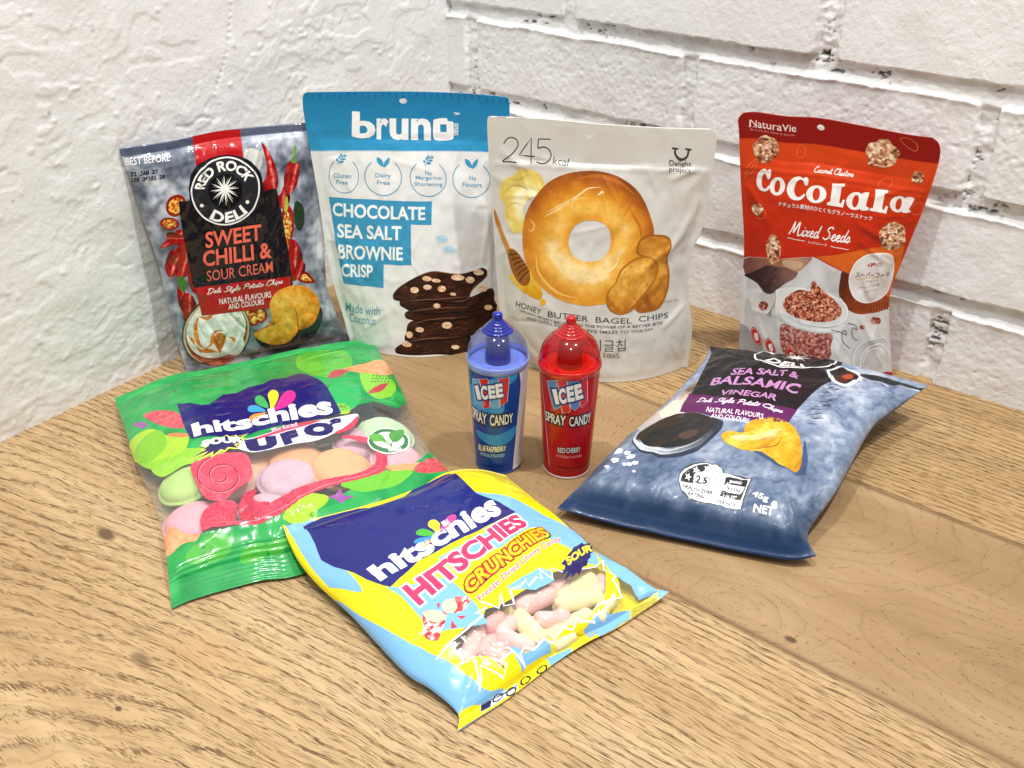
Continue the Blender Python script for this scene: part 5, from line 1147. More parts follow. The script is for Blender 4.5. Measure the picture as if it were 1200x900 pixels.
ART['coco'] = [
('maker_lettering','text',[(8.8,189.1),(43.4,188.9),(44.2,195.0),(9.4,196.1)],'#f2d9d2',{'s':'NaturaVie','bold':0.005,'z':1}),
('maker_lettering','line',[(8.2,189.5),(9.6,189.3)],'#f2d9d2',{'w':0.35,'z':1,'smooth':False}),
('maker_lettering','line',[(10.8,189.4),(12.9,189.3)],'#f2d9d2',{'w':0.35,'z':1,'smooth':False}),
('maker_lettering','text',[(9.0,187.6),(42.0,186.8),(42.1,187.6),(9.2,188.4)],'#e9b9ae',{'s':'おいしさとすこやかさ を おとどけ','z':1}),
('printed_clusters','poly',[(30.5,175.7),(30.2,171.7),(27.6,168.7),(24.8,166.1),(21.0,164.2),(16.6,164.3),(13.8,167.0),(11.1,169.4),(10.7,172.9),(10.7,176.8),(14.0,180.1),(16.9,183.9),(20.8,185.8),(24.3,184.7),(27.7,183.6),(29.8,179.9)],('nut',{'seed':3}),{'smooth':True,'z':2,'fine':0.55}),
('printed_clusters','line',[(26.3,174.2),(25.9,173.7),(24.9,173.1)],'#3b1c16',{'w':1.085,'z':3,'taper':True}),
('printed_clusters','line',[(18.3,172.8),(19.0,174.0),(18.8,175.1)],'#efe5d8',{'w':0.755,'z':3,'taper':True}),
('printed_clusters','line',[(14.6,168.5),(14.2,169.7),(12.9,170.9)],'#f3dcbb',{'w':1.166,'z':3,'taper':True}),
('printed_clusters','line',[(16.8,170.8),(17.5,171.9),(17.4,172.8)],'#5d2a1c',{'w':0.616,'z':3,'taper':True}),
('printed_clusters','line',[(18.5,168.8),(17.9,169.5),(16.4,170.1)],'#c98f66',{'w':0.92,'z':3,'taper':True}),
('printed_clusters','line',[(24.5,179.5),(24.7,178.5),(24.2,177.4)],'#f3dcbb',{'w':0.645,'z':3,'taper':True}),
('printed_clusters','line',[(24.2,180.5),(23.9,179.6),(22.9,178.5)],'#f3dcbb',{'w':1.123,'z':3,'taper':True}),
('printed_clusters','line',[(18.5,180.3),(18.4,181.3),(17.5,182.2)],'#5d2a1c',{'w':0.978,'z':3,'taper':True}),
('printed_clusters','line',[(23.3,179.7),(23.4,178.9),(22.8,177.9)],'#efe5d8',{'w':1.28,'z':3,'taper':True}),
('printed_clusters','line',[(21.7,168.2),(21.9,169.3),(21.3,170.4)],'#efe5d8',{'w':1.243,'z':3,'taper':True}),
('printed_clusters','line',[(23.0,167.4),(23.8,166.9),(23.8,166.2)],'#3b1c16',{'w':0.67,'z':3,'taper':True}),
('printed_clusters','line',[(24.7,170.8),(25.8,171.2),(26.2,171.4)],'#efe5d8',{'w':0.979,'z':3,'taper':True}),
('printed_clusters','line',[(19.9,177.6),(21.0,179.2),(21.5,180.7)],'#c98f66',{'w':1.217,'z':3,'taper':True}),
('printed_clusters','line',[(22.2,178.6),(23.6,179.8),(24.2,180.9)],'#5d2a1c',{'w':1.044,'z':3,'taper':True}),
('printed_clusters','poly',[(118.6,184.7),(117.4,180.8),(116.3,176.0),(112.3,173.3),(107.8,171.7),(103.3,172.6),(98.3,172.7),(96.9,176.9),(95.0,180.4),(94.9,184.3),(96.6,187.6),(101.1,189.4),(105.5,192.9),(110.4,193.4),(112.9,189.6),(116.3,187.6)],('nut',{'seed':4}),{'smooth':True,'z':2,'fine':0.55}),
('printed_clusters','line',[(111.1,183.5),(112.0,183.7),(112.3,183.9)],'#f3dcbb',{'w':0.613,'z':3,'taper':True}),
('printed_clusters','line',[(114.8,182.6),(114.3,182.1),(113.2,181.3)],'#f3dcbb',{'w':1.021,'z':3,'taper':True}),
('printed_clusters','line',[(110.7,177.0),(110.1,177.1),(108.8,177.0)],'#3b1c16',{'w':0.965,'z':3,'taper':True}),
('printed_clusters','line',[(108.6,181.4),(107.9,181.6),(106.5,181.4)],'#c98f66',{'w':0.769,'z':3,'taper':True}),
('printed_clusters','line',[(101.7,176.9),(102.6,176.5),(102.9,175.8)],'#5d2a1c',{'w':0.846,'z':3,'taper':True}),
('printed_clusters','line',[(101.3,180.8),(101.7,180.0),(101.4,179.1)],'#c98f66',{'w':1.227,'z':3,'taper':True}),
('printed_clusters','line',[(102.1,176.7),(101.7,176.6),(100.6,176.4)],'#f3dcbb',{'w':1.243,'z':3,'taper':True}),
('printed_clusters','line',[(98.9,177.9),(100.0,178.7),(100.3,179.4)],'#5d2a1c',{'w':1.233,'z':3,'taper':True}),
('printed_clusters','line',[(100.8,176.0),(100.6,177.2),(99.7,178.3)],'#f3dcbb',{'w':0.656,'z':3,'taper':True}),
('printed_clusters','line',[(108.2,182.7),(108.7,183.5),(108.5,184.0)],'#c98f66',{'w':1.022,'z':3,'taper':True}),
('printed_clusters','line',[(112.1,181.7),(111.8,182.2),(110.9,182.6)],'#f3dcbb',{'w':1.079,'z':3,'taper':True}),
('printed_clusters','line',[(99.4,182.1),(98.5,181.8),(96.8,181.3)],'#f3dcbb',{'w':1.083,'z':3,'taper':True}),
('printed_clusters','line',[(100.2,187.2),(99.8,187.1),(98.6,186.9)],'#efe5d8',{'w':1.206,'z':3,'taper':True}),
('printed_clusters','line',[(104.4,179.6),(104.0,178.8),(103.0,177.9)],'#c98f66',{'w':0.982,'z':3,'taper':True}),
('printed_clusters','line',[(104.3,180.3),(105.3,180.2),(105.6,179.8)],'#f3dcbb',{'w':1.286,'z':3,'taper':True}),
('printed_clusters','line',[(104.3,183.6),(104.0,184.5),(103.0,185.4)],'#efe5d8',{'w':0.603,'z':3,'taper':True}),
('printed_clusters','line',[(103.3,181.6),(103.5,182.7),(103.1,183.5)],'#c98f66',{'w':0.886,'z':3,'taper':True}),
('printed_clusters','line',[(108.8,184.0),(107.9,183.7),(106.3,183.2)],'#c98f66',{'w':0.761,'z':3,'taper':True}),
('printed_clusters','poly',[(139.8,170.0),(140.6,168.4),(139.4,167.1),(138.6,165.5),(136.6,165.2),(134.7,165.2),(132.8,165.8),(131.6,167.1),(131.1,168.7),(131.0,170.3),(131.6,171.7),(132.3,173.3),(134.0,173.6),(135.8,173.3),(137.9,173.1),(139.0,171.4)],('nut',{'seed':5}),{'smooth':True,'z':2,'fine':0.55}),
('printed_clusters','line',[(134.0,168.3),(133.2,168.8),(131.8,169.1)],'#5d2a1c',{'w':0.786,'z':3,'taper':True}),
('printed_clusters','line',[(135.4,167.8),(136.5,167.3),(136.9,166.7)],'#efe5d8',{'w':1.271,'z':3,'taper':True}),
('printed_clusters','line',[(134.4,169.5),(133.4,169.2),(131.8,168.8)],'#3b1c16',{'w':1.09,'z':3,'taper':True}),
('printed_clusters','poly',[(19.2,131.1),(17.5,128.1),(14.4,125.3),(10.9,125.9),(9.3,127.7),(9.0,130.7),(11.0,133.5),(14.8,134.9),(17.6,133.6)],('nut',{'seed':6}),{'smooth':True,'z':2,'fine':0.55}),
('printed_clusters','line',[(11.6,131.2),(10.5,131.1),(9.0,131.0)],'#c98f66',{'w':0.709,'z':3,'taper':True}),
('printed_clusters','line',[(13.2,133.6),(13.2,134.6),(12.0,135.3)],'#5d2a1c',{'w':0.638,'z':3,'taper':True}),
('printed_clusters','poly',[(141.6,125.0),(144.0,118.9),(139.5,115.1),(133.3,113.4),(126.0,115.3),(120.5,121.2),(118.6,127.0),(121.3,131.7),(125.9,134.9),(131.8,134.9),(138.4,131.3)],('nut',{'seed':7}),{'smooth':True,'z':2,'fine':0.55}),
('printed_clusters','line',[(130.9,129.5),(131.3,128.8),(131.0,128.0)],'#c98f66',{'w':1.086,'z':3,'taper':True}),
('printed_clusters','line',[(128.6,117.9),(128.6,119.0),(127.9,119.9)],'#f3dcbb',{'w':1.196,'z':3,'taper':True}),
('printed_clusters','line',[(136.9,118.4),(135.9,117.9),(134.0,117.4)],'#c98f66',{'w':1.125,'z':3,'taper':True}),
('printed_clusters','line',[(126.7,129.3),(126.2,129.2),(124.7,129.1)],'#efe5d8',{'w':1.266,'z':3,'taper':True}),
('printed_clusters','line',[(129.5,121.7),(130.9,121.9),(131.5,122.2)],'#efe5d8',{'w':1.001,'z':3,'taper':True}),
('printed_clusters','line',[(131.6,119.8),(131.2,120.6),(130.0,121.3)],'#c98f66',{'w':1.245,'z':3,'taper':True}),
('printed_clusters','line',[(126.7,122.7),(127.3,124.0),(126.8,125.5)],'#5d2a1c',{'w':1.119,'z':3,'taper':True}),
('printed_clusters','line',[(127.0,122.3),(125.9,122.5),(123.8,122.6)],'#3b1c16',{'w':0.884,'z':3,'taper':True}),
('printed_clusters','line',[(126.8,129.1),(126.1,130.4),(124.5,131.6)],'#efe5d8',{'w':0.943,'z':3,'taper':True}),
('printed_clusters','line',[(133.2,125.7),(132.2,126.2),(130.5,126.5)],'#3b1c16',{'w':1.275,'z':3,'taper':True}),
('printed_clusters','line',[(137.6,127.6),(138.4,128.6),(138.3,129.5)],'#efe5d8',{'w':0.973,'z':3,'taper':True}),
('printed_clusters','line',[(133.0,124.5),(132.5,123.6),(131.2,122.8)],'#c98f66',{'w':0.84,'z':3,'taper':True}),
('printed_clusters','line',[(130.1,121.2),(129.9,120.9),(129.0,120.4)],'#3b1c16',{'w':0.964,'z':3,'taper':True}),
('printed_clusters','line',[(133.1,128.9),(133.5,129.7),(133.1,130.4)],'#3b1c16',{'w':1.221,'z':3,'taper':True}),
('printed_clusters','line',[(125.0,131.2),(127.5,131.0),(128.7,130.7)],'#efe5d8',{'w':0.794,'z':3,'taper':True}),
('printed_clusters','poly',[(35.6,104.0),(35.3,97.4),(32.8,92.4),(28.9,91.2),(25.3,93.4),(23.1,98.3),(22.2,104.2),(24.0,110.4),(27.1,114.1),(30.6,113.8),(33.6,110.1)],('nut',{'seed':8}),{'smooth':True,'z':2,'fine':0.55}),
('printed_clusters','line',[(24.2,103.6),(23.5,104.4),(21.8,105.0)],'#f3dcbb',{'w':0.847,'z':3,'taper':True}),
('printed_clusters','line',[(23.8,100.4),(24.3,99.8),(23.7,99.0)],'#3b1c16',{'w':1.288,'z':3,'taper':True}),
('printed_clusters','line',[(30.7,99.6),(31.4,99.1),(31.1,98.4)],'#c98f66',{'w':1.262,'z':3,'taper':True}),
('printed_clusters','line',[(24.4,102.0),(24.5,101.4),(23.6,100.6)],'#3b1c16',{'w':0.999,'z':3,'taper':True}),
('printed_clusters','line',[(27.1,106.2),(28.3,105.9),(28.5,105.4)],'#5d2a1c',{'w':1.161,'z':3,'taper':True}),
('printed_clusters','line',[(27.8,103.9),(28.6,105.4),(28.5,106.5)],'#3b1c16',{'w':1.234,'z':3,'taper':True}),
('printed_clusters','line',[(29.7,96.4),(30.7,95.8),(30.8,95.1)],'#3b1c16',{'w':0.732,'z':3,'taper':True}),
('printed_clusters','line',[(27.0,105.0),(26.5,105.0),(25.1,104.8)],'#5d2a1c',{'w':0.909,'z':3,'taper':True}),
('printed_seed_outlines','line',[(4.1,154.6),(7.4,161.3),(14.0,166.2),(12.4,159.5),(7.2,155.1)],'#ee7a50',{'w':0.35,'closed':True,'z':0}),
('printed_seed_outlines','line',[(44.7,171.9),(45.2,177.7),(47.7,180.8),(50.9,176.6),(50.0,171.5),(46.9,170.2)],'#ee7a50',{'w':0.35,'closed':True,'z':0}),
('printed_seed_outlines','line',[(119.3,196.2),(127.1,198.2),(131.2,192.8),(130.0,187.6),(123.1,190.4)],'#ee7a50',{'w':0.35,'closed':True,'z':0}),
('printed_seed_outlines','line',[(138.2,144.6),(138.9,150.0),(144.8,151.6),(148.0,145.4),(143.5,142.5)],'#ee7a50',{'w':0.35,'closed':True,'z':0}),
('printed_seed_outlines','line',[(108.2,159.5),(110.9,164.3),(117.0,165.2),(117.9,162.0),(113.6,158.6)],'#ee7a50',{'w':0.35,'closed':True,'z':0}),
('printed_seed_outlines','line',[(13.0,124.2),(16.7,132.6),(21.1,129.5),(19.6,124.4)],'#ee7a50',{'w':0.35,'closed':True,'z':0}),
('printed_seed_outlines','line',[(5.8,155.7),(9.8,160.4),(13.2,165.0)],'#ee7a50',{'w':0.3,'z':0}),
('product_lettering','script',[(58.8,161.7),(89.0,162.7),(88.5,166.6),(58.7,165.6)],'#f3efea',{'s':'Coconut Clusters','w':0.55,'z':1}),
('brand_lettering','poly',[(24.7,154.9),(22.8,154.3),(21.7,157.1),(20.1,157.4),(18.7,155.2),(18.1,150.5),(19.5,147.0),(22.0,147.6),(24.1,150.2),(24.7,148.9),(22.9,145.8),(19.8,144.4),(16.0,145.5),(13.5,149.8),(14.3,155.2),(17.3,159.2),(20.6,160.7),(22.7,159.7),(24.0,160.8),(25.5,160.1)],'#f3efea',{'smooth':True,'n':110,'z':1}),
('brand_lettering','poly',[(54.8,153.5),(52.8,152.9),(50.9,155.9),(48.1,156.4),(45.3,153.8),(44.3,148.9),(46.1,144.8),(49.2,144.2),(52.6,146.8),(53.5,145.9),(51.3,142.9),(47.2,141.6),(41.9,142.7),(38.2,147.8),(39.4,153.9),(43.4,157.3),(48.0,158.3),(51.0,157.2),(52.3,158.2),(54.7,157.5)],'#f3efea',{'smooth':True,'n':110,'z':1}),
('brand_lettering','poly',[(36.6,150.8),(36.5,152.5),(35.8,154.1),(34.8,155.4),(33.4,156.3),(31.9,156.7),(30.2,156.5),(28.6,156.0),(27.1,154.9),(25.8,153.4),(25.0,151.8),(24.6,150.0),(24.6,147.9),(25.2,146.1),(26.1,144.7),(27.5,143.7),(29.1,143.3),(30.8,143.5),(32.5,144.2),(34.1,145.4),(35.3,147.0),(36.2,148.8)],'#f3efea',{'smooth':True,'holes':[[(32.6,150.4),(32.7,151.6),(32.6,152.7),(32.3,153.6),(31.9,154.3),(31.4,154.7),(30.8,154.8),(30.2,154.4),(29.6,153.8),(29.0,152.9),(28.6,151.9),(28.4,150.7),(28.3,149.2),(28.4,147.9),(28.6,146.8),(29.0,146.0),(29.6,145.6),(30.2,145.6),(30.8,145.9),(31.4,146.7),(32.0,147.7),(32.4,149.0)]],'n':60,'z':1}),
('brand_lettering','poly',[(70.4,148.3),(70.1,150.0),(69.1,151.5),(67.6,152.6),(65.6,153.3),(63.3,153.6),(60.9,153.5),(58.7,153.0),(56.9,152.2),(55.5,150.9),(54.6,149.1),(54.3,147.2),(54.6,145.4),(55.5,143.6),(56.9,142.3),(58.7,141.4),(60.9,141.0),(63.4,141.2),(65.7,141.9),(67.8,143.0),(69.2,144.7),(70.2,146.4)],'#f3efea',{'smooth':True,'holes':[[(65.2,147.4),(65.1,148.7),(64.8,149.9),(64.3,150.9),(63.6,151.5),(62.8,151.9),(61.9,151.9),(61.0,151.7),(60.2,151.1),(59.6,150.2),(59.3,149.0),(59.1,147.6),(59.2,146.3),(59.4,145.1),(59.9,144.1),(60.6,143.4),(61.4,143.0),(62.3,143.0),(63.2,143.3),(64.0,144.0),(64.6,144.9),(65.0,146.1)]],'n':60,'z':1}),
('brand_lettering','poly',[(74.1,156.7),(83.5,157.7),(83.5,156.1),(81.3,155.2),(81.3,144.2),(82.7,143.2),(83.9,146.6),(85.5,146.6),(84.9,140.8),(71.9,141.2),(72.1,143.2),(74.1,143.8),(74.2,154.6),(73.9,155.2)],'#f3efea',{'z':1}),
('brand_lettering','poly',[(107.0,157.2),(116.4,157.8),(116.4,156.3),(114.2,155.6),(115.1,144.6),(116.8,143.6),(117.6,146.9),(119.3,146.8),(119.6,141.3),(106.0,141.8),(106.0,143.7),(108.1,144.2),(107.5,154.9),(107.0,155.5)],'#f3efea',{'z':1}),
('brand_lettering','poly',[(100.9,147.8),(100.5,149.6),(99.5,151.2),(98.2,152.3),(96.5,153.1),(94.5,153.5),(92.5,153.4),(90.5,152.7),(88.9,151.6),(87.6,150.1),(86.8,148.3),(86.6,146.5),(87.0,144.6),(87.9,142.9),(89.4,141.6),(91.1,140.8),(93.1,140.5),(95.2,140.7),(97.2,141.4),(98.9,142.6),(100.1,144.1),(100.8,145.9)],'#f3efea',{'smooth':True,'holes':[[(96.2,147.2),(96.1,148.5),(95.9,149.6),(95.4,150.6),(94.8,151.3),(94.2,151.7),(93.5,151.7),(92.8,151.4),(92.2,150.8),(91.7,149.8),(91.4,148.6),(91.3,147.3),(91.4,146.0),(91.7,144.7),(92.1,143.7),(92.7,143.0),(93.4,142.6),(94.1,142.6),(94.8,143.0),(95.4,143.7),(95.8,144.7),(96.1,145.9)]],'n':60,'z':1}),
('brand_lettering','poly',[(97.8,153.1),(102.5,154.5),(102.5,152.0),(102.6,145.0),(104.7,144.0),(104.7,141.9),(99.0,141.3),(97.8,146.3)],'#f3efea',{'smooth':True,'z':1.2}),
('brand_lettering','poly',[(133.6,149.4),(133.1,151.1),(132.2,152.6),(130.9,153.9),(129.4,154.9),(127.9,155.3),(125.6,155.3),(123.7,154.8),(122.1,153.7),(120.9,152.3),(120.3,150.8),(120.2,149.2),(120.7,147.5),(121.8,146.0),(123.4,144.6),(125.4,143.7),(127.7,143.1),(129.4,143.2),(130.9,143.7),(132.2,144.7),(133.2,146.1),(133.7,147.7)],'#f3efea',{'smooth':True,'holes':[[(129.7,149.0),(129.6,150.2),(129.3,151.2),(128.9,152.2),(128.5,152.9),(127.8,153.3),(127.0,153.4),(126.3,153.1),(125.6,152.6),(125.2,151.8),(124.9,150.8),(124.9,149.6),(125.1,148.4),(125.5,147.3),(126.1,146.3),(126.8,145.6),(127.7,145.1),(128.3,145.1),(128.8,145.3),(129.2,145.9),(129.6,146.8),(129.7,147.8)]],'n':60,'z':1}),
('brand_lettering','poly',[(131.5,154.9),(137.2,154.8),(137.4,151.8),(136.1,146.3),(137.5,145.7),(137.5,144.0),(132.0,143.5),(131.0,149.1)],'#f3efea',{'smooth':True,'z':1.2}),
('product_lettering','text',[(31.5,135.7),(110.1,134.4),(109.6,137.9),(31.8,139.3)],'#f3efea',{'s':'ナチュラル素材のひとくちグラノーラスナック','bold':0.012,'z':1}),
('product_lettering','script',[(42.0,115.8),(96.7,115.7),(95.3,125.1),(42.3,125.7)],'#f3efea',{'s':'Mixed Seeds','w':1.0,'z':1}),
('product_lettering','line',[(40.9,113.6),(56.8,112.3)],'#f3efea',{'w':0.4,'smooth':False,'z':1}),
('product_lettering','line',[(80.3,111.7),(96.9,110.8)],'#f3efea',{'w':0.4,'smooth':False,'z':1}),
('product_lettering','text',[(59.6,111.2),(77.1,110.8),(77.0,112.8),(59.6,113.0)],'#f3efea',{'s':'ミックスシード','bold':0.01,'z':1}),
('printed_photo','poly',[(-3.9,89.9),(25.2,94.9),(52.3,99.4),(66.2,101.3),(81.3,97.6),(95.5,93.8),(102.9,91.8),(123.5,91.0),(142.9,83.6),(149.3,80.4),(150.4,50.4),(150.4,7.7),(1.1,9.9)],('leaf',{'s':40,'ramp':((0,'#b9b8b6'),(0.5,'#d3d2d0'),(1,'#e4e3e1'))}),{'z':0.2}),
('printed_photo','poly',[(2.1,75.3),(10.9,81.4),(25.8,89.6),(40.0,93.7),(54.2,89.5),(52.5,83.1),(42.8,76.8),(31.4,67.1),(23.8,66.5),(15.4,71.3)],('grad',{'axis':[(6.8,78.2),(55.0,85.9)],'n':0.15,'ramp':((0,'#2a1820'),(0.45,'#45302f'),(1,'#8a6558'))}),{'smooth':True,'z':0.7,'fine':1}),
('printed_photo','poly',[(-0.7,89.2),(25.2,94.7),(55.1,99.5),(66.2,100.8),(60.4,93.7),(54.4,88.9),(42.2,90.3),(24.5,88.6),(5.3,76.6),(0.9,80.6)],('grad',{'axis':[(6.5,82.1),(59.8,96.0)],'n':0.1,'ramp':((0,'#7a4c46'),(0.5,'#9a6248'),(0.8,'#c08a62'),(1,'#a57868'))}),{'smooth':True,'z':0.9,'fine':1}),
('printed_photo','poly',[(39.6,96.1),(55.6,96.7),(57.8,92.8),(51.2,90.5),(40.3,91.9)],'#c4a184',{'smooth':True,'z':1.2}),
('printed_photo','poly',[(97.2,75.8),(95.9,86.9),(95.9,93.8),(105.9,91.5),(124.0,89.8),(142.5,79.8),(148.6,70.0),(146.1,61.3),(129.4,59.1),(114.2,59.8),(102.3,65.5)],('grad',{'axis':[(96.9,83.3),(144.6,58.9)],'n':0.3,'ramp':((0,'#5a2414'),(0.5,'#8d3c1a'),(1,'#a24a22'))}),{'smooth':True,'z':0.8,'fine':0.8}),
('printed_photo','line',[(104.9,68.8),(105.8,62.7)],'#5d2412',{'w':0.7,'z':1.2}),
('printed_photo','line',[(107.6,68.7),(108.4,62.5)],'#5d2412',{'w':0.7,'z':1.2}),
('printed_photo','line',[(110.2,68.7),(111.0,62.4)],'#5d2412',{'w':0.7,'z':1.2}),
('printed_photo','line',[(112.9,68.6),(113.7,62.2)],'#5d2412',{'w':0.7,'z':1.2}),
('printed_photo','line',[(115.5,68.4),(116.4,62.0)],'#5d2412',{'w':0.7,'z':1.2}),
('printed_photo','line',[(118.3,68.1),(119.1,61.7)],'#5d2412',{'w':0.7,'z':1.2}),
('printed_photo','line',[(121.0,67.7),(121.8,61.3)],'#5d2412',{'w':0.7,'z':1.2}),
('printed_photo','line',[(123.9,67.3),(124.7,60.8)],'#5d2412',{'w':0.7,'z':1.2}),
('printed_photo','line',[(126.8,66.8),(127.6,60.4)],'#5d2412',{'w':0.7,'z':1.2}),
('printed_photo','line',[(129.4,66.8),(130.1,60.4)],'#5d2412',{'w':0.7,'z':1.2}),
('printed_photo','line',[(132.0,67.0),(132.7,60.5)],'#5d2412',{'w':0.7,'z':1.2}),
('printed_photo','line',[(134.6,67.1),(135.3,60.6)],'#5d2412',{'w':0.7,'z':1.2}),
('printed_photo','line',[(137.3,67.2),(138.1,60.5)],'#5d2412',{'w':0.7,'z':1.2}),
('printed_photo','line',[(140.2,67.0),(141.0,60.1)],'#5d2412',{'w':0.7,'z':1.2}),
('printed_photo','line',[(143.1,66.7),(143.8,60.2)],'#5d2412',{'w':0.7,'z':1.2}),
('printed_photo','line',[(145.8,67.2),(146.5,60.6)],'#5d2412',{'w':0.7,'z':1.2}),
('printed_jar','poly',[(34.3,69.0),(43.1,74.1),(57.9,76.4),(77.6,76.4),(97.3,71.8),(106.4,64.4),(106.0,56.5),(102.6,46.9),(96.3,22.8),(90.5,21.3),(45.3,19.6),(40.7,28.4),(40.2,45.1),(36.0,54.0)],('leaf',{'s':16,'ramp':((0,'#bcbab8'),(0.5,'#d8d6d4'),(1,'#eceae8'))}),{'smooth':True,'z':1.3}),
('printed_jar','poly',[(42.7,45.6),(58.3,44.4),(76.2,42.9),(92.3,42.6),(90.8,33.9),(88.4,22.5),(63.0,20.3),(46.1,21.3),(41.4,33.5)],('nut',{'seed':21,'s':2.0,'ramp':((0,'#6e2c28'),(0.4,'#a85a4e'),(0.7,'#c98a7c'),(1,'#e6c0b0'))}),{'smooth':True,'z':1.8,'fine':0.55}),
('printed_jar','poly',[(43.0,60.8),(46.9,67.4),(58.1,74.6),(68.8,74.5),(69.6,81.6),(71.9,83.6),(75.1,81.1),(83.6,75.6),(93.1,70.0),(100.3,63.8),(99.6,58.0),(90.8,53.7),(73.1,51.8),(58.0,52.9),(47.5,55.7)],('nut',{'seed':22,'s':1.7,'ramp':((0,'#3d1712'),(0.3,'#8a3c28'),(0.55,'#c0694a'),(0.8,'#dc9a78'),(1,'#f3d2b4'))}),{'smooth':True,'z':2.2,'fine':0.5}),
('printed_jar','line',[(59.2,54.9),(61.0,53.2),(61.2,51.3)],'#e7a987',{'w':0.554,'z':2.8,'taper':True}),
('printed_jar','line',[(67.2,64.2),(64.2,63.6),(59.6,63.0)],'#f0cfae',{'w':0.548,'z':2.8,'taper':True}),
('printed_jar','line',[(83.0,64.4),(85.6,62.8),(86.8,61.1)],'#c9714e',{'w':0.622,'z':2.8,'taper':True}),
('printed_jar','line',[(54.6,54.3),(52.9,54.3),(49.8,54.2)],'#f0cfae',{'w':0.659,'z':2.8,'taper':True}),
('printed_jar','line',[(61.7,65.2),(61.8,64.4),(60.3,63.4)],'#c9714e',{'w':1.075,'z':2.8,'taper':True}),
('printed_jar','line',[(74.4,69.9),(77.5,70.2),(79.2,70.3)],'#5a2018',{'w':0.92,'z':2.8,'taper':True}),
('printed_jar','line',[(75.0,71.6),(73.0,71.4),(69.4,71.0)],'#8f3b28',{'w':0.503,'z':2.8,'taper':True}),
('printed_jar','line',[(82.3,60.5),(84.0,59.0),(84.2,57.3)],'#5a2018',{'w':0.848,'z':2.8,'taper':True}),
('printed_jar','line',[(64.7,59.4),(66.0,58.7),(65.8,57.8)],'#e7a987',{'w':0.687,'z':2.8,'taper':True}),
('printed_jar','line',[(70.4,69.7),(70.9,68.7),(70.0,67.4)],'#8f3b28',{'w':0.726,'z':2.8,'taper':True}),
('printed_jar','line',[(66.5,64.9),(68.4,63.4),(68.8,61.5)],'#f0cfae',{'w':0.557,'z':2.8,'taper':True}),
('printed_jar','line',[(65.0,69.4),(62.6,69.8),(58.7,70.1)],'#c9714e',{'w':1.001,'z':2.8,'taper':True}),
('printed_jar','line',[(88.0,61.3),(89.8,60.6),(90.2,59.9)],'#c9714e',{'w':1.074,'z':2.8,'taper':True}),
('printed_jar','line',[(59.4,54.6),(61.5,55.1),(62.1,55.4)],'#c9714e',{'w':1.006,'z':2.8,'taper':True}),
('printed_jar','line',[(64.4,68.2),(63.4,66.9),(60.7,65.7)],'#c9714e',{'w':0.592,'z':2.8,'taper':True}),
('printed_jar','line',[(63.3,67.7),(62.2,66.2),(59.6,64.5)],'#e7a987',{'w':0.809,'z':2.8,'taper':True}),
('printed_jar','line',[(69.8,56.9),(73.2,57.1),(75.0,57.2)],'#c9714e',{'w':1.091,'z':2.8,'taper':True}),
('printed_jar','line',[(57.6,61.5),(57.7,62.8),(56.4,64.0)],'#8f3b28',{'w':0.844,'z':2.8,'taper':True}),
('printed_jar','line',[(85.2,58.1),(86.1,56.3),(85.6,54.4)],'#e7a987',{'w':0.55,'z':2.8,'taper':True}),
('printed_jar','line',[(73.4,59.6),(77.0,61.6),(79.1,63.1)],'#c9714e',{'w':0.863,'z':2.8,'taper':True}),
('printed_jar','line',[(94.4,57.5),(95.0,56.0),(94.0,54.5)],'#5a2018',{'w':0.724,'z':2.8,'taper':True}),
('printed_jar','line',[(52.5,64.6),(53.7,63.6),(53.4,62.2)],'#f0cfae',{'w':0.62,'z':2.8,'taper':True}),
('printed_jar','line',[(66.6,61.1),(66.4,62.2),(64.7,63.1)],'#c9714e',{'w':0.551,'z':2.8,'taper':True}),
('printed_jar','line',[(85.8,69.4),(87.7,67.5),(88.2,65.5)],'#f0cfae',{'w':0.854,'z':2.8,'taper':True}),
('printed_jar','line',[(93.4,62.9),(93.2,60.9),(91.4,58.9)],'#8f3b28',{'w':0.604,'z':2.8,'taper':True}),
('printed_jar','line',[(55.3,52.9),(58.7,53.9),(60.6,54.7)],'#5a2018',{'w':0.942,'z':2.8,'taper':True}),
('printed_jar','line',[(66.9,55.3),(64.7,55.9),(60.9,56.4)],'#8f3b28',{'w':0.934,'z':2.8,'taper':True}),
('printed_jar','line',[(58.3,63.2),(61.9,64.0),(64.1,64.9)],'#c9714e',{'w':0.817,'z':2.8,'taper':True}),
('printed_jar','line',[(54.1,57.0),(55.5,59.1),(55.4,61.2)],'#f0cfae',{'w':1.041,'z':2.8,'taper':True}),
('printed_jar','line',[(84.4,59.2),(86.4,58.9),(86.9,58.6)],'#c9714e',{'w':0.681,'z':2.8,'taper':True}),
('printed_jar','line',[(55.0,63.7),(54.6,65.2),(52.6,66.4)],'#e7a987',{'w':0.837,'z':2.8,'taper':True}),
('printed_jar','line',[(74.4,60.1),(74.8,62.0),(73.6,63.6)],'#f0cfae',{'w':0.889,'z':2.8,'taper':True}),
('printed_jar','line',[(66.8,62.2),(68.9,61.8),(69.4,61.2)],'#5a2018',{'w':0.647,'z':2.8,'taper':True}),
('printed_jar','line',[(52.1,62.8),(54.4,63.1),(55.3,63.0)],'#e7a987',{'w':0.744,'z':2.8,'taper':True}),
('printed_jar','line',[(71.2,56.0),(70.2,55.0),(67.7,53.9)],'#e7a987',{'w':0.596,'z':2.8,'taper':True}),
('printed_jar','line',[(90.2,60.0),(88.2,59.9),(84.7,59.7)],'#e7a987',{'w':0.98,'z':2.8,'taper':True}),
('printed_jar','line',[(65.1,69.6),(68.2,70.7),(69.8,71.7)],'#8f3b28',{'w':1.058,'z':2.8,'taper':True}),
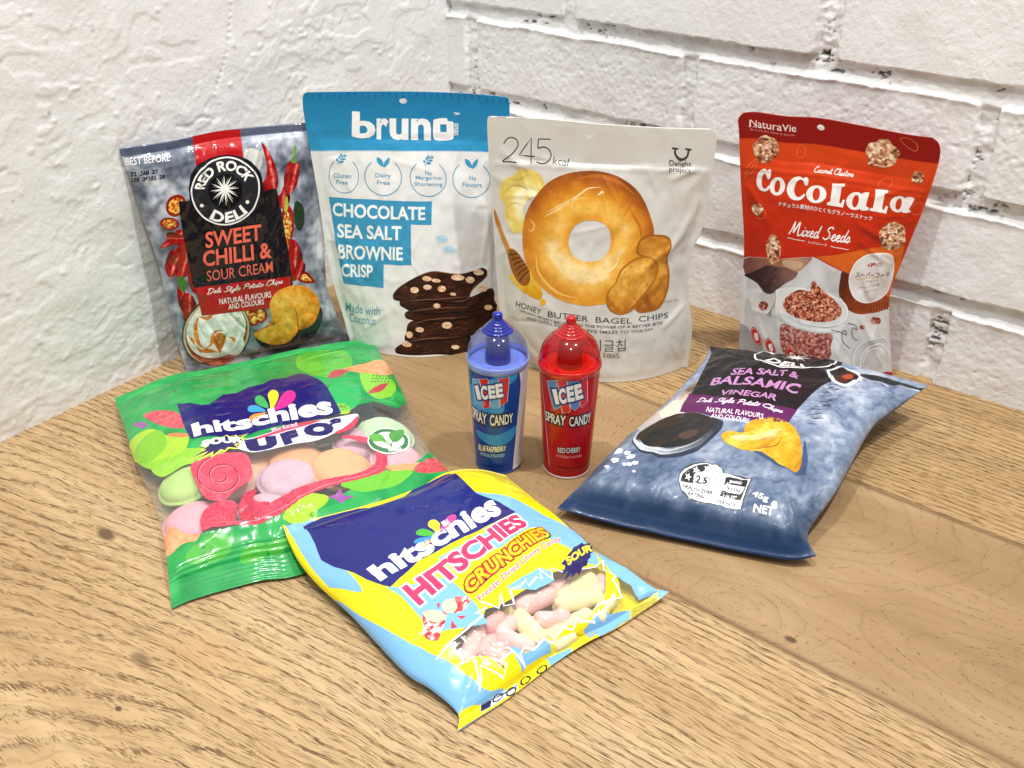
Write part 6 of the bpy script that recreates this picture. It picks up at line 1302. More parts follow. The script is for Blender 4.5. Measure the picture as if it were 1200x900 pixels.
('printed_jar','line',[(91.0,59.7),(91.8,60.7),(91.2,61.6)],'#8f3b28',{'w':0.892,'z':2.8,'taper':True}),
('printed_jar','line',[(79.2,68.1),(79.7,66.0),(78.7,63.9)],'#5a2018',{'w':0.85,'z':2.8,'taper':True}),
('printed_jar','line',[(84.5,61.8),(87.3,62.3),(88.7,62.7)],'#8f3b28',{'w':1.088,'z':2.8,'taper':True}),
('printed_jar','line',[(84.2,55.5),(88.0,56.7),(90.2,57.8)],'#5a2018',{'w':0.648,'z':2.8,'taper':True}),
('printed_jar','line',[(34.6,69.1),(35.2,60.8),(44.5,53.2),(65.7,49.0),(87.9,49.3),(102.5,53.9),(106.5,62.0),(98.8,72.1)],'#eeedeb',{'w':1.0,'z':3}),
('printed_jar','line',[(39.9,52.5),(58.2,46.8),(79.1,45.4),(96.7,46.8)],'#f3f2f0',{'w':1.2,'z':3}),
('printed_jar','line',[(40.1,49.0),(58.3,44.1),(79.2,42.8),(98.2,44.8)],'#a5a3a2',{'w':0.5,'z':3}),
('printed_jar','line',[(44.5,53.2),(65.7,48.8),(87.9,48.4),(104.0,53.4)],'#9b9a99',{'w':0.4,'z':3}),
('printed_jar','line',[(34.5,69.6),(34.9,60.7),(31.4,54.1),(28.1,50.0)],'#5b5f62',{'w':0.7,'z':3.2}),
('printed_jar','line',[(31.4,54.1),(30.8,49.0)],'#5b5f62',{'w':0.7,'z':3.2}),
('printed_jar','line',[(90.8,46.5),(99.7,45.3),(105.5,42.5),(104.7,46.2),(101.4,45.3),(101.8,37.7),(105.3,33.8),(108.8,30.9)],'#5b5f62',{'w':0.7,'z':3.2}),
('printed_jar','line',[(107.2,53.0),(114.2,51.4),(116.0,47.0),(112.7,49.2),(111.0,47.1),(112.0,40.1),(116.3,37.6)],'#5b5f62',{'w':0.7,'z':3.2}),
('printed_photo','ell',[(23.7,55.5),(28.5,56.8),(23.5,59.0)],('nut',{'seed':5,'s':1.4,'ramp':((0,'#4d1a14'),(0.5,'#9a4634'),(1,'#caa890'))}),{'z':1.4,'fine':0.6}),
('printed_photo','ell',[(134.4,53.7),(139.6,53.2),(134.4,56.4)],('nut',{'seed':6,'s':1.4,'ramp':((0,'#4d1a14'),(0.5,'#9a4634'),(1,'#caa890'))}),{'z':1.4,'fine':0.6}),
('printed_photo','ell',[(120.9,49.6),(123.7,49.6),(120.9,51.8)],('nut',{'seed':7,'s':1.4,'ramp':((0,'#4d1a14'),(0.5,'#9a4634'),(1,'#caa890'))}),{'z':1.4,'fine':0.6}),
('printed_photo','poly',[(109.4,26.2),(118.4,34.6),(137.8,39.1),(149.1,27.8),(148.8,8.8),(113.1,13.5)],('leaf',{'s':12,'ramp':((0,'#9fa1a3'),(0.5,'#c3c4c5'),(1,'#dddddd'))}),{'smooth':True,'z':1.4}),
('printed_photo','line',[(111.7,14.7),(113.8,28.5),(126.0,37.1),(142.3,36.7),(149.1,27.8)],'#ebebeb',{'w':0.8,'z':2}),
('printed_photo','line',[(117.5,14.4),(121.0,25.7),(131.6,32.9),(141.9,30.2),(147.9,20.2)],'#ebebeb',{'w':0.8,'z':2}),
('printed_photo','line',[(120.6,18.0),(125.5,27.4),(135.8,29.4),(144.2,20.0)],'#ebebeb',{'w':0.8,'z':2}),
('printed_photo','poly',[(-0.7,37.1),(11.2,33.2),(24.1,25.5),(25.8,13.9),(0.5,9.8)],'#a9a9ab',{'z':1.4}),
('printed_photo','line',[(-0.1,35.9),(9.7,31.9),(24.2,21.1)],'#8b8b8e',{'w':0.3,'z':1.8}),
('printed_photo','line',[(0.1,34.0),(9.8,30.2),(24.2,20.0)],'#8b8b8e',{'w':0.3,'z':1.8}),
('printed_photo','line',[(0.2,32.0),(9.8,28.4),(24.2,18.7)],'#8b8b8e',{'w':0.3,'z':1.8}),
('printed_photo','line',[(0.3,29.9),(9.9,26.6),(24.2,17.4)],'#8b8b8e',{'w':0.3,'z':1.8}),
('printed_photo','line',[(0.4,27.8),(10.0,24.7),(24.2,16.1)],'#8b8b8e',{'w':0.3,'z':1.8}),
('printed_photo','line',[(0.5,25.6),(10.1,22.8),(24.2,14.7)],'#8b8b8e',{'w':0.3,'z':1.8}),
('printed_photo','line',[(0.6,23.3),(10.1,20.8),(24.3,13.8)],'#8b8b8e',{'w':0.3,'z':1.8}),
('printed_photo','line',[(0.7,20.8),(10.2,18.7),(24.3,13.2)],'#8b8b8e',{'w':0.3,'z':1.8}),
('printed_photo','line',[(0.8,18.2),(10.3,16.4),(24.3,12.5)],'#8b8b8e',{'w':0.3,'z':1.8}),
('printed_photo','line',[(0.9,15.2),(10.3,14.1),(24.4,11.9)],'#8b8b8e',{'w':0.3,'z':1.8}),
('printed_photo','line',[(1.0,13.3),(10.4,13.0),(24.4,11.1)],'#8b8b8e',{'w':0.3,'z':1.8}),
('printed_photo','line',[(1.0,12.2),(10.5,12.0),(24.4,10.3)],'#8b8b8e',{'w':0.3,'z':1.8}),
('printed_photo','ell',[(17.5,29.9),(22.8,28.9),(15.6,36.7)],'#c02a1e',{'z':3.5}),
('printed_photo','ring',[(17.5,29.9),(22.2,29.2),(16.0,36.0)],'#e9c9c3',{'k':0.93,'z':4}),
('printed_photo','poly',[(15.2,31.5),(18.6,33.0),(20.1,28.1),(17.0,26.6)],'#efd8d2',{'smooth':True,'z':4}),
('printed_photo','ell',[(32.2,24.4),(37.3,22.9),(30.5,31.8)],'#c02a1e',{'z':3.5}),
('printed_photo','ring',[(32.2,24.4),(36.7,23.1),(30.8,31.0)],'#e9c9c3',{'k':0.93,'z':4}),
('printed_photo','poly',[(30.0,26.4),(33.3,27.6),(34.6,22.1),(31.6,20.9)],'#efd8d2',{'smooth':True,'z':4}),
('printed_photo','ell',[(52.7,20.9),(57.7,19.0),(51.2,28.6)],'#c02a1e',{'z':3.5}),
('printed_photo','ring',[(52.7,20.9),(57.1,19.3),(51.5,27.8)],'#e9c9c3',{'k':0.93,'z':4}),
('printed_photo','poly',[(50.7,23.1),(53.9,24.2),(55.0,18.5),(52.1,17.4)],'#efd8d2',{'smooth':True,'z':4}),
('orange_wedge','poly',[(69.0,101.5),(90.1,106.8),(115.1,113.7),(135.1,117.7),(145.0,116.3),(147.5,102.7),(148.7,91.0),(148.6,70.0),(136.0,80.5),(102.8,92.2),(87.1,97.0)],'#d4611f',{'z':1}),
('superfood_note','poly',[(105.2,84.8),(103.7,93.8),(106.4,102.2),(114.2,108.2),(124.7,110.4),(134.3,109.8),(140.0,103.7),(144.7,92.1),(145.5,80.1),(140.6,72.7),(129.1,68.6),(119.7,69.4),(111.7,73.9)],'#ddd9d6',{'smooth':True,'z':4}),
('superfood_note','line',[(105.2,84.8),(103.7,93.8),(106.4,102.2),(114.2,108.2),(124.7,110.4),(134.3,109.8),(140.0,103.7),(144.7,92.1),(145.5,80.1),(140.6,72.7),(129.1,68.6),(119.7,69.4),(111.7,73.9)],'#f4eeea',{'w':1.0,'closed':True,'z':4.4}),
('superfood_note','text',[(117.0,98.2),(130.7,99.7),(129.3,103.6),(115.6,101.6)],'#b04a32',{'s':'4種の','bold':0.02,'z':5}),
('superfood_note','text',[(109.2,90.1),(142.1,90.4),(139.8,95.7),(108.0,94.6)],'#7c5340',{'s':'スーパーフード','bold':0.02,'z':5}),
('superfood_note','line',[(110.1,88.3),(120.8,90.0),(135.9,92.3)],'#d6b14a',{'w':0.6,'z':5}),
('superfood_note','text',[(121.2,85.8),(132.2,86.6),(131.3,89.0),(120.4,88.1)],'#8a6a58',{'s':'チアシード','bold':0.01,'z':5}),
('superfood_note','text',[(116.1,80.0),(135.1,83.3),(133.8,86.0),(115.2,82.3)],'#8a6a58',{'s':'アサイー クコの実','bold':0.01,'z':5}),
('superfood_note','text',[(122.0,77.4),(134.1,79.5),(133.2,81.8),(121.2,79.8)],'#8a6a58',{'s':'ココナッツ','bold':0.01,'z':5}),
]
ART['balsamic'] = [
('brand_shield','poly',[(-0.6,196.4),(12.9,208.6),(65.8,237.2),(99.4,179.3),(110.6,142.2),(104.5,101.7),(104.5,87.5),(78.0,84.4),(41.4,92.2),(24.0,101.6),(15.4,130.3)],'#16161b',{'z':1}),
('flavour_band','poly',[(20.5,109.0),(28.9,107.2),(70.6,97.2),(104.7,100.4),(105.2,87.0),(84.5,80.7),(57.1,80.5),(27.2,87.1)],'#5c1f58',{'z':2}),
('brand_roundel','ring',[(68.5,172),(96.5,172),(68.5,197.5)],'#f2f2ee',{'k':0.955,'z':2}),
('brand_roundel','ell',[(68.5,172),(82,172),(68.5,184)],'#0d0d10',{'z':2}),
('brand_roundel','burst',[(68.5,172),(80,172),(68.5,182.5)],'#f7f6f0',{'np':12,'k':0.22,'z':3}),
('brand_lettering','arctext',[(68.5,172),(96.5,172),(68.5,197.5)],'#f4f3ee',{'s':'DELI','bold':0.03,'arc':(235,308,0.92,0.62),'z':3}),
('brand_lettering','arctext',[(68.5,172),(96.5,172),(68.5,197.5)],'#f4f3ee',{'s':'RED ROCK','bold':0.03,'arc':(162,18,0.62,0.9),'z':3}),
('flavour_lettering','text',[(40.2,127.8),(88.0,134.3),(84.7,144.8),(38.6,136.6)],'#b884b6',{'s':'SEA SALT &','bold':0.025,'z':2}),
('flavour_lettering','text',[(29.3,118.4),(96.7,114.5),(94.7,126.8),(27.8,126.9)],'#b884b6',{'s':'BALSAMIC','bold':0.025,'z':2}),
('flavour_lettering','text',[(45.0,105.2),(87.3,102.3),(86.5,108.5),(43.6,111.5)],'#b884b6',{'s':'VINEGAR','bold':0.025,'z':2}),
('band_lettering','script',[(33.9,95.1),(96.8,92.5),(95.6,97.4),(30.9,102.5)],'#efe6ee',{'s':'Deli Style Potato Chips','w':0.7,'z':3}),
('band_lettering','text',[(47.3,85.4),(87.9,83.5),(86.5,88.2),(45.6,90.8)],'#efe6ee',{'s':'NATURAL FLAVOURS','bold':0.01,'z':3}),
('band_lettering','text',[(53.7,79.4),(81.7,76.4),(79.8,82.1),(52.0,84.4)],'#efe6ee',{'s':'AND COLOURS','bold':0.01,'z':3}),
('date_stamp','text',[(1.8,190.1),(21.6,190.0),(22.0,199.4),(4.0,199.4)],'#2a3550',{'s':'BEST BEFORE','bold':0.02,'z':1}),
('printed_vinegar_dish','poly',[(15.3,52.5),(16.0,63.9),(24.1,81.5),(30.9,85.2),(57.9,78.9),(66.5,71.9),(66.4,55.9),(60.1,41.6),(45.3,37.3),(26.8,42.4)],'#2a3242',{'smooth':True,'z':0.4}),
('printed_vinegar_dish','poly',[(14.6,55.2),(12.1,66.5),(21.1,78.4),(30.9,85.2),(52.9,80.1),(61.3,74.5),(64.5,58.7),(59.4,46.2),(47.6,40.6),(32.8,41.7),(22.2,46.4)],('grad',{'axis':[(25.7,42.4),(53.3,79.4)],'n':0.1,'ramp':((0,'#c9ced6'),(0.4,'#6a7480'),(1,'#23262c'))}),{'smooth':True,'z':0.8,'fine':1}),
('printed_vinegar_dish','poly',[(15.5,56.2),(14.7,66.4),(22.5,80.2),(32.6,84.6),(53.3,79.4),(59.3,74.9),(60.9,61.3),(55.2,49.5),(42.3,45.1),(26.7,47.9)],('grad',{'axis':[(24.6,51.7),(51.4,74.6)],'n':0.15,'ramp':((0,'#15181a'),(0.6,'#202224'),(1,'#2f2c2c'))}),{'smooth':True,'z':1.2,'fine':1}),
('printed_vinegar_dish','poly',[(44.3,57.6),(50.6,64.3),(55.4,61.6),(53.5,55.7),(49.2,54.3)],'#4d3a34',{'smooth':True,'z':1.6}),
('printed_vinegar_dish','line',[(19.1,53.5),(30.2,45.6),(45.8,43.4),(55.9,48.3),(61.4,56.7)],'#d5d7da',{'w':0.8,'z':1.8,'taper':True}),
('printed_vinegar_dish','line',[(18.6,50.9),(32.8,41.7),(49.8,40.7),(60.5,48.0)],'#d5d7da',{'w':0.5,'z':1.8,'taper':True}),
('printed_vinegar_dish','poly',[(37.6,56.9),(42.0,51.9),(6.2,168.3),(16.1,171.8),(23.5,140.5),(16.0,130.2),(12.7,113.6),(13.6,97.6),(4.4,92.8),(12.6,86.9)],('grad',{'axis':[(4.7,99.3),(19.0,156.0)],'n':0.15,'ramp':((0,'#d9cdbd'),(0.35,'#5d4536'),(0.7,'#cdb08a'),(1,'#3a2c28'))}),{'smooth':True,'z':0.5,'fine':1}),
('printed_vinegar_dish','poly',[(-6.3,85.8),(7.4,92.0),(16.6,100.7),(19.8,107.1),(27.4,88.5),(19.1,74.3),(15.0,64.1)],'#b9b2ac',{'smooth':True,'z':0.3}),
('printed_spoon','poly',[(98,159),(103,150),(111,144),(120,144),(126,152),(124,166),(115,173),(104,170)],'#d8dae0',{'smooth':True,'z':1.4}),
('printed_spoon','poly',[(100.5,159),(105,152),(112,147),(119,147.5),(123,154),(121,164),(114,169.5),(105.5,167.5)],('grad',{'axis':[(100.6,164.6),(120.8,161.8)],'n':0.2,'ramp':((0,'#16171b'),(0.5,'#2a1a18'),(0.7,'#5a2318'),(1,'#1c1c20'))}),{'smooth':True,'z':1.8,'fine':1}),
('printed_spoon','poly',[(112,156),(116,153),(119.5,155),(118,161),(114,161)],'#a8451f',{'smooth':True,'z':2.2}),
('printed_spoon','poly',[(121,168),(130,170),(144,177),(158,186),(158,190),(144,184),(130,178),(119,172)],'#23262c',{'smooth':True,'z':2}),
('printed_spoon','line',[(122,166),(132,169),(146,176),(158,184)],'#d8dae0',{'w':0.8,'z':2.2}),
('printed_board_cracks','line',[(118.5,95.1),(121.2,96.6),(123.0,97.8)],'#2e3447',{'w':0.56,'z':0.5,'taper':True}),
('printed_board_cracks','line',[(117.7,88.2),(119.3,90.2),(122.5,91.0)],'#46506a',{'w':0.457,'z':0.5,'taper':True}),
('printed_board_cracks','line',[(119.1,118.3),(121.8,120.0),(122.5,123.2)],'#46506a',{'w':0.819,'z':0.5,'taper':True}),
('printed_board_cracks','line',[(115.5,112.5),(116.7,115.0),(120.0,115.3)],'#46506a',{'w':0.589,'z':0.5,'taper':True}),
('printed_board_cracks','line',[(120.5,107.7),(122.4,109.7),(124.4,110.7)],'#5b6685',{'w':0.535,'z':0.5,'taper':True}),
('printed_board_cracks','line',[(118.6,114.2),(121.2,117.6),(123.9,118.2)],'#2e3447',{'w':0.662,'z':0.5,'taper':True}),
('printed_board_cracks','line',[(114.3,124.1),(116.0,127.1),(119.0,128.2)],'#2e3447',{'w':0.828,'z':0.5,'taper':True}),
('printed_board_cracks','line',[(112.1,124.6),(113.6,128.0),(117.5,128.9)],'#5b6685',{'w':0.586,'z':0.5,'taper':True}),
('printed_board_cracks','line',[(111.3,135.5),(113.0,138.7),(114.4,142.0)],'#5b6685',{'w':0.512,'z':0.5,'taper':True}),
('printed_board_cracks','line',[(113.4,103.5),(115.5,105.5),(118.6,107.1)],'#46506a',{'w':0.75,'z':0.5,'taper':True}),
('printed_board_cracks','line',[(115.6,110.4),(117.1,112.5),(119.6,113.2)],'#46506a',{'w':0.588,'z':0.5,'taper':True}),
('printed_board_cracks','line',[(115.4,139.1),(116.3,143.9),(118.8,143.4)],'#5b6685',{'w':0.822,'z':0.5,'taper':True}),
('printed_board_cracks','line',[(113.6,124.6),(114.9,127.7),(117.6,127.3)],'#2e3447',{'w':0.621,'z':0.5,'taper':True}),
('printed_board_cracks','line',[(121.8,118.8),(122.4,123.8),(125.8,125.2)],'#46506a',{'w':0.622,'z':0.5,'taper':True}),
('printed_board_cracks','line',[(113.1,107.1),(115.0,109.5),(117.8,109.7)],'#5b6685',{'w':0.487,'z':0.5,'taper':True}),
('printed_board_cracks','line',[(121.0,96.8),(122.6,98.4),(126.3,99.4)],'#2e3447',{'w':0.432,'z':0.5,'taper':True}),
('printed_board_cracks','line',[(120.2,112.6),(122.6,115.4),(124.4,116.2)],'#46506a',{'w':0.354,'z':0.5,'taper':True}),
('printed_board_cracks','line',[(111.4,108.2),(112.9,109.7),(116.6,111.3)],'#5b6685',{'w':0.516,'z':0.5,'taper':True}),
('printed_board_cracks','line',[(122.9,118.2),(123.6,123.7),(128.2,124.2)],'#46506a',{'w':0.404,'z':0.5,'taper':True}),
('printed_board_cracks','line',[(113.0,133.9),(115.5,137.1),(116.6,138.1)],'#46506a',{'w':0.805,'z':0.5,'taper':True}),
('printed_board_cracks','line',[(116.4,95.0),(118.0,97.0),(119.8,97.1)],'#2e3447',{'w':0.675,'z':0.5,'taper':True}),
('printed_board_cracks','line',[(119.0,115.7),(121.6,118.3),(124.6,121.8)],'#2e3447',{'w':0.764,'z':0.5,'taper':True}),
('printed_board_cracks','line',[(114.5,96.1),(116.1,98.6),(119.1,98.1)],'#2e3447',{'w':0.351,'z':0.5,'taper':True}),
('printed_board_cracks','line',[(116.9,98.3),(118.8,100.6),(120.2,99.7)],'#2e3447',{'w':0.686,'z':0.5,'taper':True}),
('printed_board_cracks','line',[(115.7,132.5),(118.5,135.4),(119.6,136.5)],'#2e3447',{'w':0.844,'z':0.5,'taper':True}),
('printed_board_cracks','line',[(117.5,134.1),(118.6,137.2),(121.4,136.9)],'#46506a',{'w':0.575,'z':0.5,'taper':True}),
('printed_board_cracks','line',[(116.6,113.3),(118.4,115.0),(122.5,117.2)],'#2e3447',{'w':0.743,'z':0.5,'taper':True}),
('printed_board_cracks','line',[(119.5,97.7),(121.3,99.3),(124.3,100.6)],'#5b6685',{'w':0.537,'z':0.5,'taper':True}),
('printed_board_cracks','line',[(111.7,126.3),(113.1,130.3),(115.3,129.7)],'#5b6685',{'w':0.579,'z':0.5,'taper':True}),
('printed_board_cracks','line',[(111.4,136.5),(112.0,141.1),(115.7,142.3)],'#46506a',{'w':0.649,'z':0.5,'taper':True}),
('printed_board_cracks','line',[(119.7,111.6),(121.2,113.2),(123.7,115.2)],'#5b6685',{'w':0.631,'z':0.5,'taper':True}),
('printed_board_cracks','line',[(118.0,124.7),(119.2,127.0),(122.0,128.1)],'#2e3447',{'w':0.43,'z':0.5,'taper':True}),
('printed_board_cracks','line',[(119.0,108.8),(121.2,112.0),(124.8,113.1)],'#2e3447',{'w':0.815,'z':0.5,'taper':True}),
('printed_board_cracks','line',[(118.8,108.5),(120.0,110.8),(122.0,111.7)],'#5b6685',{'w':0.696,'z':0.5,'taper':True}),
('printed_board_cracks','line',[(113.4,96.0),(116.3,98.2),(117.6,98.2)],'#2e3447',{'w':0.585,'z':0.5,'taper':True}),
('printed_board_cracks','line',[(119.0,95.5),(120.9,97.2),(124.7,98.2)],'#5b6685',{'w':0.567,'z':0.5,'taper':True}),
('printed_board_cracks','line',[(114.1,145.9),(116.1,148.0),(116.7,148.7)],'#5b6685',{'w':0.603,'z':0.5,'taper':True}),
('printed_board_cracks','line',[(113.9,132.8),(115.5,135.6),(116.8,136.9)],'#2e3447',{'w':0.536,'z':0.5,'taper':True}),
('printed_board_cracks','line',[(117.3,120.8),(118.7,125.1),(122.4,126.1)],'#2e3447',{'w':0.354,'z':0.5,'taper':True}),
('printed_board_cracks','line',[(113.2,124.7),(115.3,128.3),(117.6,128.6)],'#2e3447',{'w':0.477,'z':0.5,'taper':True}),
('printed_board_cracks','line',[(118.0,140.6),(119.5,145.3),(122.0,144.6)],'#46506a',{'w':0.655,'z':0.5,'taper':True}),
('printed_board_cracks','line',[(114.5,106.5),(116.4,108.4),(118.7,108.3)],'#46506a',{'w':0.754,'z':0.5,'taper':True}),
('printed_board_cracks','line',[(118.8,132.9),(119.9,136.1),(123.4,136.4)],'#2e3447',{'w':0.58,'z':0.5,'taper':True}),
('printed_board_cracks','line',[(112.3,100.5),(113.8,103.0),(117.4,105.5)],'#5b6685',{'w':0.672,'z':0.5,'taper':True}),
('printed_board_cracks','line',[(117.9,100.1),(119.9,101.3),(123.3,103.4)],'#2e3447',{'w':0.844,'z':0.5,'taper':True}),
('printed_board_cracks','line',[(120.2,113.5),(122.7,116.7),(124.7,117.8)],'#5b6685',{'w':0.471,'z':0.5,'taper':True}),
('printed_board_cracks','line',[(121.3,111.4),(123.3,114.1),(125.9,114.0)],'#2e3447',{'w':0.795,'z':0.5,'taper':True}),
('printed_board_cracks','line',[(112.0,137.4),(113.9,140.5),(117.3,142.4)],'#2e3447',{'w':0.72,'z':0.5,'taper':True}),
('printed_board_cracks','line',[(120.0,139.2),(120.5,143.2),(124.1,142.7)],'#5b6685',{'w':0.822,'z':0.5,'taper':True}),
('printed_board_cracks','line',[(114.5,151.2),(116.7,154.3),(118.5,153.6)],'#2e3447',{'w':0.46,'z':0.5,'taper':True}),
('printed_board_cracks','line',[(113.1,129.6),(114.8,134.0),(115.8,135.4)],'#2e3447',{'w':0.458,'z':0.5,'taper':True}),
('printed_board_cracks','line',[(115.0,116.0),(117.9,118.5),(118.0,119.5)],'#46506a',{'w':0.615,'z':0.5,'taper':True}),
('printed_board_cracks','line',[(120.2,109.3),(122.7,112.8),(126.1,113.3)],'#5b6685',{'w':0.7,'z':0.5,'taper':True}),
('printed_board_cracks','line',[(116.8,117.0),(119.2,118.6),(122.4,120.9)],'#46506a',{'w':0.513,'z':0.5,'taper':True}),
('printed_board_cracks','line',[(118.0,104.5),(119.6,107.0),(122.0,107.5)],'#2e3447',{'w':0.7,'z':0.5,'taper':True}),
('printed_board_cracks','line',[(116.8,143.8),(117.8,146.6),(119.3,147.3)],'#5b6685',{'w':0.477,'z':0.5,'taper':True}),
('printed_board_cracks','line',[(112.8,148.1),(114.0,151.3),(117.2,151.3)],'#2e3447',{'w':0.743,'z':0.5,'taper':True}),
('printed_board_cracks','line',[(117.9,139.9),(119.3,145.1),(120.1,144.7)],'#5b6685',{'w':0.832,'z':0.5,'taper':True}),
('printed_board_cracks','line',[(118.1,110.8),(119.7,112.0),(121.5,113.7)],'#2e3447',{'w':0.561,'z':0.5,'taper':True}),
('printed_board_cracks','line',[(112.6,118.7),(115.5,120.6),(116.7,124.4)],'#2e3447',{'w':0.782,'z':0.5,'taper':True}),
('printed_chip','poly',[(86.0,60.2),(101.4,52.9),(119.3,50.1),(132.1,48.8),(132.2,59.1),(122.7,74.6),(125.0,54.9)],'#3c4d70',{'smooth':True,'z':1}),
('printed_chip','poly',[(82.7,69.9),(81.1,76.3),(85.4,83.4),(92.0,88.0),(103.4,87.2),(114.5,80.4),(122.7,70.4),(128.6,56.5),(129.4,49.8),(124.8,49.4),(113.5,52.8),(99.8,55.2),(91.6,55.0)],('chip',{'e':[(104.8,63.0),(122.7,70.4),(92.0,88.0)],'c0':'#b07c1a','c1':'#d9a01e','c2':'#efca55'}),{'smooth':True,'z':2,'fine':0.8}),
('printed_chip','poly',[(70.4,62.6),(73.1,68.2),(82.7,67.6),(88.1,73.8),(95.2,77.0),(103.6,79.5),(104.8,71.1),(103.5,60.9),(96.9,56.2),(89.8,53.9),(80.1,55.6),(74.2,58.2)],('chip',{'e':[(89.9,63.3),(103.6,79.5),(82.0,73.1)],'c0':'#b07c1a','c1':'#dba92a','c2':'#f3d468','seed':9}),{'smooth':True,'z':3,'fine':0.8}),
('printed_chip','poly',[(76.1,62.4),(87.3,66.6),(96.4,74.7),(104.1,79.6),(103.9,70.0),(97.0,64.8),(86.0,60.2)],('chip',{'e':[(90.5,69.2),(103.6,79.5),(87.2,75.2)],'k':0.3,'c1':'#e6c06a','c2':'#f6e2a4'}),{'smooth':True,'z':4,'fine':0.8}),
('printed_chip','line',[(97.2,55.8),(107.3,62.9),(107.7,73.1)],'#9a6412',{'w':0.9,'z':4.5,'taper':True}),
('printed_salt','poly',[(12.9,26.2),(13.8,27.2),(16.6,27.0),(18.4,23.9),(17.0,22.6)],'#e3e7ee',{'z':1}),
('printed_salt','poly',[(22.3,34.8),(22.7,36.1),(24.6,36.2),(25.7,33.9),(24.8,32.6)],'#e3e7ee',{'z':1}),
('printed_salt','poly',[(28.8,31.4),(29.7,32.8),(33.8,31.2),(34.8,28.7),(32.5,28.1)],'#e3e7ee',{'z':1}),
('printed_salt','poly',[(23.9,28.9),(24.6,30.1),(26.8,30.3),(27.5,28.3),(26.0,27.6)],'#e3e7ee',{'z':1}),
('printed_salt','poly',[(34.3,23.7),(35.1,24.1),(37.1,23.8),(37.5,22.6),(36.3,22.1)],'#e3e7ee',{'z':1}),
('printed_salt','poly',[(9.7,39.8),(8.6,46.3),(14.9,42.9),(16.6,39.0),(13.3,38.3)],'#e3e7ee',{'z':1}),
('printed_salt','poly',[(12.5,32.8),(14.2,34.1),(18.6,33.6),(20.9,29.0),(16.8,29.9)],'#e3e7ee',{'z':1}),
('printed_salt','poly',[(26.3,29.8),(27.0,31.3),(30.3,30.5),(31.5,27.8),(29.2,27.5)],'#e3e7ee',{'z':1}),
('printed_salt','poly',[(17.6,39.4),(18.7,40.9),(22.2,40.4),(23.0,38.0),(20.9,37.0)],'#e3e7ee',{'z':1}),
('printed_salt','poly',[(22.6,36.9),(23.7,38.3),(26.8,38.4),(27.9,35.5),(26.1,34.0)],'#e3e7ee',{'z':1}),
('star_rating_badge','poly',[(65.9,24.6),(64.6,27.9),(65.2,33.2),(69.6,37.0),(75.8,39.6),(81.6,40.2),(86.2,38.1),(89.4,35.0),(90.2,34.3),(101.3,35.9),(108.0,35.2),(109.1,33.0),(111.8,21.6),(112.6,14.4),(112.0,14.3),(103.3,14.4),(88.9,13.5),(78.8,14.4),(71.7,17.7)],'#26272b',{'smooth':True,'n':200,'z':1}),
('star_rating_badge','poly',[(67.3,23.0),(65.2,27.0),(65.5,31.5),(69.4,36.0),(76.1,39.2),(81.5,39.8),(86.2,37.7),(89.1,34.5),(108.0,34.6),(112.4,14.4),(88.8,13.8),(79.5,14.5),(72.2,17.7)],'#f4f4f2',{'z':1.4}),
('star_rating_badge','poly',[(68.1,22.9),(66.4,27.6),(67.6,32.2),(71.2,35.9),(76.5,38.7),(77.8,38.7),(77.5,33.3),(74.0,30.5),(74.1,27.1),(76.8,23.3),(72.9,22.7)],'#26272b',{'z':2}),
('star_rating_badge','ring',[(79.3,27.8),(84.9,28.0),(76.5,32.6)],'#26272b',{'k':0.93,'z':2.4}),
('star_rating_badge','ell',[(79.3,27.8),(84.4,28.0),(76.8,32.2)],'#f4f4f2',{'z':2.2}),
('star_rating_badge','text',[(77.3,24.5),(84.7,24.7),(82.7,29.9),(74.9,29.1)],'#26272b',{'s':'2.5','bold':0.04,'z':3}),
('star_rating_badge','burst',[(70.9,26.6),(73.3,26.8),(69.0,29.5)],'#f4f4f2',{'np':5,'k':0.42,'z':3}),
('star_rating_badge','burst',[(72.6,32.3),(74.9,32.8),(70.7,35.1)],'#f4f4f2',{'np':5,'k':0.42,'z':3}),
('star_rating_badge','burst',[(77.8,35.8),(80.1,36.6),(76.1,38.2)],'#26272b',{'np':5,'k':0.45,'z':2.6}),
('star_rating_badge','burst',[(77.8,35.8),(79.6,36.5),(76.4,37.7)],'#f4f4f2',{'np':5,'k':0.45,'z':3}),
('star_rating_badge','burst',[(84.3,34.5),(87.3,34.6),(82.2,37.8)],'#26272b',{'np':5,'k':0.45,'z':2.6}),
('star_rating_badge','burst',[(84.3,34.5),(86.7,34.5),(82.6,37.2)],'#f4f4f2',{'np':5,'k':0.45,'z':3}),
('star_rating_badge','burst',[(87.8,27.5),(91.0,27.7),(85.8,30.8)],'#26272b',{'np':5,'k':0.45,'z':2.6}),
('star_rating_badge','burst',[(87.8,27.5),(90.4,27.6),(86.2,30.1)],'#f4f4f2',{'np':5,'k':0.45,'z':3}),
('star_rating_badge','text',[(72.1,19.1),(91.5,18.2),(90.9,21.1),(71.1,21.4)],'#26272b',{'s':'HEALTH STAR','bold':0.03,'z':3}),
('star_rating_badge','text',[(77.4,15.6),(87.9,15.4),(87.3,17.8),(76.8,17.9)],'#26272b',{'s':'RATING','bold':0.03,'z':3}),
('star_rating_badge','poly',[(93.0,32.2),(99.3,33.4),(106.1,33.4),(108.5,28.7),(109.7,22.0),(109.1,19.1),(102.7,18.7),(96.5,18.2),(96.1,21.4),(93.9,28.6)],'#26272b',{'smooth':True,'z':2,'n':80}),
('star_rating_badge','poly',[(94.4,26.1),(96.2,27.1),(101.3,27.2),(108.0,27.6),(108.4,24.8),(107.5,22.6),(100.8,22.0),(95.4,21.8)],'#f4f4f2',{'z':2.6}),
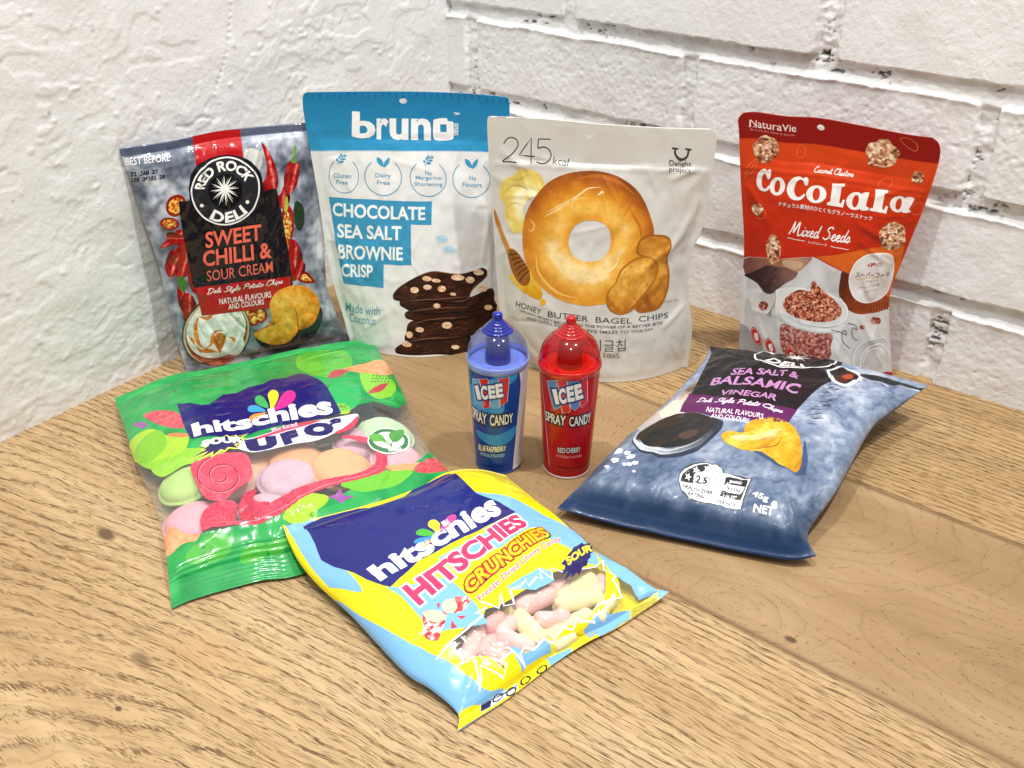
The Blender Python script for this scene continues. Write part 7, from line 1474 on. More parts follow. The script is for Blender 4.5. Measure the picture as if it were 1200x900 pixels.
('star_rating_badge','text',[(96.7,28.7),(105.3,28.5),(104.5,30.9),(96.0,31.0)],'#f4f4f2',{'s':'ENERGY','bold':0.03,'z':3}),
('star_rating_badge','text',[(98.1,22.8),(107.1,23.4),(106.2,25.7),(97.3,25.1)],'#26272b',{'s':'921kJ','bold':0.03,'z':3}),
('star_rating_badge','text',[(98.4,17.9),(106.8,19.4),(106.5,21.4),(98.2,19.8)],'#f4f4f2',{'s':'11% DI*','bold':0.02,'z':3}),
('star_rating_badge','text',[(96.8,14.4),(108.6,15.3),(108.5,16.8),(96.5,15.9)],'#26272b',{'s':'PER PACK','bold':0.02,'z':3}),
('weight_lettering','text',[(115.3,22.7),(125.9,21.1),(124.5,26.6),(115.1,27.2)],'#f4f4f2',{'s':'45g','bold':0.03,'z':2}),
('weight_lettering','text',[(119.9,14.2),(131.8,14.5),(131.0,19.5),(119.0,18.8)],'#f4f4f2',{'s':'NET','bold':0.03,'z':2}),
('weight_lettering','text',[(128.8,18.6),(132.8,19.0),(131.0,24.4),(127.6,23.8)],'#f4f4f2',{'s':'e','bold':0.03,'z':2}),
]
ART['ufo'] = [
('green_print','poly',[(0.2,261.0),(20.6,260.9),(55.3,262.6),(116.1,266.2),(164.7,260.5),(216.5,266.5),(214.2,225.4),(214.1,187.4),(212.9,131.8),(201.6,117.9),(183.5,127.5),(160.0,122.0),(118.3,122.2),(85.5,115.7),(47.9,114.2),(26.9,127.9),(17.7,133.3),(8.3,134.4),(1.5,152.4),(0.2,202.4)],('leaf',{'seed':1,'ramp':((0,'#178544'),(0.5,'#1f9a4c'),(1,'#3db35a'))}),{'z':0}),
('green_print','poly',[(141.1,217.3),(156.7,248.6),(183.4,236.7),(185.9,206.8),(174.8,180.2),(156.4,172.9),(142.7,191.4)],'#5cb83f',{'smooth':True,'z':1}),
('green_print','poly',[(148.2,148.1),(162.4,163.0),(177.1,155.7),(173.1,129.4),(159.2,119.1),(146.0,130.1)],'#2fae5b',{'smooth':True,'z':1}),
('green_print','poly',[(185.3,179.1),(198.3,177.8),(209.8,163.5),(204.5,142.2),(189.8,131.7),(181.7,147.4)],'#86c93c',{'smooth':True,'z':1}),
('green_print','ell',[(194.6,170.9),(195.4,170.8),(195.0,172.6)],'#2a8d3c',{'z':1.5}),
('green_print','ell',[(192.6,165.6),(193.4,165.7),(193.0,167.5)],'#2a8d3c',{'z':1.5}),
('green_print','ell',[(190.5,160.2),(191.3,160.1),(190.9,161.8)],'#2a8d3c',{'z':1.5}),
('green_print','ell',[(197.2,170.6),(198.0,170.6),(197.6,172.4)],'#2a8d3c',{'z':1.5}),
('green_print','ell',[(195.3,165.9),(196.1,166.0),(195.7,167.6)],'#2a8d3c',{'z':1.5}),
('green_print','ell',[(193.1,160.1),(193.9,160.1),(193.6,162.0)],'#2a8d3c',{'z':1.5}),
('green_print','ell',[(199.9,170.8),(200.8,171.0),(200.4,173.0)],'#2a8d3c',{'z':1.5}),
('green_print','ell',[(198.0,166.2),(198.8,166.3),(198.4,167.8)],'#2a8d3c',{'z':1.5}),
('green_print','ell',[(195.9,160.5),(196.7,160.6),(196.3,162.5)],'#2a8d3c',{'z':1.5}),
('green_print','ell',[(202.7,171.4),(203.6,171.6),(203.2,173.5)],'#2a8d3c',{'z':1.5}),
('green_print','ell',[(200.7,166.4),(201.5,166.3),(201.1,167.9)],'#2a8d3c',{'z':1.5}),
('green_print','ell',[(198.6,160.8),(199.4,160.9),(199.1,162.7)],'#2a8d3c',{'z':1.5}),
('green_print','ell',[(205.6,172.2),(206.5,172.7),(206.2,174.5)],'#2a8d3c',{'z':1.5}),
('green_print','ell',[(203.4,166.1),(204.2,166.3),(203.8,167.9)],'#2a8d3c',{'z':1.5}),
('green_print','ell',[(201.3,160.9),(202.1,160.9),(201.8,162.8)],'#2a8d3c',{'z':1.5}),
('green_print','ell',[(208.8,174.4),(209.8,175.3),(209.4,176.8)],'#2a8d3c',{'z':1.5}),
('green_print','ell',[(206.4,167.6),(207.3,168.0),(206.8,169.4)],'#2a8d3c',{'z':1.5}),
('green_print','ell',[(204.1,161.0),(204.9,161.4),(204.5,162.9)],'#2a8d3c',{'z':1.5}),
('green_print','poly',[(-3.2,172.5),(2.4,181.6),(17.0,175.9),(25.9,154.5),(39.0,141.4),(31.2,125.3),(15.5,132.8),(3.3,146.5)],'#a4cf35',{'smooth':True,'z':1}),
('green_print','poly',[(9.6,119.8),(8.3,134.4),(19.5,130.3),(40.4,112.8),(49.4,105.8),(38.5,104.9),(27.5,110.7),(15.1,111.8)],'#97cc45',{'smooth':True,'z':0.7}),
('green_print','poly',[(0.2,168.4),(13.4,153.7),(30.2,131.1),(48.3,115.9),(58.2,106.4),(45.7,104.3),(29.8,119.6),(18.0,125.0),(7.4,131.4),(1.7,149.0)],'#8cc63a',{'smooth':True,'z':0.8}),
('green_print','poly',[(1.8,163.5),(11.6,170.7),(22.9,165.8),(23.7,145.1),(12.0,137.6),(3.3,146.5)],'#7fbf32',{'smooth':True,'z':1.4}),
('green_print','poly',[(150.3,126.0),(155.5,131.3),(162.1,124.6),(160.1,116.9),(152.3,117.7)],'#a9d438',{'smooth':True,'z':1}),
('printed_leaves','poly',[(15.6,202.0),(25.5,196.7),(37.0,181.4),(41.4,163.9),(40.7,151.2),(28.0,165.8),(18.8,187.4)],('fuzz',{'s':1.5,'ramp':((0,'#b83a48'),(0.5,'#d2505c'),(1,'#e2707a'))}),{'smooth':True,'z':2,'fine':1}),
('printed_leaves','poly',[(172.6,187.8),(189.4,195.0),(212.6,210.9),(215.2,189.8),(205.4,173.4),(189.9,176.0)],('fuzz',{'s':2,'ramp':((0,'#e08a50'),(0.5,'#ef9f66'),(1,'#f4b27c'))}),{'smooth':True,'z':2,'fine':1}),
('printed_leaves','poly',[(156.4,172.9),(163.8,186.0),(177.8,186.9),(170.9,177.5),(161.5,170.9)],'#b8444c',{'smooth':True,'z':2}),
('printed_leaves','poly',[(183.3,143.1),(192.4,152.8),(203.0,157.7),(195.4,145.6),(185.5,141.1)],'#b8444c',{'smooth':True,'z':2}),
('printed_leaves','poly',[(25.8,154.2),(31.6,151.9),(40.3,141.8),(34.2,142.1)],'#d9824a',{'smooth':True,'z':2}),
('printed_leaves','poly',[(6.8,198.7),(12.6,193.7),(16.0,184.6),(11.7,183.8)],'#9a58a0',{'smooth':True,'z':2}),
('green_print','poly',[(0.1,-0.3),(-0.7,20.9),(0.6,43.6),(16.0,41.4),(33.8,40.0),(50.4,38.5),(69.9,38.3),(87.0,44.3),(105.2,41.9),(128.6,39.6),(143.7,41.3),(166.2,42.6),(189.2,45.5),(231.7,73.2),(217.5,38.8),(213.5,13.6),(214.2,0.3),(152.5,2.9),(83.8,-0.0),(54.6,-0.3),(24.9,-0.5)],('leaf',{'seed':4,'ramp':((0,'#178544'),(0.5,'#1f9a4c'),(1,'#3db35a'))}),{'z':0}),
('green_print','poly',[(82.4,37.5),(96.7,47.8),(109.6,47.8),(119.4,40.7),(115.4,36.0),(108.5,33.8),(105.1,28.4),(92.6,29.5)],'#a4cf35',{'smooth':True,'z':1}),
('green_print','poly',[(142.8,51.8),(163.6,49.4),(187.1,41.0),(176.0,34.7),(161.7,33.3),(142.0,36.9),(131.2,47.2)],'#6fbf3a',{'smooth':True,'z':1}),
('green_print','poly',[(102.2,33.8),(121.8,34.3),(140.3,33.0),(133.0,26.8),(114.1,26.6)],'#2fa653',{'smooth':True,'z':1}),
('green_print','poly',[(2.1,33.5),(15.2,36.8),(31.8,40.1),(45.7,36.3),(49.4,25.9),(34.0,20.2),(12.9,20.2)],'#2a9d48',{'smooth':True,'z':1}),
('green_print','ell',[(33.8,29.9),(44.1,28.0),(36.7,38.2)],'#4cae3e',{'z':1.5}),
('green_print','ell',[(56.8,20.4),(66.5,20.6),(59.7,26.1)],'#4cae3e',{'z':1.5}),
('green_print','ell',[(74.3,22.6),(81.3,22.2),(76.8,26.4)],'#4cae3e',{'z':1.5}),
('green_print','ell',[(22.7,29.3),(31.3,27.4),(25.4,35.3)],'#4cae3e',{'z':1.5}),
('printed_leaves','poly',[(-0.8,43.4),(-0.2,56.6),(5.4,62.0),(11.7,56.1),(16.5,47.1),(25.6,42.1),(22.0,37.8),(13.6,40.1),(4.4,38.7)],('fuzz',{'s':2,'ramp':((0,'#e98a58'),(0.5,'#f2a070'),(1,'#f6b58a'))}),{'smooth':True,'z':2,'fine':1}),
('printed_leaves','poly',[(188.9,40.3),(196.7,46.7),(212.0,52.3),(221.0,50.1),(214.7,35.6),(200.2,34.6)],('fuzz',{'s':1.5,'ramp':((0,'#b83a48'),(0.5,'#cc4c55'),(1,'#df6a70'))}),{'smooth':True,'z':2,'fine':1}),
('printed_leaves','poly',[(119.4,40.7),(124.7,40.9),(129.3,42.8),(130.6,38.6),(136.6,35.5),(130.4,35.0),(126.8,33.7),(124.1,37.2)],'#9a58a0',{'smooth':True,'z':2}),
('printed_leaves','poly',[(170.6,52.4),(185.8,49.8),(196.7,46.7),(189.3,41.1),(173.5,46.8)],'#e8a06a',{'smooth':True,'z':1.8}),
('printed_candy_belt','poly',[(28.5,55.7),(36.9,61.7),(49.0,61.0),(54.5,55.6),(50.1,46.0),(53.2,40.1),(63.0,41.1),(78.1,51.6),(100.0,56.7),(124.6,55.5),(146.0,52.8),(160.4,55.7),(167.6,63.5),(167.4,76.4),(158.2,84.1),(146.6,90.7),(152.2,91.2),(167.4,86.3),(177.1,72.8),(174.7,58.7),(166.7,48.9),(151.6,46.9),(127.0,48.8),(101.6,46.7),(81.3,40.5),(64.1,36.5),(50.6,39.1),(38.3,41.6),(28.2,44.4)],('fuzz',{'s':0.9,'ramp':((0,'#bf3048'),(0.5,'#cf4459'),(1,'#dc6073'))}),{'smooth':True,'z':3,'fine':0.8,'n':150}),
('printed_candy_belt','poly',[(55.3,55.0),(64.9,64.1),(72.6,64.0),(67.5,56.4),(78.1,51.6),(63.0,41.1),(53.7,42.6)],('fuzz',{'s':0.8,'ramp':((0,'#b02a40'),(0.5,'#c03a50'),(1,'#d05468'))}),{'smooth':True,'z':3.5,'fine':0.8}),
('printed_candy_belt','poly',[(32.6,105.5),(46.3,106.9),(63.3,105.0),(73.9,101.7),(75.0,89.8),(71.2,76.9),(58.2,68.3),(47.0,61.7),(36.8,66.2),(33.0,81.1)],('fuzz',{'s':0.8,'ramp':((0,'#c93a4e'),(0.5,'#d64c60'),(1,'#e0687a'))}),{'smooth':True,'z':3.4,'fine':0.8}),
('printed_candy_belt','line',[(53.4,83.4),(53.2,81.9),(52.5,80.3),(51.4,79.2),(49.8,78.5),(48.1,78.6),(46.4,79.6),(44.8,81.5),(43.4,84.0),(42.7,86.8),(42.7,89.6),(43.5,92.3),(45.3,94.5),(47.5,95.9),(50.3,96.3),(53.6,95.3),(56.7,93.3),(59.5,90.7),(61.6,87.6),(62.4,83.3),(61.7,78.9),(59.6,74.8),(56.4,71.3),(52.4,69.1),(48.1,69.0),(44.0,70.8),(40.1,74.5),(37.0,79.7),(35.0,85.4),(34.5,91.2),(35.6,96.4),(38.4,101.5),(42.6,104.6),(47.7,105.8)],'#8e1f34',{'w':1.0,'z':3.9}),
('printed_candy_belt','line',[(53.8,82.2),(53.7,80.6),(53.0,79.1),(51.8,78.0),(50.2,77.2),(48.5,77.2),(46.8,78.2),(45.2,80.1),(43.9,82.6),(43.1,85.6),(43.1,88.5),(44.0,91.1),(45.7,93.3),(47.9,94.8),(50.7,95.1),(54.0,94.1),(57.1,92.2),(60.0,89.6),(62.1,86.5),(62.9,82.2),(62.2,77.9),(60.1,73.8),(56.8,70.2),(52.9,67.9),(48.5,67.7),(44.5,69.5),(40.5,73.1),(37.4,78.3),(35.4,84.1),(34.9,89.9),(36.0,95.1),(38.8,100.2),(43.0,103.3),(48.0,104.5)],'#ef9aa6',{'w':0.45,'z':3.9}),
('printed_candy_belt','line',[(32.7,47.8),(51.1,41.6),(65.0,39.2),(84.5,45.7),(107.7,49.6),(132.6,50.9),(155.5,49.8),(168.7,56.4),(172.4,68.3)],'#ea8c9a',{'w':0.7,'z':3.6,'taper':True}),
('brand_panel','poly',[(40.6,191.3),(50.1,184.6),(55.9,176.3),(63.5,175.2),(71.0,182.8),(76.3,188.0),(86.1,185.8),(97.0,189.3),(107.5,187.6),(115.8,192.2),(126.5,188.8),(137.6,192.2),(143.4,184.3),(150.0,168.8),(152.2,156.2),(153.0,135.1),(153.9,118.0),(142.2,117.7),(113.0,120.2),(88.5,122.4),(78.7,121.3),(73.4,119.5),(39.8,135.1),(39.5,150.2)],'#1b1a68',{'z':4}),
('ufo_lettering','poly',[(74.5,104.0),(69.7,109.0),(76.3,116.2),(83.9,116.1),(97.3,116.3),(107.2,116.1),(119.2,115.3),(129.4,116.4),(142.6,114.3),(151.7,114.4),(160.8,114.2),(166.7,112.5),(165.1,105.7),(154.9,101.4),(141.9,96.2),(128.9,94.2),(114.8,97.7),(97.8,99.0),(82.3,100.0)],'#d9d7e3',{'smooth':True,'z':5}),
('ufo_lettering','poly',[(82.5,114.8),(94.5,115.4),(107.2,116.1),(124.6,117.3),(136.4,114.4),(128.7,113.5),(113.7,112.9),(96.4,112.8),(85.6,112.3)],'#d6445e',{'smooth':True,'z':5.4}),
('ufo_lettering','poly',[(143.4,97.6),(150.7,100.0),(160.0,105.7),(166.2,109.8),(164.6,104.0),(156.5,97.6),(145.4,95.1)],'#cf4058',{'smooth':True,'z':5.4}),
('ufo_lettering','text',[(98.4,115.8),(118.1,114.8),(118.4,119.3),(98.4,119.8)],'#f4b8c4',{'s':'Brizzl','bold':0.04,'z':6}),
('ufo_lettering','text',[(76.0,100.5),(99.1,99.3),(99.8,111.3),(76.3,116.2)],'#1f1a5c',{'s':'U','bold':0.09,'z':6}),
('ufo_lettering','text',[(104.1,99.2),(116.7,100.3),(116.0,112.2),(103.0,111.9)],'#1f1a5c',{'s':'F','bold':0.09,'z':6}),
('ufo_lettering','text',[(120.8,100.5),(142.1,94.3),(145.4,110.3),(121.6,115.1)],'#1f1a5c',{'s':'O','bold':0.09,'z':6}),
('ufo_lettering','text',[(141.8,105.9),(151.5,105.2),(152.6,113.0),(142.7,113.7)],'#1f1a5c',{'s':'s','bold':0.06,'z':6}),
('brand_lettering','text',[(42.6,135.5),(147.8,118.5),(150.7,143.5),(44.6,152.8)],'#f3f3f6',{'s':'hitschies','bold':0.04,'z':6}),
('brand_lettering','poly',[(86.6,138.7),(87.2,143.5),(91.1,146.1),(97.1,145.2),(100.7,143.8),(95.8,140.2),(89.9,137.2)],'#f0953a',{'smooth':True,'z':6}),
('brand_lettering','poly',[(88.6,152.8),(89.5,157.8),(92.6,160.1),(96.9,155.8),(100.7,145.9),(95.3,147.9),(90.8,149.7)],'#3a9fd8',{'smooth':True,'z':6}),
('brand_lettering','poly',[(96.8,165.1),(98.6,170.0),(102.0,169.5),(104.1,161.8),(103.7,149.7),(100.1,152.2),(97.3,158.1)],'#3fae5c',{'smooth':True,'z':6}),
('brand_lettering','poly',[(107.2,166.7),(110.5,172.5),(114.0,170.5),(114.7,163.7),(111.6,154.9),(104.8,145.4),(106.2,155.1)],'#f3e733',{'smooth':True,'z':6}),
('brand_lettering','poly',[(106.5,143.4),(112.7,154.3),(118.4,163.7),(123.8,165.2),(127.0,159.1),(124.8,150.8),(117.5,143.9),(111.1,142.8)],'#d3318f',{'smooth':True,'z':6}),
('sour_burst','burst',[(59.4,116.1),(87.4,118.8),(63.8,129.5)],'#ede85a',{'np':13,'k':0.55,'jit':0.35,'z':5,'seed':4}),
('sour_burst','burst',[(59.5,116.5),(84.7,118.8),(63.3,128.0)],'#20205a',{'np':13,'k':0.5,'jit':0.35,'z':5.5,'seed':4}),
('sour_burst','text',[(44.4,119.5),(75.2,113.7),(76.3,120.9),(45.7,127.0)],'#f4f3f2',{'s':'SOUR','bold':0.06,'z':6}),
('vegan_badge','ell',[(183.9,78.4),(200.8,74.3),(189.2,93.2)],'#eef0e8',{'z':5}),
('vegan_badge','ell',[(184.0,78.8),(199.9,74.9),(189.0,92.3)],'#3f7a4a',{'z':5.5}),
('vegan_badge','ell',[(184.3,79.5),(196.8,76.3),(188.1,89.0)],'#f1f3ec',{'z':6}),
('vegan_badge','poly',[(169.6,86.8),(174.4,89.0),(180.9,86.2),(181.7,77.9),(183.7,71.5),(178.6,78.2),(172.5,79.3)],'#63ae44',{'smooth':True,'z':6.5}),
('vegan_badge','poly',[(186.9,76.6),(185.8,84.9),(190.7,89.9),(199.7,89.4),(197.5,81.8),(191.0,75.8)],'#4d9a3e',{'smooth':True,'z':6.5}),
('vegan_badge','line',[(184.1,71.0),(185.4,74.9),(193.3,83.6)],'#3f7a4a',{'w':0.8,'z':7}),
('vegan_badge','line',[(184.1,71.0),(182.9,77.7),(177.2,83.6)],'#3f7a4a',{'w':0.8,'z':7}),
('vegan_badge','text',[(178.8,66.8),(189.5,64.6),(191.1,68.3),(180.1,69.9)],'#f1f3ec',{'s':'VEGAN','bold':0.04,'z':7}),
]
ART['crunch'] = [
('yellow_print','poly',[(-1.8,0.7),(-1.0,10.4),(-1.4,22.9),(-0.5,50.9),(-0.6,86.0),(0.1,126.4),(2.8,156.2),(2.8,188.2),(1.1,202.6),(29.7,213.1),(59.3,210.7),(101.6,210.3),(134.4,198.5),(156.4,203.2),(152.7,146.8),(149.2,83.7),(143.5,44.3),(-3079.3,-3567.3),(166.3,9.1),(154.2,-4.6),(124.0,-5.9),(108.3,-7.3),(65.6,-2.7),(26.8,0.1)],'#f4e01a',{'holes':[[(23.7,48.0),(35.0,50.3),(50.4,51.2),(54.3,53.5),(61.1,51.2),(71.4,50.7),(81.6,51.8),(96.4,52.2),(105.9,52.4),(112.0,51.2),(120.7,46.4),(134.1,45.2),(143.1,48.5),(141.4,32.1),(131.8,15.2),(123.3,17.2),(112.8,17.4),(105.6,12.5),(94.9,12.7),(83.3,14.4),(74.4,12.3),(68.8,15.4),(57.8,13.7),(52.0,15.6),(47.3,14.0),(46.6,19.6),(37.1,20.0),(36.4,12.6),(33.7,25.5),(26.7,30.0),(19.5,31.4)]],'z':0}),
('blue_print','poly',[(-0.0,126.3),(2.5,99.5),(10.2,65.3),(15.1,44.5),(16.1,25.1),(19.9,11.2),(31.9,8.1),(23.5,5.5),(13.0,8.4),(1.6,10.2),(-0.6,10.6),(-1.4,22.9),(-1.0,50.6),(-1.1,89.9)],'#7fb9e6',{'smooth':True,'z':1,'n':120}),
('blue_print','poly',[(149.1,62.3),(156.3,14.6),(156.5,7.4),(142.1,9.2),(144.4,20.2),(140.7,30.5),(143.6,49.4)],'#7fb9e6',{'z':1}),
('blue_print','poly',[(45.5,8.7),(49.3,9.6),(59.8,9.1),(69.3,8.6),(70.9,10.5),(67.4,16.2),(57.8,13.7),(51.6,15.1),(50.1,19.8),(46.8,22.9),(45.6,16.3)],'#7fb9e6',{'z':1}),
('blue_print','poly',[(95.5,8.9),(104.5,11.4),(110.7,12.2),(117.1,15.3),(117.0,10.1),(132.9,8.1),(126.9,0.4),(105.0,4.1),(96.8,1.5)],'#7fb9e6',{'z':1}),
('blue_print','poly',[(65.2,8.5),(82.9,3.3),(79.9,-3.1),(66.4,-0.1)],'#7fb9e6',{'z':1}),
('blue_print','poly',[(102.2,5.6),(126.4,1.9),(114.5,0.6),(102.6,-0.1)],'#7fb9e6',{'z':1}),
('blue_print','poly',[(156.2,7.9),(165.3,7.9),(153.2,-4.9),(145.3,-4.7)],'#7fb9e6',{'z':1.2}),
('blue_print','poly',[(110.6,150.6),(120.9,144.5),(132.2,132.8),(140.2,112.6),(149.0,95.6),(152.0,84.1),(142.6,50.9),(133.0,49.2),(133.0,66.8),(130.1,74.9),(126.4,80.4),(115.7,95.2),(115.4,117.2)],'#7fb9e6',{'smooth':True,'z':1}),
('blue_print','poly',[(56.0,109.9),(80.3,107.8),(116.2,111.8),(122.6,98.7),(100.4,90.2),(91.4,90.8),(66.5,97.8),(59.1,99.1)],'#7fb9e6',{'z':1}),
('blue_print','poly',[(21.3,108.8),(26.7,103.4),(51.7,91.4),(53.0,77.0),(52.7,60.1),(47.7,44.0),(22.1,60.0),(24.2,77.7),(24.3,95.2)],'#7fb9e6',{'z':1}),
('blue_print','poly',[(74.8,59.6),(84.7,60.4),(102.2,60.2),(105.5,53.9),(101.3,46.3),(87.0,47.5),(82.5,52.3),(77.6,54.2)],'#7fb9e6',{'z':1}),
('blue_print','poly',[(-3.9,197.8),(-4.1,180.8),(-2.9,153.0),(6.1,124.6),(11.2,117.6),(13.8,137.4),(11.1,152.7),(13.7,176.1),(18.7,207.8),(9.4,207.6)],'#7fb9e6',{'smooth':True,'z':1,'n':90}),
('yellow_print','poly',[(-7.5,203.3),(0.9,205.8),(3.1,183.4),(2.3,152.0),(2.0,126.0),(7.1,115.4),(-2.8,135.1),(-3.9,166.6)],'#f4e01a',{'smooth':True,'z':1.5,'n':70}),
('brand_panel','poly',[(11.4,202.3),(23.4,205.5),(46.1,205.2),(64.2,197.2),(84.3,206.9),(103.4,205.0),(117.2,202.9),(113.2,173.9),(112.7,161.6),(111.7,149.8),(119.3,132.1),(122.0,115.8),(102.1,113.2),(65.6,114.8),(47.2,116.1),(25.3,107.6),(22.8,107.2),(20.8,112.4),(17.7,120.1),(15.6,132.1),(11.7,147.3),(8.9,159.6),(11.8,175.5),(12.4,187.2)],'#1d2372',{'z':2}),
('brand_lettering','text',[(21.6,115.1),(113.3,118.1),(119.5,145.4),(21.5,130.0)],'#f3f3f6',{'s':'hitschies','bold':0.04,'z':3}),
('brand_lettering','poly',[(53.8,125.7),(56.2,127.9),(59.7,128.4),(63.4,126.4),(60.1,124.7),(55.3,123.2)],'#e8a25a',{'smooth':True,'z':3}),
('brand_lettering','poly',[(52.9,131.9),(55.6,134.1),(59.8,133.0),(64.5,128.2),(60.5,127.6),(55.0,129.1)],'#3a8fd0',{'smooth':True,'z':3}),
('brand_lettering','poly',[(58.4,138.8),(60.9,142.4),(64.1,141.2),(65.9,136.0),(66.4,128.8),(61.9,132.2)],'#4cae3e',{'smooth':True,'z':3}),
('brand_lettering','poly',[(67.7,141.1),(71.2,146.1),(74.1,144.4),(74.0,138.2),(71.7,133.2),(67.4,128.7),(67.9,134.8)],'#f3df33',{'smooth':True,'z':3}),
('brand_lettering','poly',[(68.9,128.5),(73.4,134.1),(80.5,140.3),(85.7,140.7),(85.5,136.7),(81.7,132.6),(74.7,129.5)],'#d8438f',{'smooth':True,'z':3}),
('product_lettering','text',[(28.1,83.1),(122.0,99.1),(121.2,114.3),(27.4,102.1)],'#f7f4f5',{'s':'HITSCHIES','bold':0.05,'grow':0.06,'z':3}),
('product_lettering','text',[(28.1,83.1),(122.0,99.1),(121.2,114.3),(27.4,102.1)],'#d23a68',{'s':'HITSCHIES','bold':0.05,'z':4}),
('product_lettering','poly',[(51.8,89.5),(53.0,77.0),(57.9,68.0),(66.3,67.8),(126.4,80.4),(130.4,95.3),(121.3,96.7),(79.3,88.0)],'#f4e01a',{'z':1.6}),
('product_lettering','text',[(53.8,70.0),(129.1,83.9),(128.8,95.1),(56.4,81.8)],'#2b1a12',{'s':'CRUNCHIES','bold':0.05,'grow':0.09,'z':3}),
('product_lettering','text',[(53.8,70.0),(129.1,83.9),(128.8,95.1),(56.4,81.8)],'#d8432a',{'s':'CRUNCHIES','bold':0.05,'grow':0.05,'z':4}),
('product_lettering','text',[(53.8,70.0),(129.1,83.9),(128.8,95.1),(56.4,81.8)],'#f2c81f',{'s':'CRUNCHIES','bold':0.03,'z':5}),
('product_lettering','text',[(55.7,59.5),(132.6,76.0),(133.8,82.2),(56.3,65.6)],'#f7f2f4',{'s':'Freeze Dried Chewy Candy','bold':0.01,'grow':0.045,'z':5}),
('product_lettering','text',[(55.7,59.5),(132.6,76.0),(133.8,82.2),(56.3,65.6)],'#cf4a72',{'s':'Freeze Dried Chewy Candy','bold':0.01,'z':6}),
('printed_candy','poly',[(26.6,77.3),(29.8,77.9),(36.4,69.2),(33.9,64.1),(23.9,54.8),(20.0,54.8),(18.1,60.0),(20.3,67.1)],('nut',{'s':3.4,'seed':4,'ramp':((0,'#b3202c'),(0.45,'#d8404a'),(0.62,'#e98a86'),(0.75,'#f7e6da'),(1,'#fbf3e8'))}),{'smooth':True,'z':3,'fine':0.8}),
('printed_candy','ell',[(30.6,70.8),(34.5,65.0),(33.4,74.3)],'#f4e6b0',{'z':4}),
('printed_candy','poly',[(45.3,75.2),(50.5,72.5),(52.3,68.5),(49.7,64.0),(45.1,62.7),(40.0,64.1)],('nut',{'s':3.4,'seed':5,'ramp':((0,'#b3202c'),(0.45,'#d8404a'),(0.62,'#e98a86'),(0.75,'#f7e6da'),(1,'#fbf3e8'))}),{'smooth':True,'z':3,'fine':0.8}),
('printed_candy','ell',[(41.0,71.2),(43.5,67.2),(44.5,75.5)],'#f4e6b0',{'z':4}),
('printed_candy','poly',[(36.6,78.6),(38.4,77.7),(35.0,73.1)],'#cf3a52',{'z':3}),
('printed_candy','poly',[(39.4,60.6),(42.9,56.2),(39.8,55.8)],'#cf3a52',{'z':3}),
('printed_candy','poly',[(35.6,60.1),(34.4,53.4),(31.5,54.4)],'#cf3a52',{'z':3}),
('window_edging','line',[(13.0,45.2),(24.1,48.5),(33.6,48.7),(50.4,51.2),(48.0,54.4),(54.9,53.6),(56.0,60.1),(60.4,49.6),(69.5,57.1),(64.0,49.1),(70.3,46.6),(75.5,56.6),(81.1,54.7),(88.4,57.4),(85.7,52.5),(95.0,55.2),(96.4,52.2),(100.8,59.4),(101.4,47.9),(107.8,56.1),(111.4,48.5),(121.1,46.8),(134.1,45.2),(144.6,49.5),(137.2,39.5),(141.4,32.1),(136.1,29.9),(131.9,14.8),(123.3,17.2)],'#f6f6f2',{'w':1.3,'smooth':False,'z':2}),
('window_edging','line',[(123.3,17.2),(112.8,17.4),(111.8,13.2),(105.6,12.5),(105.0,9.8),(94.9,12.7),(96.0,15.6),(87.7,10.9),(83.3,14.4),(74.4,12.3),(72.6,10.6),(68.8,15.4),(57.8,13.7),(53.5,17.7),(48.7,15.8),(48.2,9.2),(45.3,23.9),(46.6,19.6),(37.1,20.0),(39.2,16.6),(32.7,10.8),(26.2,24.4),(16.2,12.1),(26.7,30.0),(16.4,31.3),(20.9,32.1),(23.7,48.0)],'#f6f6f2',{'w':1.3,'smooth':False,'z':2}),
('sour_burst','burst',[(131.3,57.7),(151.6,64.2),(146.4,74.8)],'#20245e',{'np':13,'k':0.72,'jit':0.25,'z':3,'seed':3}),
('sour_burst','text',[(118.3,51.9),(147.2,62.4),(152.8,72.1),(121.8,58.6)],'#f2dc3a',{'s':'SOUR','bold':0.05,'z':4}),
('small_print','poly',[(14.3,7.4),(40.5,3.8),(41.8,6.7),(39.1,5.0),(16.0,8.2)],'#1d2a50',{'z':2}),
('small_print','poly',[(14.3,8.0),(41.4,6.1),(41.1,1.0),(15.1,2.4)],'#e8eaec',{'z':2}),
('small_print','poly',[(14.6,7.5),(22.2,6.3),(21.6,2.4),(15.0,3.0)],'#1d2a50',{'z':2.5}),
('small_print','ring',[(26.6,5.4),(30.5,5.1),(26.3,8.1)],'#2a2a20',{'k':0.7,'z':3}),
('small_print','ring',[(36.5,3.2),(40.3,2.8),(35.9,6.5)],'#2a2a20',{'k':0.7,'z':3}),
('small_print','ring',[(47.0,3.8),(50.9,2.9),(46.8,7.1)],'#2a2a20',{'k':0.7,'z':3}),
('small_print','ring',[(59.7,2.5),(64.0,1.7),(59.6,5.6)],'#2a2a20',{'k':0.7,'z':3}),
('small_print','line',[(133.3,7.5),(142.6,5.6),(150.7,3.0)],'#7d7b1e',{'w':0.3,'z':2,'smooth':False}),
('small_print','line',[(132.6,6.6),(142.2,5.0),(150.1,2.3)],'#7d7b1e',{'w':0.3,'z':2,'smooth':False}),
('small_print','line',[(131.6,5.5),(141.3,4.0),(149.2,1.4)],'#7d7b1e',{'w':0.3,'z':2,'smooth':False}),
('small_print','line',[(131.1,4.8),(140.1,2.9),(148.3,0.4)],'#7d7b1e',{'w':0.3,'z':2,'smooth':False}),
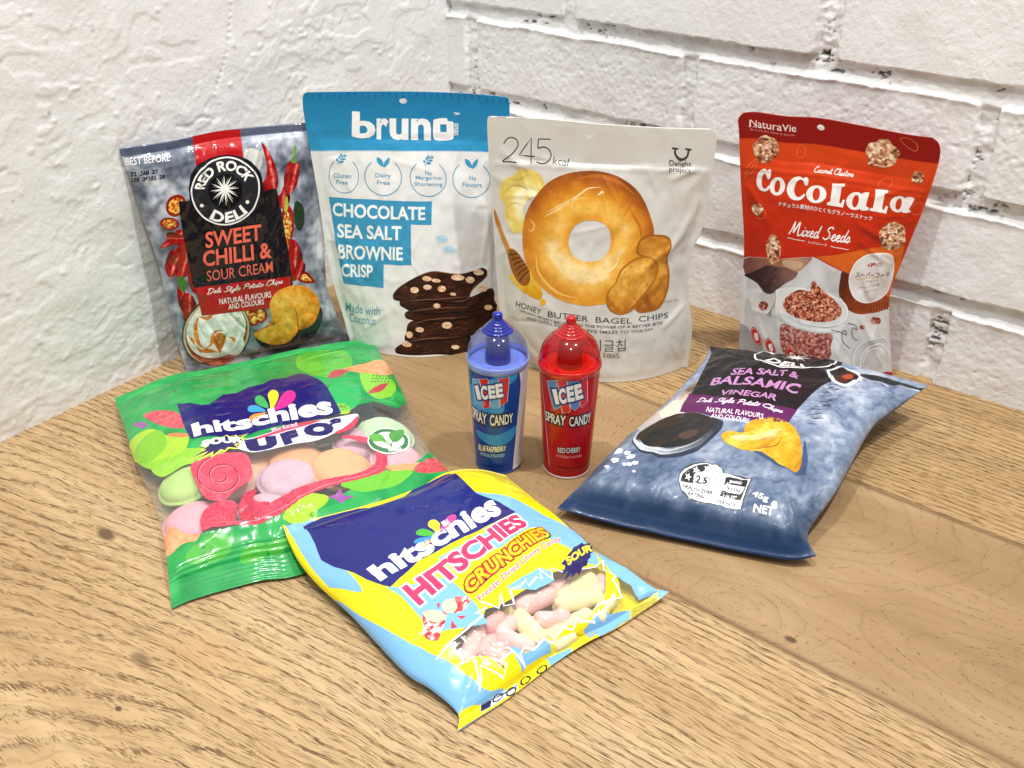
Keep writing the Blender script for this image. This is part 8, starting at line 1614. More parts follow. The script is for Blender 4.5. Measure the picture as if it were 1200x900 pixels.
('small_print','line',[(130.3,3.7),(139.4,2.2),(147.7,-0.3)],'#7d7b1e',{'w':0.3,'z':2,'smooth':False}),
('small_print','line',[(129.5,2.7),(138.2,1.0),(147.1,-1.0)],'#7d7b1e',{'w':0.3,'z':2,'smooth':False}),
('small_print','line',[(129.0,2.0),(137.4,0.2),(146.1,-2.2)],'#7d7b1e',{'w':0.3,'z':2,'smooth':False}),
('small_print','line',[(128.0,0.8),(136.9,-0.4),(145.3,-3.1)],'#7d7b1e',{'w':0.3,'z':2,'smooth':False}),
('small_print','line',[(127.5,0.1),(136.3,-1.1),(144.5,-4.0)],'#7d7b1e',{'w':0.3,'z':2,'smooth':False}),
('small_print','line',[(86.4,9.2),(103.1,7.0)],'#c9a91a',{'w':0.25,'z':2,'smooth':False}),
('small_print','line',[(86.5,8.3),(102.4,6.0)],'#c9a91a',{'w':0.25,'z':2,'smooth':False}),
('small_print','line',[(86.5,7.5),(102.1,5.4)],'#c9a91a',{'w':0.25,'z':2,'smooth':False}),
('small_print','line',[(86.2,5.8),(101.9,5.0)],'#c9a91a',{'w':0.25,'z':2,'smooth':False}),
('small_print','line',[(86.3,4.7),(101.6,4.5)],'#c9a91a',{'w':0.25,'z':2,'smooth':False}),
('small_print','line',[(86.2,2.9),(101.1,3.6)],'#c9a91a',{'w':0.25,'z':2,'smooth':False}),
('small_print','line',[(86.3,1.7),(100.8,2.9)],'#c9a91a',{'w':0.25,'z':2,'smooth':False}),
('small_print','line',[(86.1,0.1),(100.6,2.5)],'#c9a91a',{'w':0.25,'z':2,'smooth':False}),
]
ART['blue'] = [
('sleeve_swoosh','poly',[(-24.8,66.3),(-6.0,79.0),(5.2,85.0),(12.1,87.3),(11.9,78.7),(4.0,70.6),(3.4,54.0),(-6.8,51.7),(-20.1,47.1),(-24.5,56.8)],'#2f8fd6',{'smooth':True,'z':0,'n':80}),
('sleeve_swoosh','poly',[(-17.3,34.1),(-1.8,34.3),(7.5,37.8),(13.8,39.2),(12.1,31.7),(6.0,27.1),(-2.0,25.0),(-16.5,29.0)],'#2a86d2',{'smooth':True,'z':0,'n':60}),
('side_panel','poly',[(12.5,90.2),(15.8,71.9),(14.4,46.1),(13.0,23.0),(11.7,2.4),(25.2,2.4),(26.5,23.0),(27.9,46.1),(29.3,71.9),(26.0,90.2)],'#e2e2ea',{'z':1}),
('side_panel','line',[(16.0,87.0),(18.4,87.0)],'#2b2b3a',{'w':0.5,'z':2,'smooth':False}),
('side_panel','line',[(19.2,87.0),(22.2,87.0)],'#2b2b3a',{'w':0.5,'z':2,'smooth':False}),
('side_panel','line',[(23.0,87.0),(26.3,87.0)],'#2b2b3a',{'w':0.5,'z':2,'smooth':False}),
('side_panel','line',[(16.5,84.4),(18.9,84.4)],'#2b2b3a',{'w':0.5,'z':2,'smooth':False}),
('side_panel','line',[(19.7,84.4),(22.7,84.4)],'#2b2b3a',{'w':0.5,'z':2,'smooth':False}),
('side_panel','line',[(23.5,84.4),(26.8,84.4)],'#2b2b3a',{'w':0.5,'z':2,'smooth':False}),
('side_panel','line',[(16.5,82.2),(18.9,82.2)],'#2b2b3a',{'w':0.5,'z':2,'smooth':False}),
('side_panel','line',[(19.7,82.2),(22.7,82.2)],'#2b2b3a',{'w':0.5,'z':2,'smooth':False}),
('side_panel','line',[(23.5,82.2),(26.8,82.2)],'#2b2b3a',{'w':0.5,'z':2,'smooth':False}),
('side_panel','line',[(16.4,80.0),(18.8,80.0)],'#2b2b3a',{'w':0.5,'z':2,'smooth':False}),
('side_panel','line',[(19.6,80.0),(22.6,80.0)],'#2b2b3a',{'w':0.5,'z':2,'smooth':False}),
('side_panel','line',[(23.4,80.0),(26.7,80.0)],'#2b2b3a',{'w':0.5,'z':2,'smooth':False}),
('side_panel','line',[(16.4,77.8),(18.8,77.8)],'#2b2b3a',{'w':0.5,'z':2,'smooth':False}),
('side_panel','line',[(19.6,77.8),(22.6,77.8)],'#2b2b3a',{'w':0.5,'z':2,'smooth':False}),
('side_panel','line',[(23.4,77.8),(26.7,77.8)],'#2b2b3a',{'w':0.5,'z':2,'smooth':False}),
('side_panel','line',[(16.3,75.6),(18.7,75.6)],'#2b2b3a',{'w':0.5,'z':2,'smooth':False}),
('side_panel','line',[(19.5,75.6),(22.5,75.6)],'#2b2b3a',{'w':0.5,'z':2,'smooth':False}),
('side_panel','line',[(23.3,75.6),(26.6,75.6)],'#2b2b3a',{'w':0.5,'z':2,'smooth':False}),
('side_panel','line',[(16.2,73.4),(18.6,73.4)],'#2b2b3a',{'w':0.5,'z':2,'smooth':False}),
('side_panel','line',[(19.4,73.4),(22.4,73.4)],'#2b2b3a',{'w':0.5,'z':2,'smooth':False}),
('side_panel','line',[(23.2,73.4),(26.5,73.4)],'#2b2b3a',{'w':0.5,'z':2,'smooth':False}),
('side_panel','line',[(16.1,71.2),(18.5,71.2)],'#2b2b3a',{'w':0.5,'z':2,'smooth':False}),
('side_panel','line',[(19.3,71.2),(22.3,71.2)],'#2b2b3a',{'w':0.5,'z':2,'smooth':False}),
('side_panel','line',[(23.1,71.2),(26.4,71.2)],'#2b2b3a',{'w':0.5,'z':2,'smooth':False}),
('side_panel','line',[(16.0,69.0),(18.4,69.0)],'#2b2b3a',{'w':0.5,'z':2,'smooth':False}),
('side_panel','line',[(19.2,69.0),(22.2,69.0)],'#2b2b3a',{'w':0.5,'z':2,'smooth':False}),
('side_panel','line',[(23.0,69.0),(26.3,69.0)],'#2b2b3a',{'w':0.5,'z':2,'smooth':False}),
('side_panel','line',[(15.9,66.8),(18.3,66.8)],'#2b2b3a',{'w':0.5,'z':2,'smooth':False}),
('side_panel','line',[(19.1,66.8),(22.1,66.8)],'#2b2b3a',{'w':0.5,'z':2,'smooth':False}),
('side_panel','line',[(22.9,66.8),(26.2,66.8)],'#2b2b3a',{'w':0.5,'z':2,'smooth':False}),
('side_panel','line',[(15.8,64.6),(18.2,64.6)],'#2b2b3a',{'w':0.5,'z':2,'smooth':False}),
('side_panel','line',[(19.0,64.6),(22.0,64.6)],'#2b2b3a',{'w':0.5,'z':2,'smooth':False}),
('side_panel','line',[(22.8,64.6),(26.1,64.6)],'#2b2b3a',{'w':0.5,'z':2,'smooth':False}),
('side_panel','line',[(15.7,62.4),(18.1,62.4)],'#2b2b3a',{'w':0.5,'z':2,'smooth':False}),
('side_panel','line',[(18.9,62.4),(21.9,62.4)],'#2b2b3a',{'w':0.5,'z':2,'smooth':False}),
('side_panel','line',[(22.7,62.4),(26.0,62.4)],'#2b2b3a',{'w':0.5,'z':2,'smooth':False}),
('side_panel','line',[(15.6,60.1),(18.0,60.1)],'#2b2b3a',{'w':0.5,'z':2,'smooth':False}),
('side_panel','line',[(18.8,60.1),(21.8,60.1)],'#2b2b3a',{'w':0.5,'z':2,'smooth':False}),
('side_panel','line',[(22.6,60.1),(25.9,60.1)],'#2b2b3a',{'w':0.5,'z':2,'smooth':False}),
('side_panel','line',[(15.5,57.9),(17.9,57.9)],'#2b2b3a',{'w':0.5,'z':2,'smooth':False}),
('side_panel','line',[(18.7,57.9),(21.7,57.9)],'#2b2b3a',{'w':0.5,'z':2,'smooth':False}),
('side_panel','line',[(22.5,57.9),(25.8,57.9)],'#2b2b3a',{'w':0.5,'z':2,'smooth':False}),
('side_panel','line',[(15.4,55.6),(17.8,55.6)],'#2b2b3a',{'w':0.5,'z':2,'smooth':False}),
('side_panel','line',[(18.6,55.6),(21.6,55.6)],'#2b2b3a',{'w':0.5,'z':2,'smooth':False}),
('side_panel','line',[(22.4,55.6),(25.7,55.6)],'#2b2b3a',{'w':0.5,'z':2,'smooth':False}),
('side_panel','line',[(15.3,53.4),(17.7,53.4)],'#2b2b3a',{'w':0.5,'z':2,'smooth':False}),
('side_panel','line',[(18.5,53.4),(21.5,53.4)],'#2b2b3a',{'w':0.5,'z':2,'smooth':False}),
('side_panel','line',[(22.3,53.4),(25.6,53.4)],'#2b2b3a',{'w':0.5,'z':2,'smooth':False}),
('side_panel','line',[(15.2,51.1),(17.6,51.1)],'#2b2b3a',{'w':0.5,'z':2,'smooth':False}),
('side_panel','line',[(18.4,51.1),(21.4,51.1)],'#2b2b3a',{'w':0.5,'z':2,'smooth':False}),
('side_panel','line',[(22.2,51.1),(25.5,51.1)],'#2b2b3a',{'w':0.5,'z':2,'smooth':False}),
('side_panel','line',[(15.2,48.8),(17.6,48.8)],'#2b2b3a',{'w':0.5,'z':2,'smooth':False}),
('side_panel','line',[(18.4,48.8),(21.4,48.8)],'#2b2b3a',{'w':0.5,'z':2,'smooth':False}),
('side_panel','line',[(22.2,48.8),(25.5,48.8)],'#2b2b3a',{'w':0.5,'z':2,'smooth':False}),
('side_panel','line',[(15.1,46.6),(17.5,46.6)],'#2b2b3a',{'w':0.5,'z':2,'smooth':False}),
('side_panel','line',[(18.3,46.6),(21.3,46.6)],'#2b2b3a',{'w':0.5,'z':2,'smooth':False}),
('side_panel','line',[(22.1,46.6),(25.4,46.6)],'#2b2b3a',{'w':0.5,'z':2,'smooth':False}),
('side_panel','line',[(15.0,44.3),(17.4,44.3)],'#2b2b3a',{'w':0.5,'z':2,'smooth':False}),
('side_panel','line',[(18.2,44.3),(21.2,44.3)],'#2b2b3a',{'w':0.5,'z':2,'smooth':False}),
('side_panel','line',[(22.0,44.3),(25.3,44.3)],'#2b2b3a',{'w':0.5,'z':2,'smooth':False}),
('side_panel','line',[(14.8,42.0),(17.2,42.0)],'#2b2b3a',{'w':0.5,'z':2,'smooth':False}),
('side_panel','line',[(18.0,42.0),(21.0,42.0)],'#2b2b3a',{'w':0.5,'z':2,'smooth':False}),
('side_panel','line',[(21.8,42.0),(25.1,42.0)],'#2b2b3a',{'w':0.5,'z':2,'smooth':False}),
('side_panel','line',[(14.7,39.7),(17.1,39.7)],'#2b2b3a',{'w':0.5,'z':2,'smooth':False}),
('side_panel','line',[(17.9,39.7),(20.9,39.7)],'#2b2b3a',{'w':0.5,'z':2,'smooth':False}),
('side_panel','line',[(21.7,39.7),(25.0,39.7)],'#2b2b3a',{'w':0.5,'z':2,'smooth':False}),
('side_panel','line',[(14.6,37.3),(17.0,37.3)],'#2b2b3a',{'w':0.5,'z':2,'smooth':False}),
('side_panel','line',[(17.8,37.3),(20.8,37.3)],'#2b2b3a',{'w':0.5,'z':2,'smooth':False}),
('side_panel','line',[(21.6,37.3),(24.9,37.3)],'#2b2b3a',{'w':0.5,'z':2,'smooth':False}),
('side_panel','line',[(14.5,35.0),(16.9,35.0)],'#2b2b3a',{'w':0.5,'z':2,'smooth':False}),
('side_panel','line',[(17.7,35.0),(20.7,35.0)],'#2b2b3a',{'w':0.5,'z':2,'smooth':False}),
('side_panel','line',[(21.5,35.0),(24.8,35.0)],'#2b2b3a',{'w':0.5,'z':2,'smooth':False}),
('side_panel','line',[(14.4,32.7),(16.8,32.7)],'#2b2b3a',{'w':0.5,'z':2,'smooth':False}),
('side_panel','line',[(17.6,32.7),(20.6,32.7)],'#2b2b3a',{'w':0.5,'z':2,'smooth':False}),
('side_panel','line',[(21.4,32.7),(24.7,32.7)],'#2b2b3a',{'w':0.5,'z':2,'smooth':False}),
('side_panel','line',[(14.3,30.3),(16.7,30.3)],'#2b2b3a',{'w':0.5,'z':2,'smooth':False}),
('side_panel','line',[(17.5,30.3),(20.5,30.3)],'#2b2b3a',{'w':0.5,'z':2,'smooth':False}),
('side_panel','line',[(21.3,30.3),(24.6,30.3)],'#2b2b3a',{'w':0.5,'z':2,'smooth':False}),
('side_panel','line',[(14.2,28.0),(16.6,28.0)],'#2b2b3a',{'w':0.5,'z':2,'smooth':False}),
('side_panel','line',[(17.4,28.0),(20.4,28.0)],'#2b2b3a',{'w':0.5,'z':2,'smooth':False}),
('side_panel','line',[(21.2,28.0),(24.5,28.0)],'#2b2b3a',{'w':0.5,'z':2,'smooth':False}),
('side_panel','line',[(14.1,25.6),(16.5,25.6)],'#2b2b3a',{'w':0.5,'z':2,'smooth':False}),
('side_panel','line',[(17.3,25.6),(20.3,25.6)],'#2b2b3a',{'w':0.5,'z':2,'smooth':False}),
('side_panel','line',[(21.1,25.6),(24.4,25.6)],'#2b2b3a',{'w':0.5,'z':2,'smooth':False}),
('side_panel','line',[(14.0,23.3),(16.4,23.3)],'#2b2b3a',{'w':0.5,'z':2,'smooth':False}),
('side_panel','line',[(17.2,23.3),(20.2,23.3)],'#2b2b3a',{'w':0.5,'z':2,'smooth':False}),
('side_panel','line',[(21.0,23.3),(24.3,23.3)],'#2b2b3a',{'w':0.5,'z':2,'smooth':False}),
('side_panel','line',[(13.9,20.9),(16.3,20.9)],'#2b2b3a',{'w':0.5,'z':2,'smooth':False}),
('side_panel','line',[(17.1,20.9),(20.1,20.9)],'#2b2b3a',{'w':0.5,'z':2,'smooth':False}),
('side_panel','line',[(20.9,20.9),(24.2,20.9)],'#2b2b3a',{'w':0.5,'z':2,'smooth':False}),
('side_panel','line',[(13.8,18.5),(16.2,18.5)],'#2b2b3a',{'w':0.5,'z':2,'smooth':False}),
('side_panel','line',[(17.0,18.5),(20.0,18.5)],'#2b2b3a',{'w':0.5,'z':2,'smooth':False}),
('side_panel','line',[(20.8,18.5),(24.1,18.5)],'#2b2b3a',{'w':0.5,'z':2,'smooth':False}),
('side_panel','line',[(13.6,16.1),(16.0,16.1)],'#2b2b3a',{'w':0.5,'z':2,'smooth':False}),
('side_panel','line',[(16.8,16.1),(19.8,16.1)],'#2b2b3a',{'w':0.5,'z':2,'smooth':False}),
('side_panel','line',[(20.6,16.1),(23.9,16.1)],'#2b2b3a',{'w':0.5,'z':2,'smooth':False}),
('side_panel','line',[(13.5,13.7),(15.9,13.7)],'#2b2b3a',{'w':0.5,'z':2,'smooth':False}),
('side_panel','line',[(16.7,13.7),(19.7,13.7)],'#2b2b3a',{'w':0.5,'z':2,'smooth':False}),
('side_panel','line',[(20.5,13.7),(23.8,13.7)],'#2b2b3a',{'w':0.5,'z':2,'smooth':False}),
('side_panel','line',[(13.4,11.3),(15.8,11.3)],'#2b2b3a',{'w':0.5,'z':2,'smooth':False}),
('side_panel','line',[(16.6,11.3),(19.6,11.3)],'#2b2b3a',{'w':0.5,'z':2,'smooth':False}),
('side_panel','line',[(20.4,11.3),(23.7,11.3)],'#2b2b3a',{'w':0.5,'z':2,'smooth':False}),
('side_panel','line',[(13.3,8.9),(15.7,8.9)],'#2b2b3a',{'w':0.5,'z':2,'smooth':False}),
('side_panel','line',[(16.5,8.9),(19.5,8.9)],'#2b2b3a',{'w':0.5,'z':2,'smooth':False}),
('side_panel','line',[(20.3,8.9),(23.6,8.9)],'#2b2b3a',{'w':0.5,'z':2,'smooth':False}),
('side_panel','line',[(13.2,6.4),(15.6,6.4)],'#2b2b3a',{'w':0.5,'z':2,'smooth':False}),
('side_panel','line',[(16.4,6.4),(19.4,6.4)],'#2b2b3a',{'w':0.5,'z':2,'smooth':False}),
('side_panel','line',[(20.2,6.4),(23.5,6.4)],'#2b2b3a',{'w':0.5,'z':2,'smooth':False}),
('flavour_flag','poly',[(-19.0,75.1),(-12.0,77.7),(-11.2,72.6),(-8.9,57.7),(-17.0,55.7)],'#5ea6d6',{'z':2}),
('flavour_flag','line',[(-19.0,75.1),(-12.0,77.7),(-11.2,72.6),(-8.9,57.7),(-17.0,55.7)],'#e9e6ea',{'w':0.3,'closed':True,'smooth':False,'z':2.5}),
('flavour_flag','poly',[(-12.0,77.7),(-6.3,79.9),(-5.1,72.6),(-5.5,56.7),(-10.2,54.8),(-11.4,69.1)],'#d62630',{'z':2}),
('flavour_flag','line',[(-12.0,77.7),(-6.3,79.9),(-5.1,72.6),(-5.5,56.7),(-10.2,54.8),(-11.4,69.1)],'#e9e6ea',{'w':0.3,'closed':True,'smooth':False,'z':2.5}),
('flavour_flag','poly',[(-6.1,78.2),(0.3,79.4),(0.6,57.2),(-3.7,56.6),(-5.4,62.1)],'#5ea6d6',{'z':2}),
('flavour_flag','line',[(-6.1,78.2),(0.3,79.4),(0.6,57.2),(-3.7,56.6),(-5.4,62.1)],'#e9e6ea',{'w':0.3,'closed':True,'smooth':False,'z':2.5}),
('flavour_flag','poly',[(0.3,80.3),(6.8,80.7),(5.9,61.8),(1.3,58.1),(0.7,71.2)],'#d62630',{'z':2}),
('flavour_flag','line',[(0.3,80.3),(6.8,80.7),(5.9,61.8),(1.3,58.1),(0.7,71.2)],'#e9e6ea',{'w':0.3,'closed':True,'smooth':False,'z':2.5}),
('brand_lettering','text',[(-14.4,60.5),(-11.2,61.8),(-13.3,72.3),(-16.7,70.4)],'#1d3f86',{'s':'I','bold':0.05,'grow':0.09,'z':3}),
('brand_lettering','text',[(-14.4,60.5),(-11.2,61.8),(-13.3,72.3),(-16.7,70.4)],'#f3f4f8',{'s':'I','bold':0.05,'z':4}),
('brand_lettering','text',[(-11.3,61.5),(-6.4,63.2),(-6.9,74.1),(-11.5,73.2)],'#1d3f86',{'s':'C','bold':0.05,'grow':0.09,'z':3}),
('brand_lettering','text',[(-11.3,61.5),(-6.4,63.2),(-6.9,74.1),(-11.5,73.2)],'#f3f4f8',{'s':'C','bold':0.05,'z':4}),
('brand_lettering','text',[(-5.8,63.7),(-1.5,65.0),(-1.9,75.1),(-6.4,74.5)],'#1d3f86',{'s':'E','bold':0.05,'grow':0.09,'z':3}),
('brand_lettering','text',[(-5.8,63.7),(-1.5,65.0),(-1.9,75.1),(-6.4,74.5)],'#f3f4f8',{'s':'E','bold':0.05,'z':4}),
('brand_lettering','text',[(-1.1,65.1),(3.3,65.8),(2.5,76.7),(-1.7,76.2)],'#1d3f86',{'s':'E','bold':0.05,'grow':0.09,'z':3}),
('brand_lettering','text',[(-1.1,65.1),(3.3,65.8),(2.5,76.7),(-1.7,76.2)],'#f3f4f8',{'s':'E','bold':0.05,'z':4}),
('product_lettering','text',[(-22.9,42.1),(-8.1,41.8),(-7.8,51.2),(-22.6,51.6)],'#15131c',{'s':'SPRAY','bold':0.04,'grow':0.1,'z':3}),
('product_lettering','text',[(-22.9,42.1),(-8.1,41.8),(-7.8,51.2),(-22.6,51.6)],'#ececf0',{'s':'SPRAY','bold':0.02,'z':4}),
('product_lettering','text',[(-5.9,41.8),(10.3,43.3),(10.1,51.3),(-5.6,51.2)],'#15131c',{'s':'CANDY','bold':0.04,'grow':0.1,'z':3}),
('product_lettering','text',[(-5.9,41.8),(10.3,43.3),(10.1,51.3),(-5.6,51.2)],'#ececf0',{'s':'CANDY','bold':0.02,'z':4}),
('product_lettering','text',[(-17.2,17.4),(-10.2,19.0),(-9.7,23.9),(-16.7,22.7)],'#15131c',{'s':'BLUE','bold':0.04,'grow':0.07,'z':3}),
('product_lettering','text',[(-17.2,17.4),(-10.2,19.0),(-9.7,23.9),(-16.7,22.7)],'#ececf0',{'s':'BLUE','bold':0.02,'z':4}),
('product_lettering','text',[(-9.2,19.2),(5.4,20.7),(5.5,25.2),(-9.0,24.1)],'#15131c',{'s':'RASPBERRY','bold':0.04,'grow':0.07,'z':3}),
('product_lettering','text',[(-9.2,19.2),(5.4,20.7),(5.5,25.2),(-9.0,24.1)],'#ececf0',{'s':'RASPBERRY','bold':0.02,'z':4}),
('product_lettering','text',[(-15.7,14.1),(4.3,15.8),(4.5,18.6),(-15.5,16.7)],'#9cc4ea',{'s':'ARTIFICIALLY FLAVORED','bold':0.02,'z':3}),
('product_lettering','text',[(-13.2,5.0),(8.2,7.2),(8.2,9.5),(-13.0,7.2)],'#0e2c66',{'s':'NET 0.85 FL OZ (25 mL)','bold':0.02,'z':3}),
]
ART['red'] = [
('flavour_flag','poly',[(-14.7,78.0),(-7.0,81.4),(-6.3,75.4),(-4.8,61.0),(-9.4,56.6),(-12.2,66.5)],'#5a86c4',{'z':2}),
('flavour_flag','line',[(-14.7,78.0),(-7.0,81.4),(-6.3,75.4),(-4.8,61.0),(-9.4,56.6),(-12.2,66.5)],'#e9e6ea',{'w':0.3,'closed':True,'smooth':False,'z':2.5}),
('flavour_flag','poly',[(-8.1,81.0),(-1.4,82.4),(-0.3,76.4),(1.2,57.3),(-3.7,56.0),(-5.6,65.2)],'#d62630',{'z':2}),
('flavour_flag','line',[(-8.1,81.0),(-1.4,82.4),(-0.3,76.4),(1.2,57.3),(-3.7,56.0),(-5.6,65.2)],'#e9e6ea',{'w':0.3,'closed':True,'smooth':False,'z':2.5}),
('flavour_flag','poly',[(-1.4,81.8),(5.3,81.9),(6.4,74.2),(7.4,61.9),(4.3,58.4),(1.4,60.8)],'#5a86c4',{'z':2}),
('flavour_flag','line',[(-1.4,81.8),(5.3,81.9),(6.4,74.2),(7.4,61.9),(4.3,58.4),(1.4,60.8)],'#e9e6ea',{'w':0.3,'closed':True,'smooth':False,'z':2.5}),
('flavour_flag','poly',[(5.3,81.9),(11.1,82.4),(12.9,63.7),(8.6,59.8),(6.8,65.5)],'#d62630',{'z':2}),
('flavour_flag','line',[(5.3,81.9),(11.1,82.4),(12.9,63.7),(8.6,59.8),(6.8,65.5)],'#e9e6ea',{'w':0.3,'closed':True,'smooth':False,'z':2.5}),
('brand_lettering','text',[(-8.2,61.9),(-5.7,62.9),(-7.8,74.2),(-10.8,73.1)],'#1d3f86',{'s':'I','bold':0.05,'grow':0.09,'z':3}),
('brand_lettering','text',[(-8.2,61.9),(-5.7,62.9),(-7.8,74.2),(-10.8,73.1)],'#f3f4f8',{'s':'I','bold':0.05,'z':4}),
('brand_lettering','text',[(-5.6,62.6),(-0.9,64.4),(-2.3,76.4),(-6.7,74.9)],'#1d3f86',{'s':'C','bold':0.05,'grow':0.09,'z':3}),
('brand_lettering','text',[(-5.6,62.6),(-0.9,64.4),(-2.3,76.4),(-6.7,74.9)],'#f3f4f8',{'s':'C','bold':0.05,'z':4}),
('brand_lettering','text',[(-0.4,65.1),(4.0,66.1),(2.5,78.5),(-1.7,77.1)],'#1d3f86',{'s':'E','bold':0.05,'grow':0.09,'z':3}),
('brand_lettering','text',[(-0.4,65.1),(4.0,66.1),(2.5,78.5),(-1.7,77.1)],'#f3f4f8',{'s':'E','bold':0.05,'z':4}),
('brand_lettering','text',[(4.5,66.3),(9.5,67.4),(7.1,79.6),(2.8,78.8)],'#1d3f86',{'s':'E','bold':0.05,'grow':0.09,'z':3}),
('brand_lettering','text',[(4.5,66.3),(9.5,67.4),(7.1,79.6),(2.8,78.8)],'#f3f4f8',{'s':'E','bold':0.05,'z':4}),
('product_lettering','text',[(-16.9,45.6),(-1.6,45.9),(-1.2,54.2),(-17.3,53.2)],'#15131c',{'s':'SPRAY','bold':0.04,'grow':0.1,'z':3}),
('product_lettering','text',[(-16.9,45.6),(-1.6,45.9),(-1.2,54.2),(-17.3,53.2)],'#ececf0',{'s':'SPRAY','bold':0.02,'z':4}),
('product_lettering','text',[(1.0,45.5),(17.5,44.9),(17.1,53.4),(0.8,53.4)],'#15131c',{'s':'CANDY','bold':0.04,'grow':0.1,'z':3}),
('product_lettering','text',[(1.0,45.5),(17.5,44.9),(17.1,53.4),(0.8,53.4)],'#ececf0',{'s':'CANDY','bold':0.02,'z':4}),
('product_lettering','text',[(-6.5,22.5),(-1.1,23.1),(-1.2,27.3),(-6.8,26.9)],'#15131c',{'s':'RED','bold':0.04,'grow':0.07,'z':3}),
('product_lettering','text',[(-6.5,22.5),(-1.1,23.1),(-1.2,27.3),(-6.8,26.9)],'#ececf0',{'s':'RED','bold':0.02,'z':4}),
('product_lettering','text',[(-0.3,23.1),(10.1,22.7),(9.8,27.4),(-0.4,27.6)],'#15131c',{'s':'CHERRY','bold':0.04,'grow':0.07,'z':3}),
('product_lettering','text',[(-0.3,23.1),(10.1,22.7),(9.8,27.4),(-0.4,27.6)],'#ececf0',{'s':'CHERRY','bold':0.02,'z':4}),
('product_lettering','text',[(-8.0,18.7),(11.8,18.2),(11.6,20.5),(-8.0,20.9)],'#ee9aa0',{'s':'ARTIFICIALLY FLAVORED','bold':0.02,'z':3}),
('product_lettering','text',[(-7.0,9.2),(16.2,7.4),(15.6,9.7),(-7.1,11.4)],'#5c0a10',{'s':'NET 0.85 FL OZ (25 mL)','bold':0.02,'z':3}),
('side_seam','line',[(-21.4,80.1),(-20.3,72.2),(-18.4,56.0),(-16.4,30.3),(-14.4,8.6)],'#f0c9cb',{'w':0.45,'z':2}),
('side_seam','line',[(31.7,71.8),(28.9,63.3),(28.5,38.1),(31.9,13.3),(33.3,-3.3)],'#f0c9cb',{'w':0.45,'z':2}),
('side_seam','line',[(11.1,83.2),(11.8,76.2),(12.4,63.9)],'#ee9aa0',{'w':0.25,'z':2}),
]
# ------------------------------------------------------------------ the packets
def const(c):
    return lambda X, Y: np.broadcast_to(lin(c), X.shape + (3,)).copy()
def band(Y, y0, w=0.6):
    return sstep(y0 - w, y0 + w, Y)[..., None]
STONE = ((0, '#434a57'), (0.35, '#727a89'), (0.65, '#a1a8b5'), (1, '#d6dae0'))
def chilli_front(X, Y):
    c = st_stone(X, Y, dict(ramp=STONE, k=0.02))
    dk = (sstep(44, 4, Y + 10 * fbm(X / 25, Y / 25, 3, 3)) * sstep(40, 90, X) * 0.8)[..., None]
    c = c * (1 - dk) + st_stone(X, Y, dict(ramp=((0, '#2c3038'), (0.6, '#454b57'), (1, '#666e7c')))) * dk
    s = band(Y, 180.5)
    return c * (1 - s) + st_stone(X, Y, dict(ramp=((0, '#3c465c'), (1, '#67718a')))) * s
def balsamic_front(X, Y):
    t = np.clip(0.20 + Y / 120 + 0.16 * fbm(X / 14, Y / 14, 5, 4), 0, 1)
    n = 0.5 + 0.50 * fbm(X / 17, Y / 17, 6, 5, 0.65) + 0.30 * fbm(X / 5, Y / 5, 12, 4, 0.7) - 0.22 * sstep(0.12, 0.0, np.abs(fbm(X / 12, Y / 9, 14, 4)))
    lo = blend(np.clip(n, 0, 1), (0, '#162b4a'), (0.5, '#2c4768'), (1, '#5d7694')); hi = blend(np.clip(n, 0, 1), (0, '#4c5e7a'), (0.45, '#8392aa'), (1, '#cfd6e1'))
    t = t[..., None]
    c = lo * (1 - t) + hi * t
    s = sstep(18, 4, Y)[..., None]
    return c * (1 - s) + lin('#1a3457') * s
def bruno_front(X, Y):
    top = lin('#1c7fb0') * (1 - sstep(182, 206, Y)[..., None]) * 0 + blend(np.clip((Y - 165) / 40, 0, 1), (0, '#2f93c2'), (1, '#1a7aab'))
    dots = ((np.sin(X * 3.1 + Y * 3.1) * np.sin(X * 3.1 - Y * 3.1)) > 0.35) & (Y > 178)
    top = np.where(dots[..., None], top * 0.72, top)
    s = band(Y, 164.6)
    return lin('#e6e6e4') * (1 - s) + top * s
def bagel_front(X, Y):
    return np.broadcast_to(lin('#d6d4cc'), X.shape + (3,)).copy()
def coco_front(X, Y):
    c = blend(np.clip((Y - 90) / 80 + 0.12 * fbm(X / 30, Y / 30, 2, 2), 0, 1), (0, '#b9270e'), (0.55, '#c22c0e'), (1, '#d24216'))
    s = band(Y, 181.5)
    return c * (1 - s) + lin('#8c0f0c') * s

def print_material(name, rough, **k):
    return film_material(name, rough, **k)
M_GLOSS = film_material('glossy_printed_film', 0.22, coat=0.7, spec=0.25)
M_GLOSS2 = film_material('candy_bag_printed_film', 0.24, coat=0.5, spec=0.2)
M_SATIN = film_material('satin_printed_pouch', 0.40, spec=0.30, grain=0.05)
M_MATTE = film_material('matte_woven_pouch', 0.46, spec=0.30, grain=0.16)
M_FOIL = film_material('matte_silver_pouch', 0.38, spec=0.5, metal=0.10, grain=0.05)
M_BALS = film_material('soft_gloss_printed_film', 0.32, coat=0.05, spec=0.28)
M_CLEAR = clear_film('clear_film')

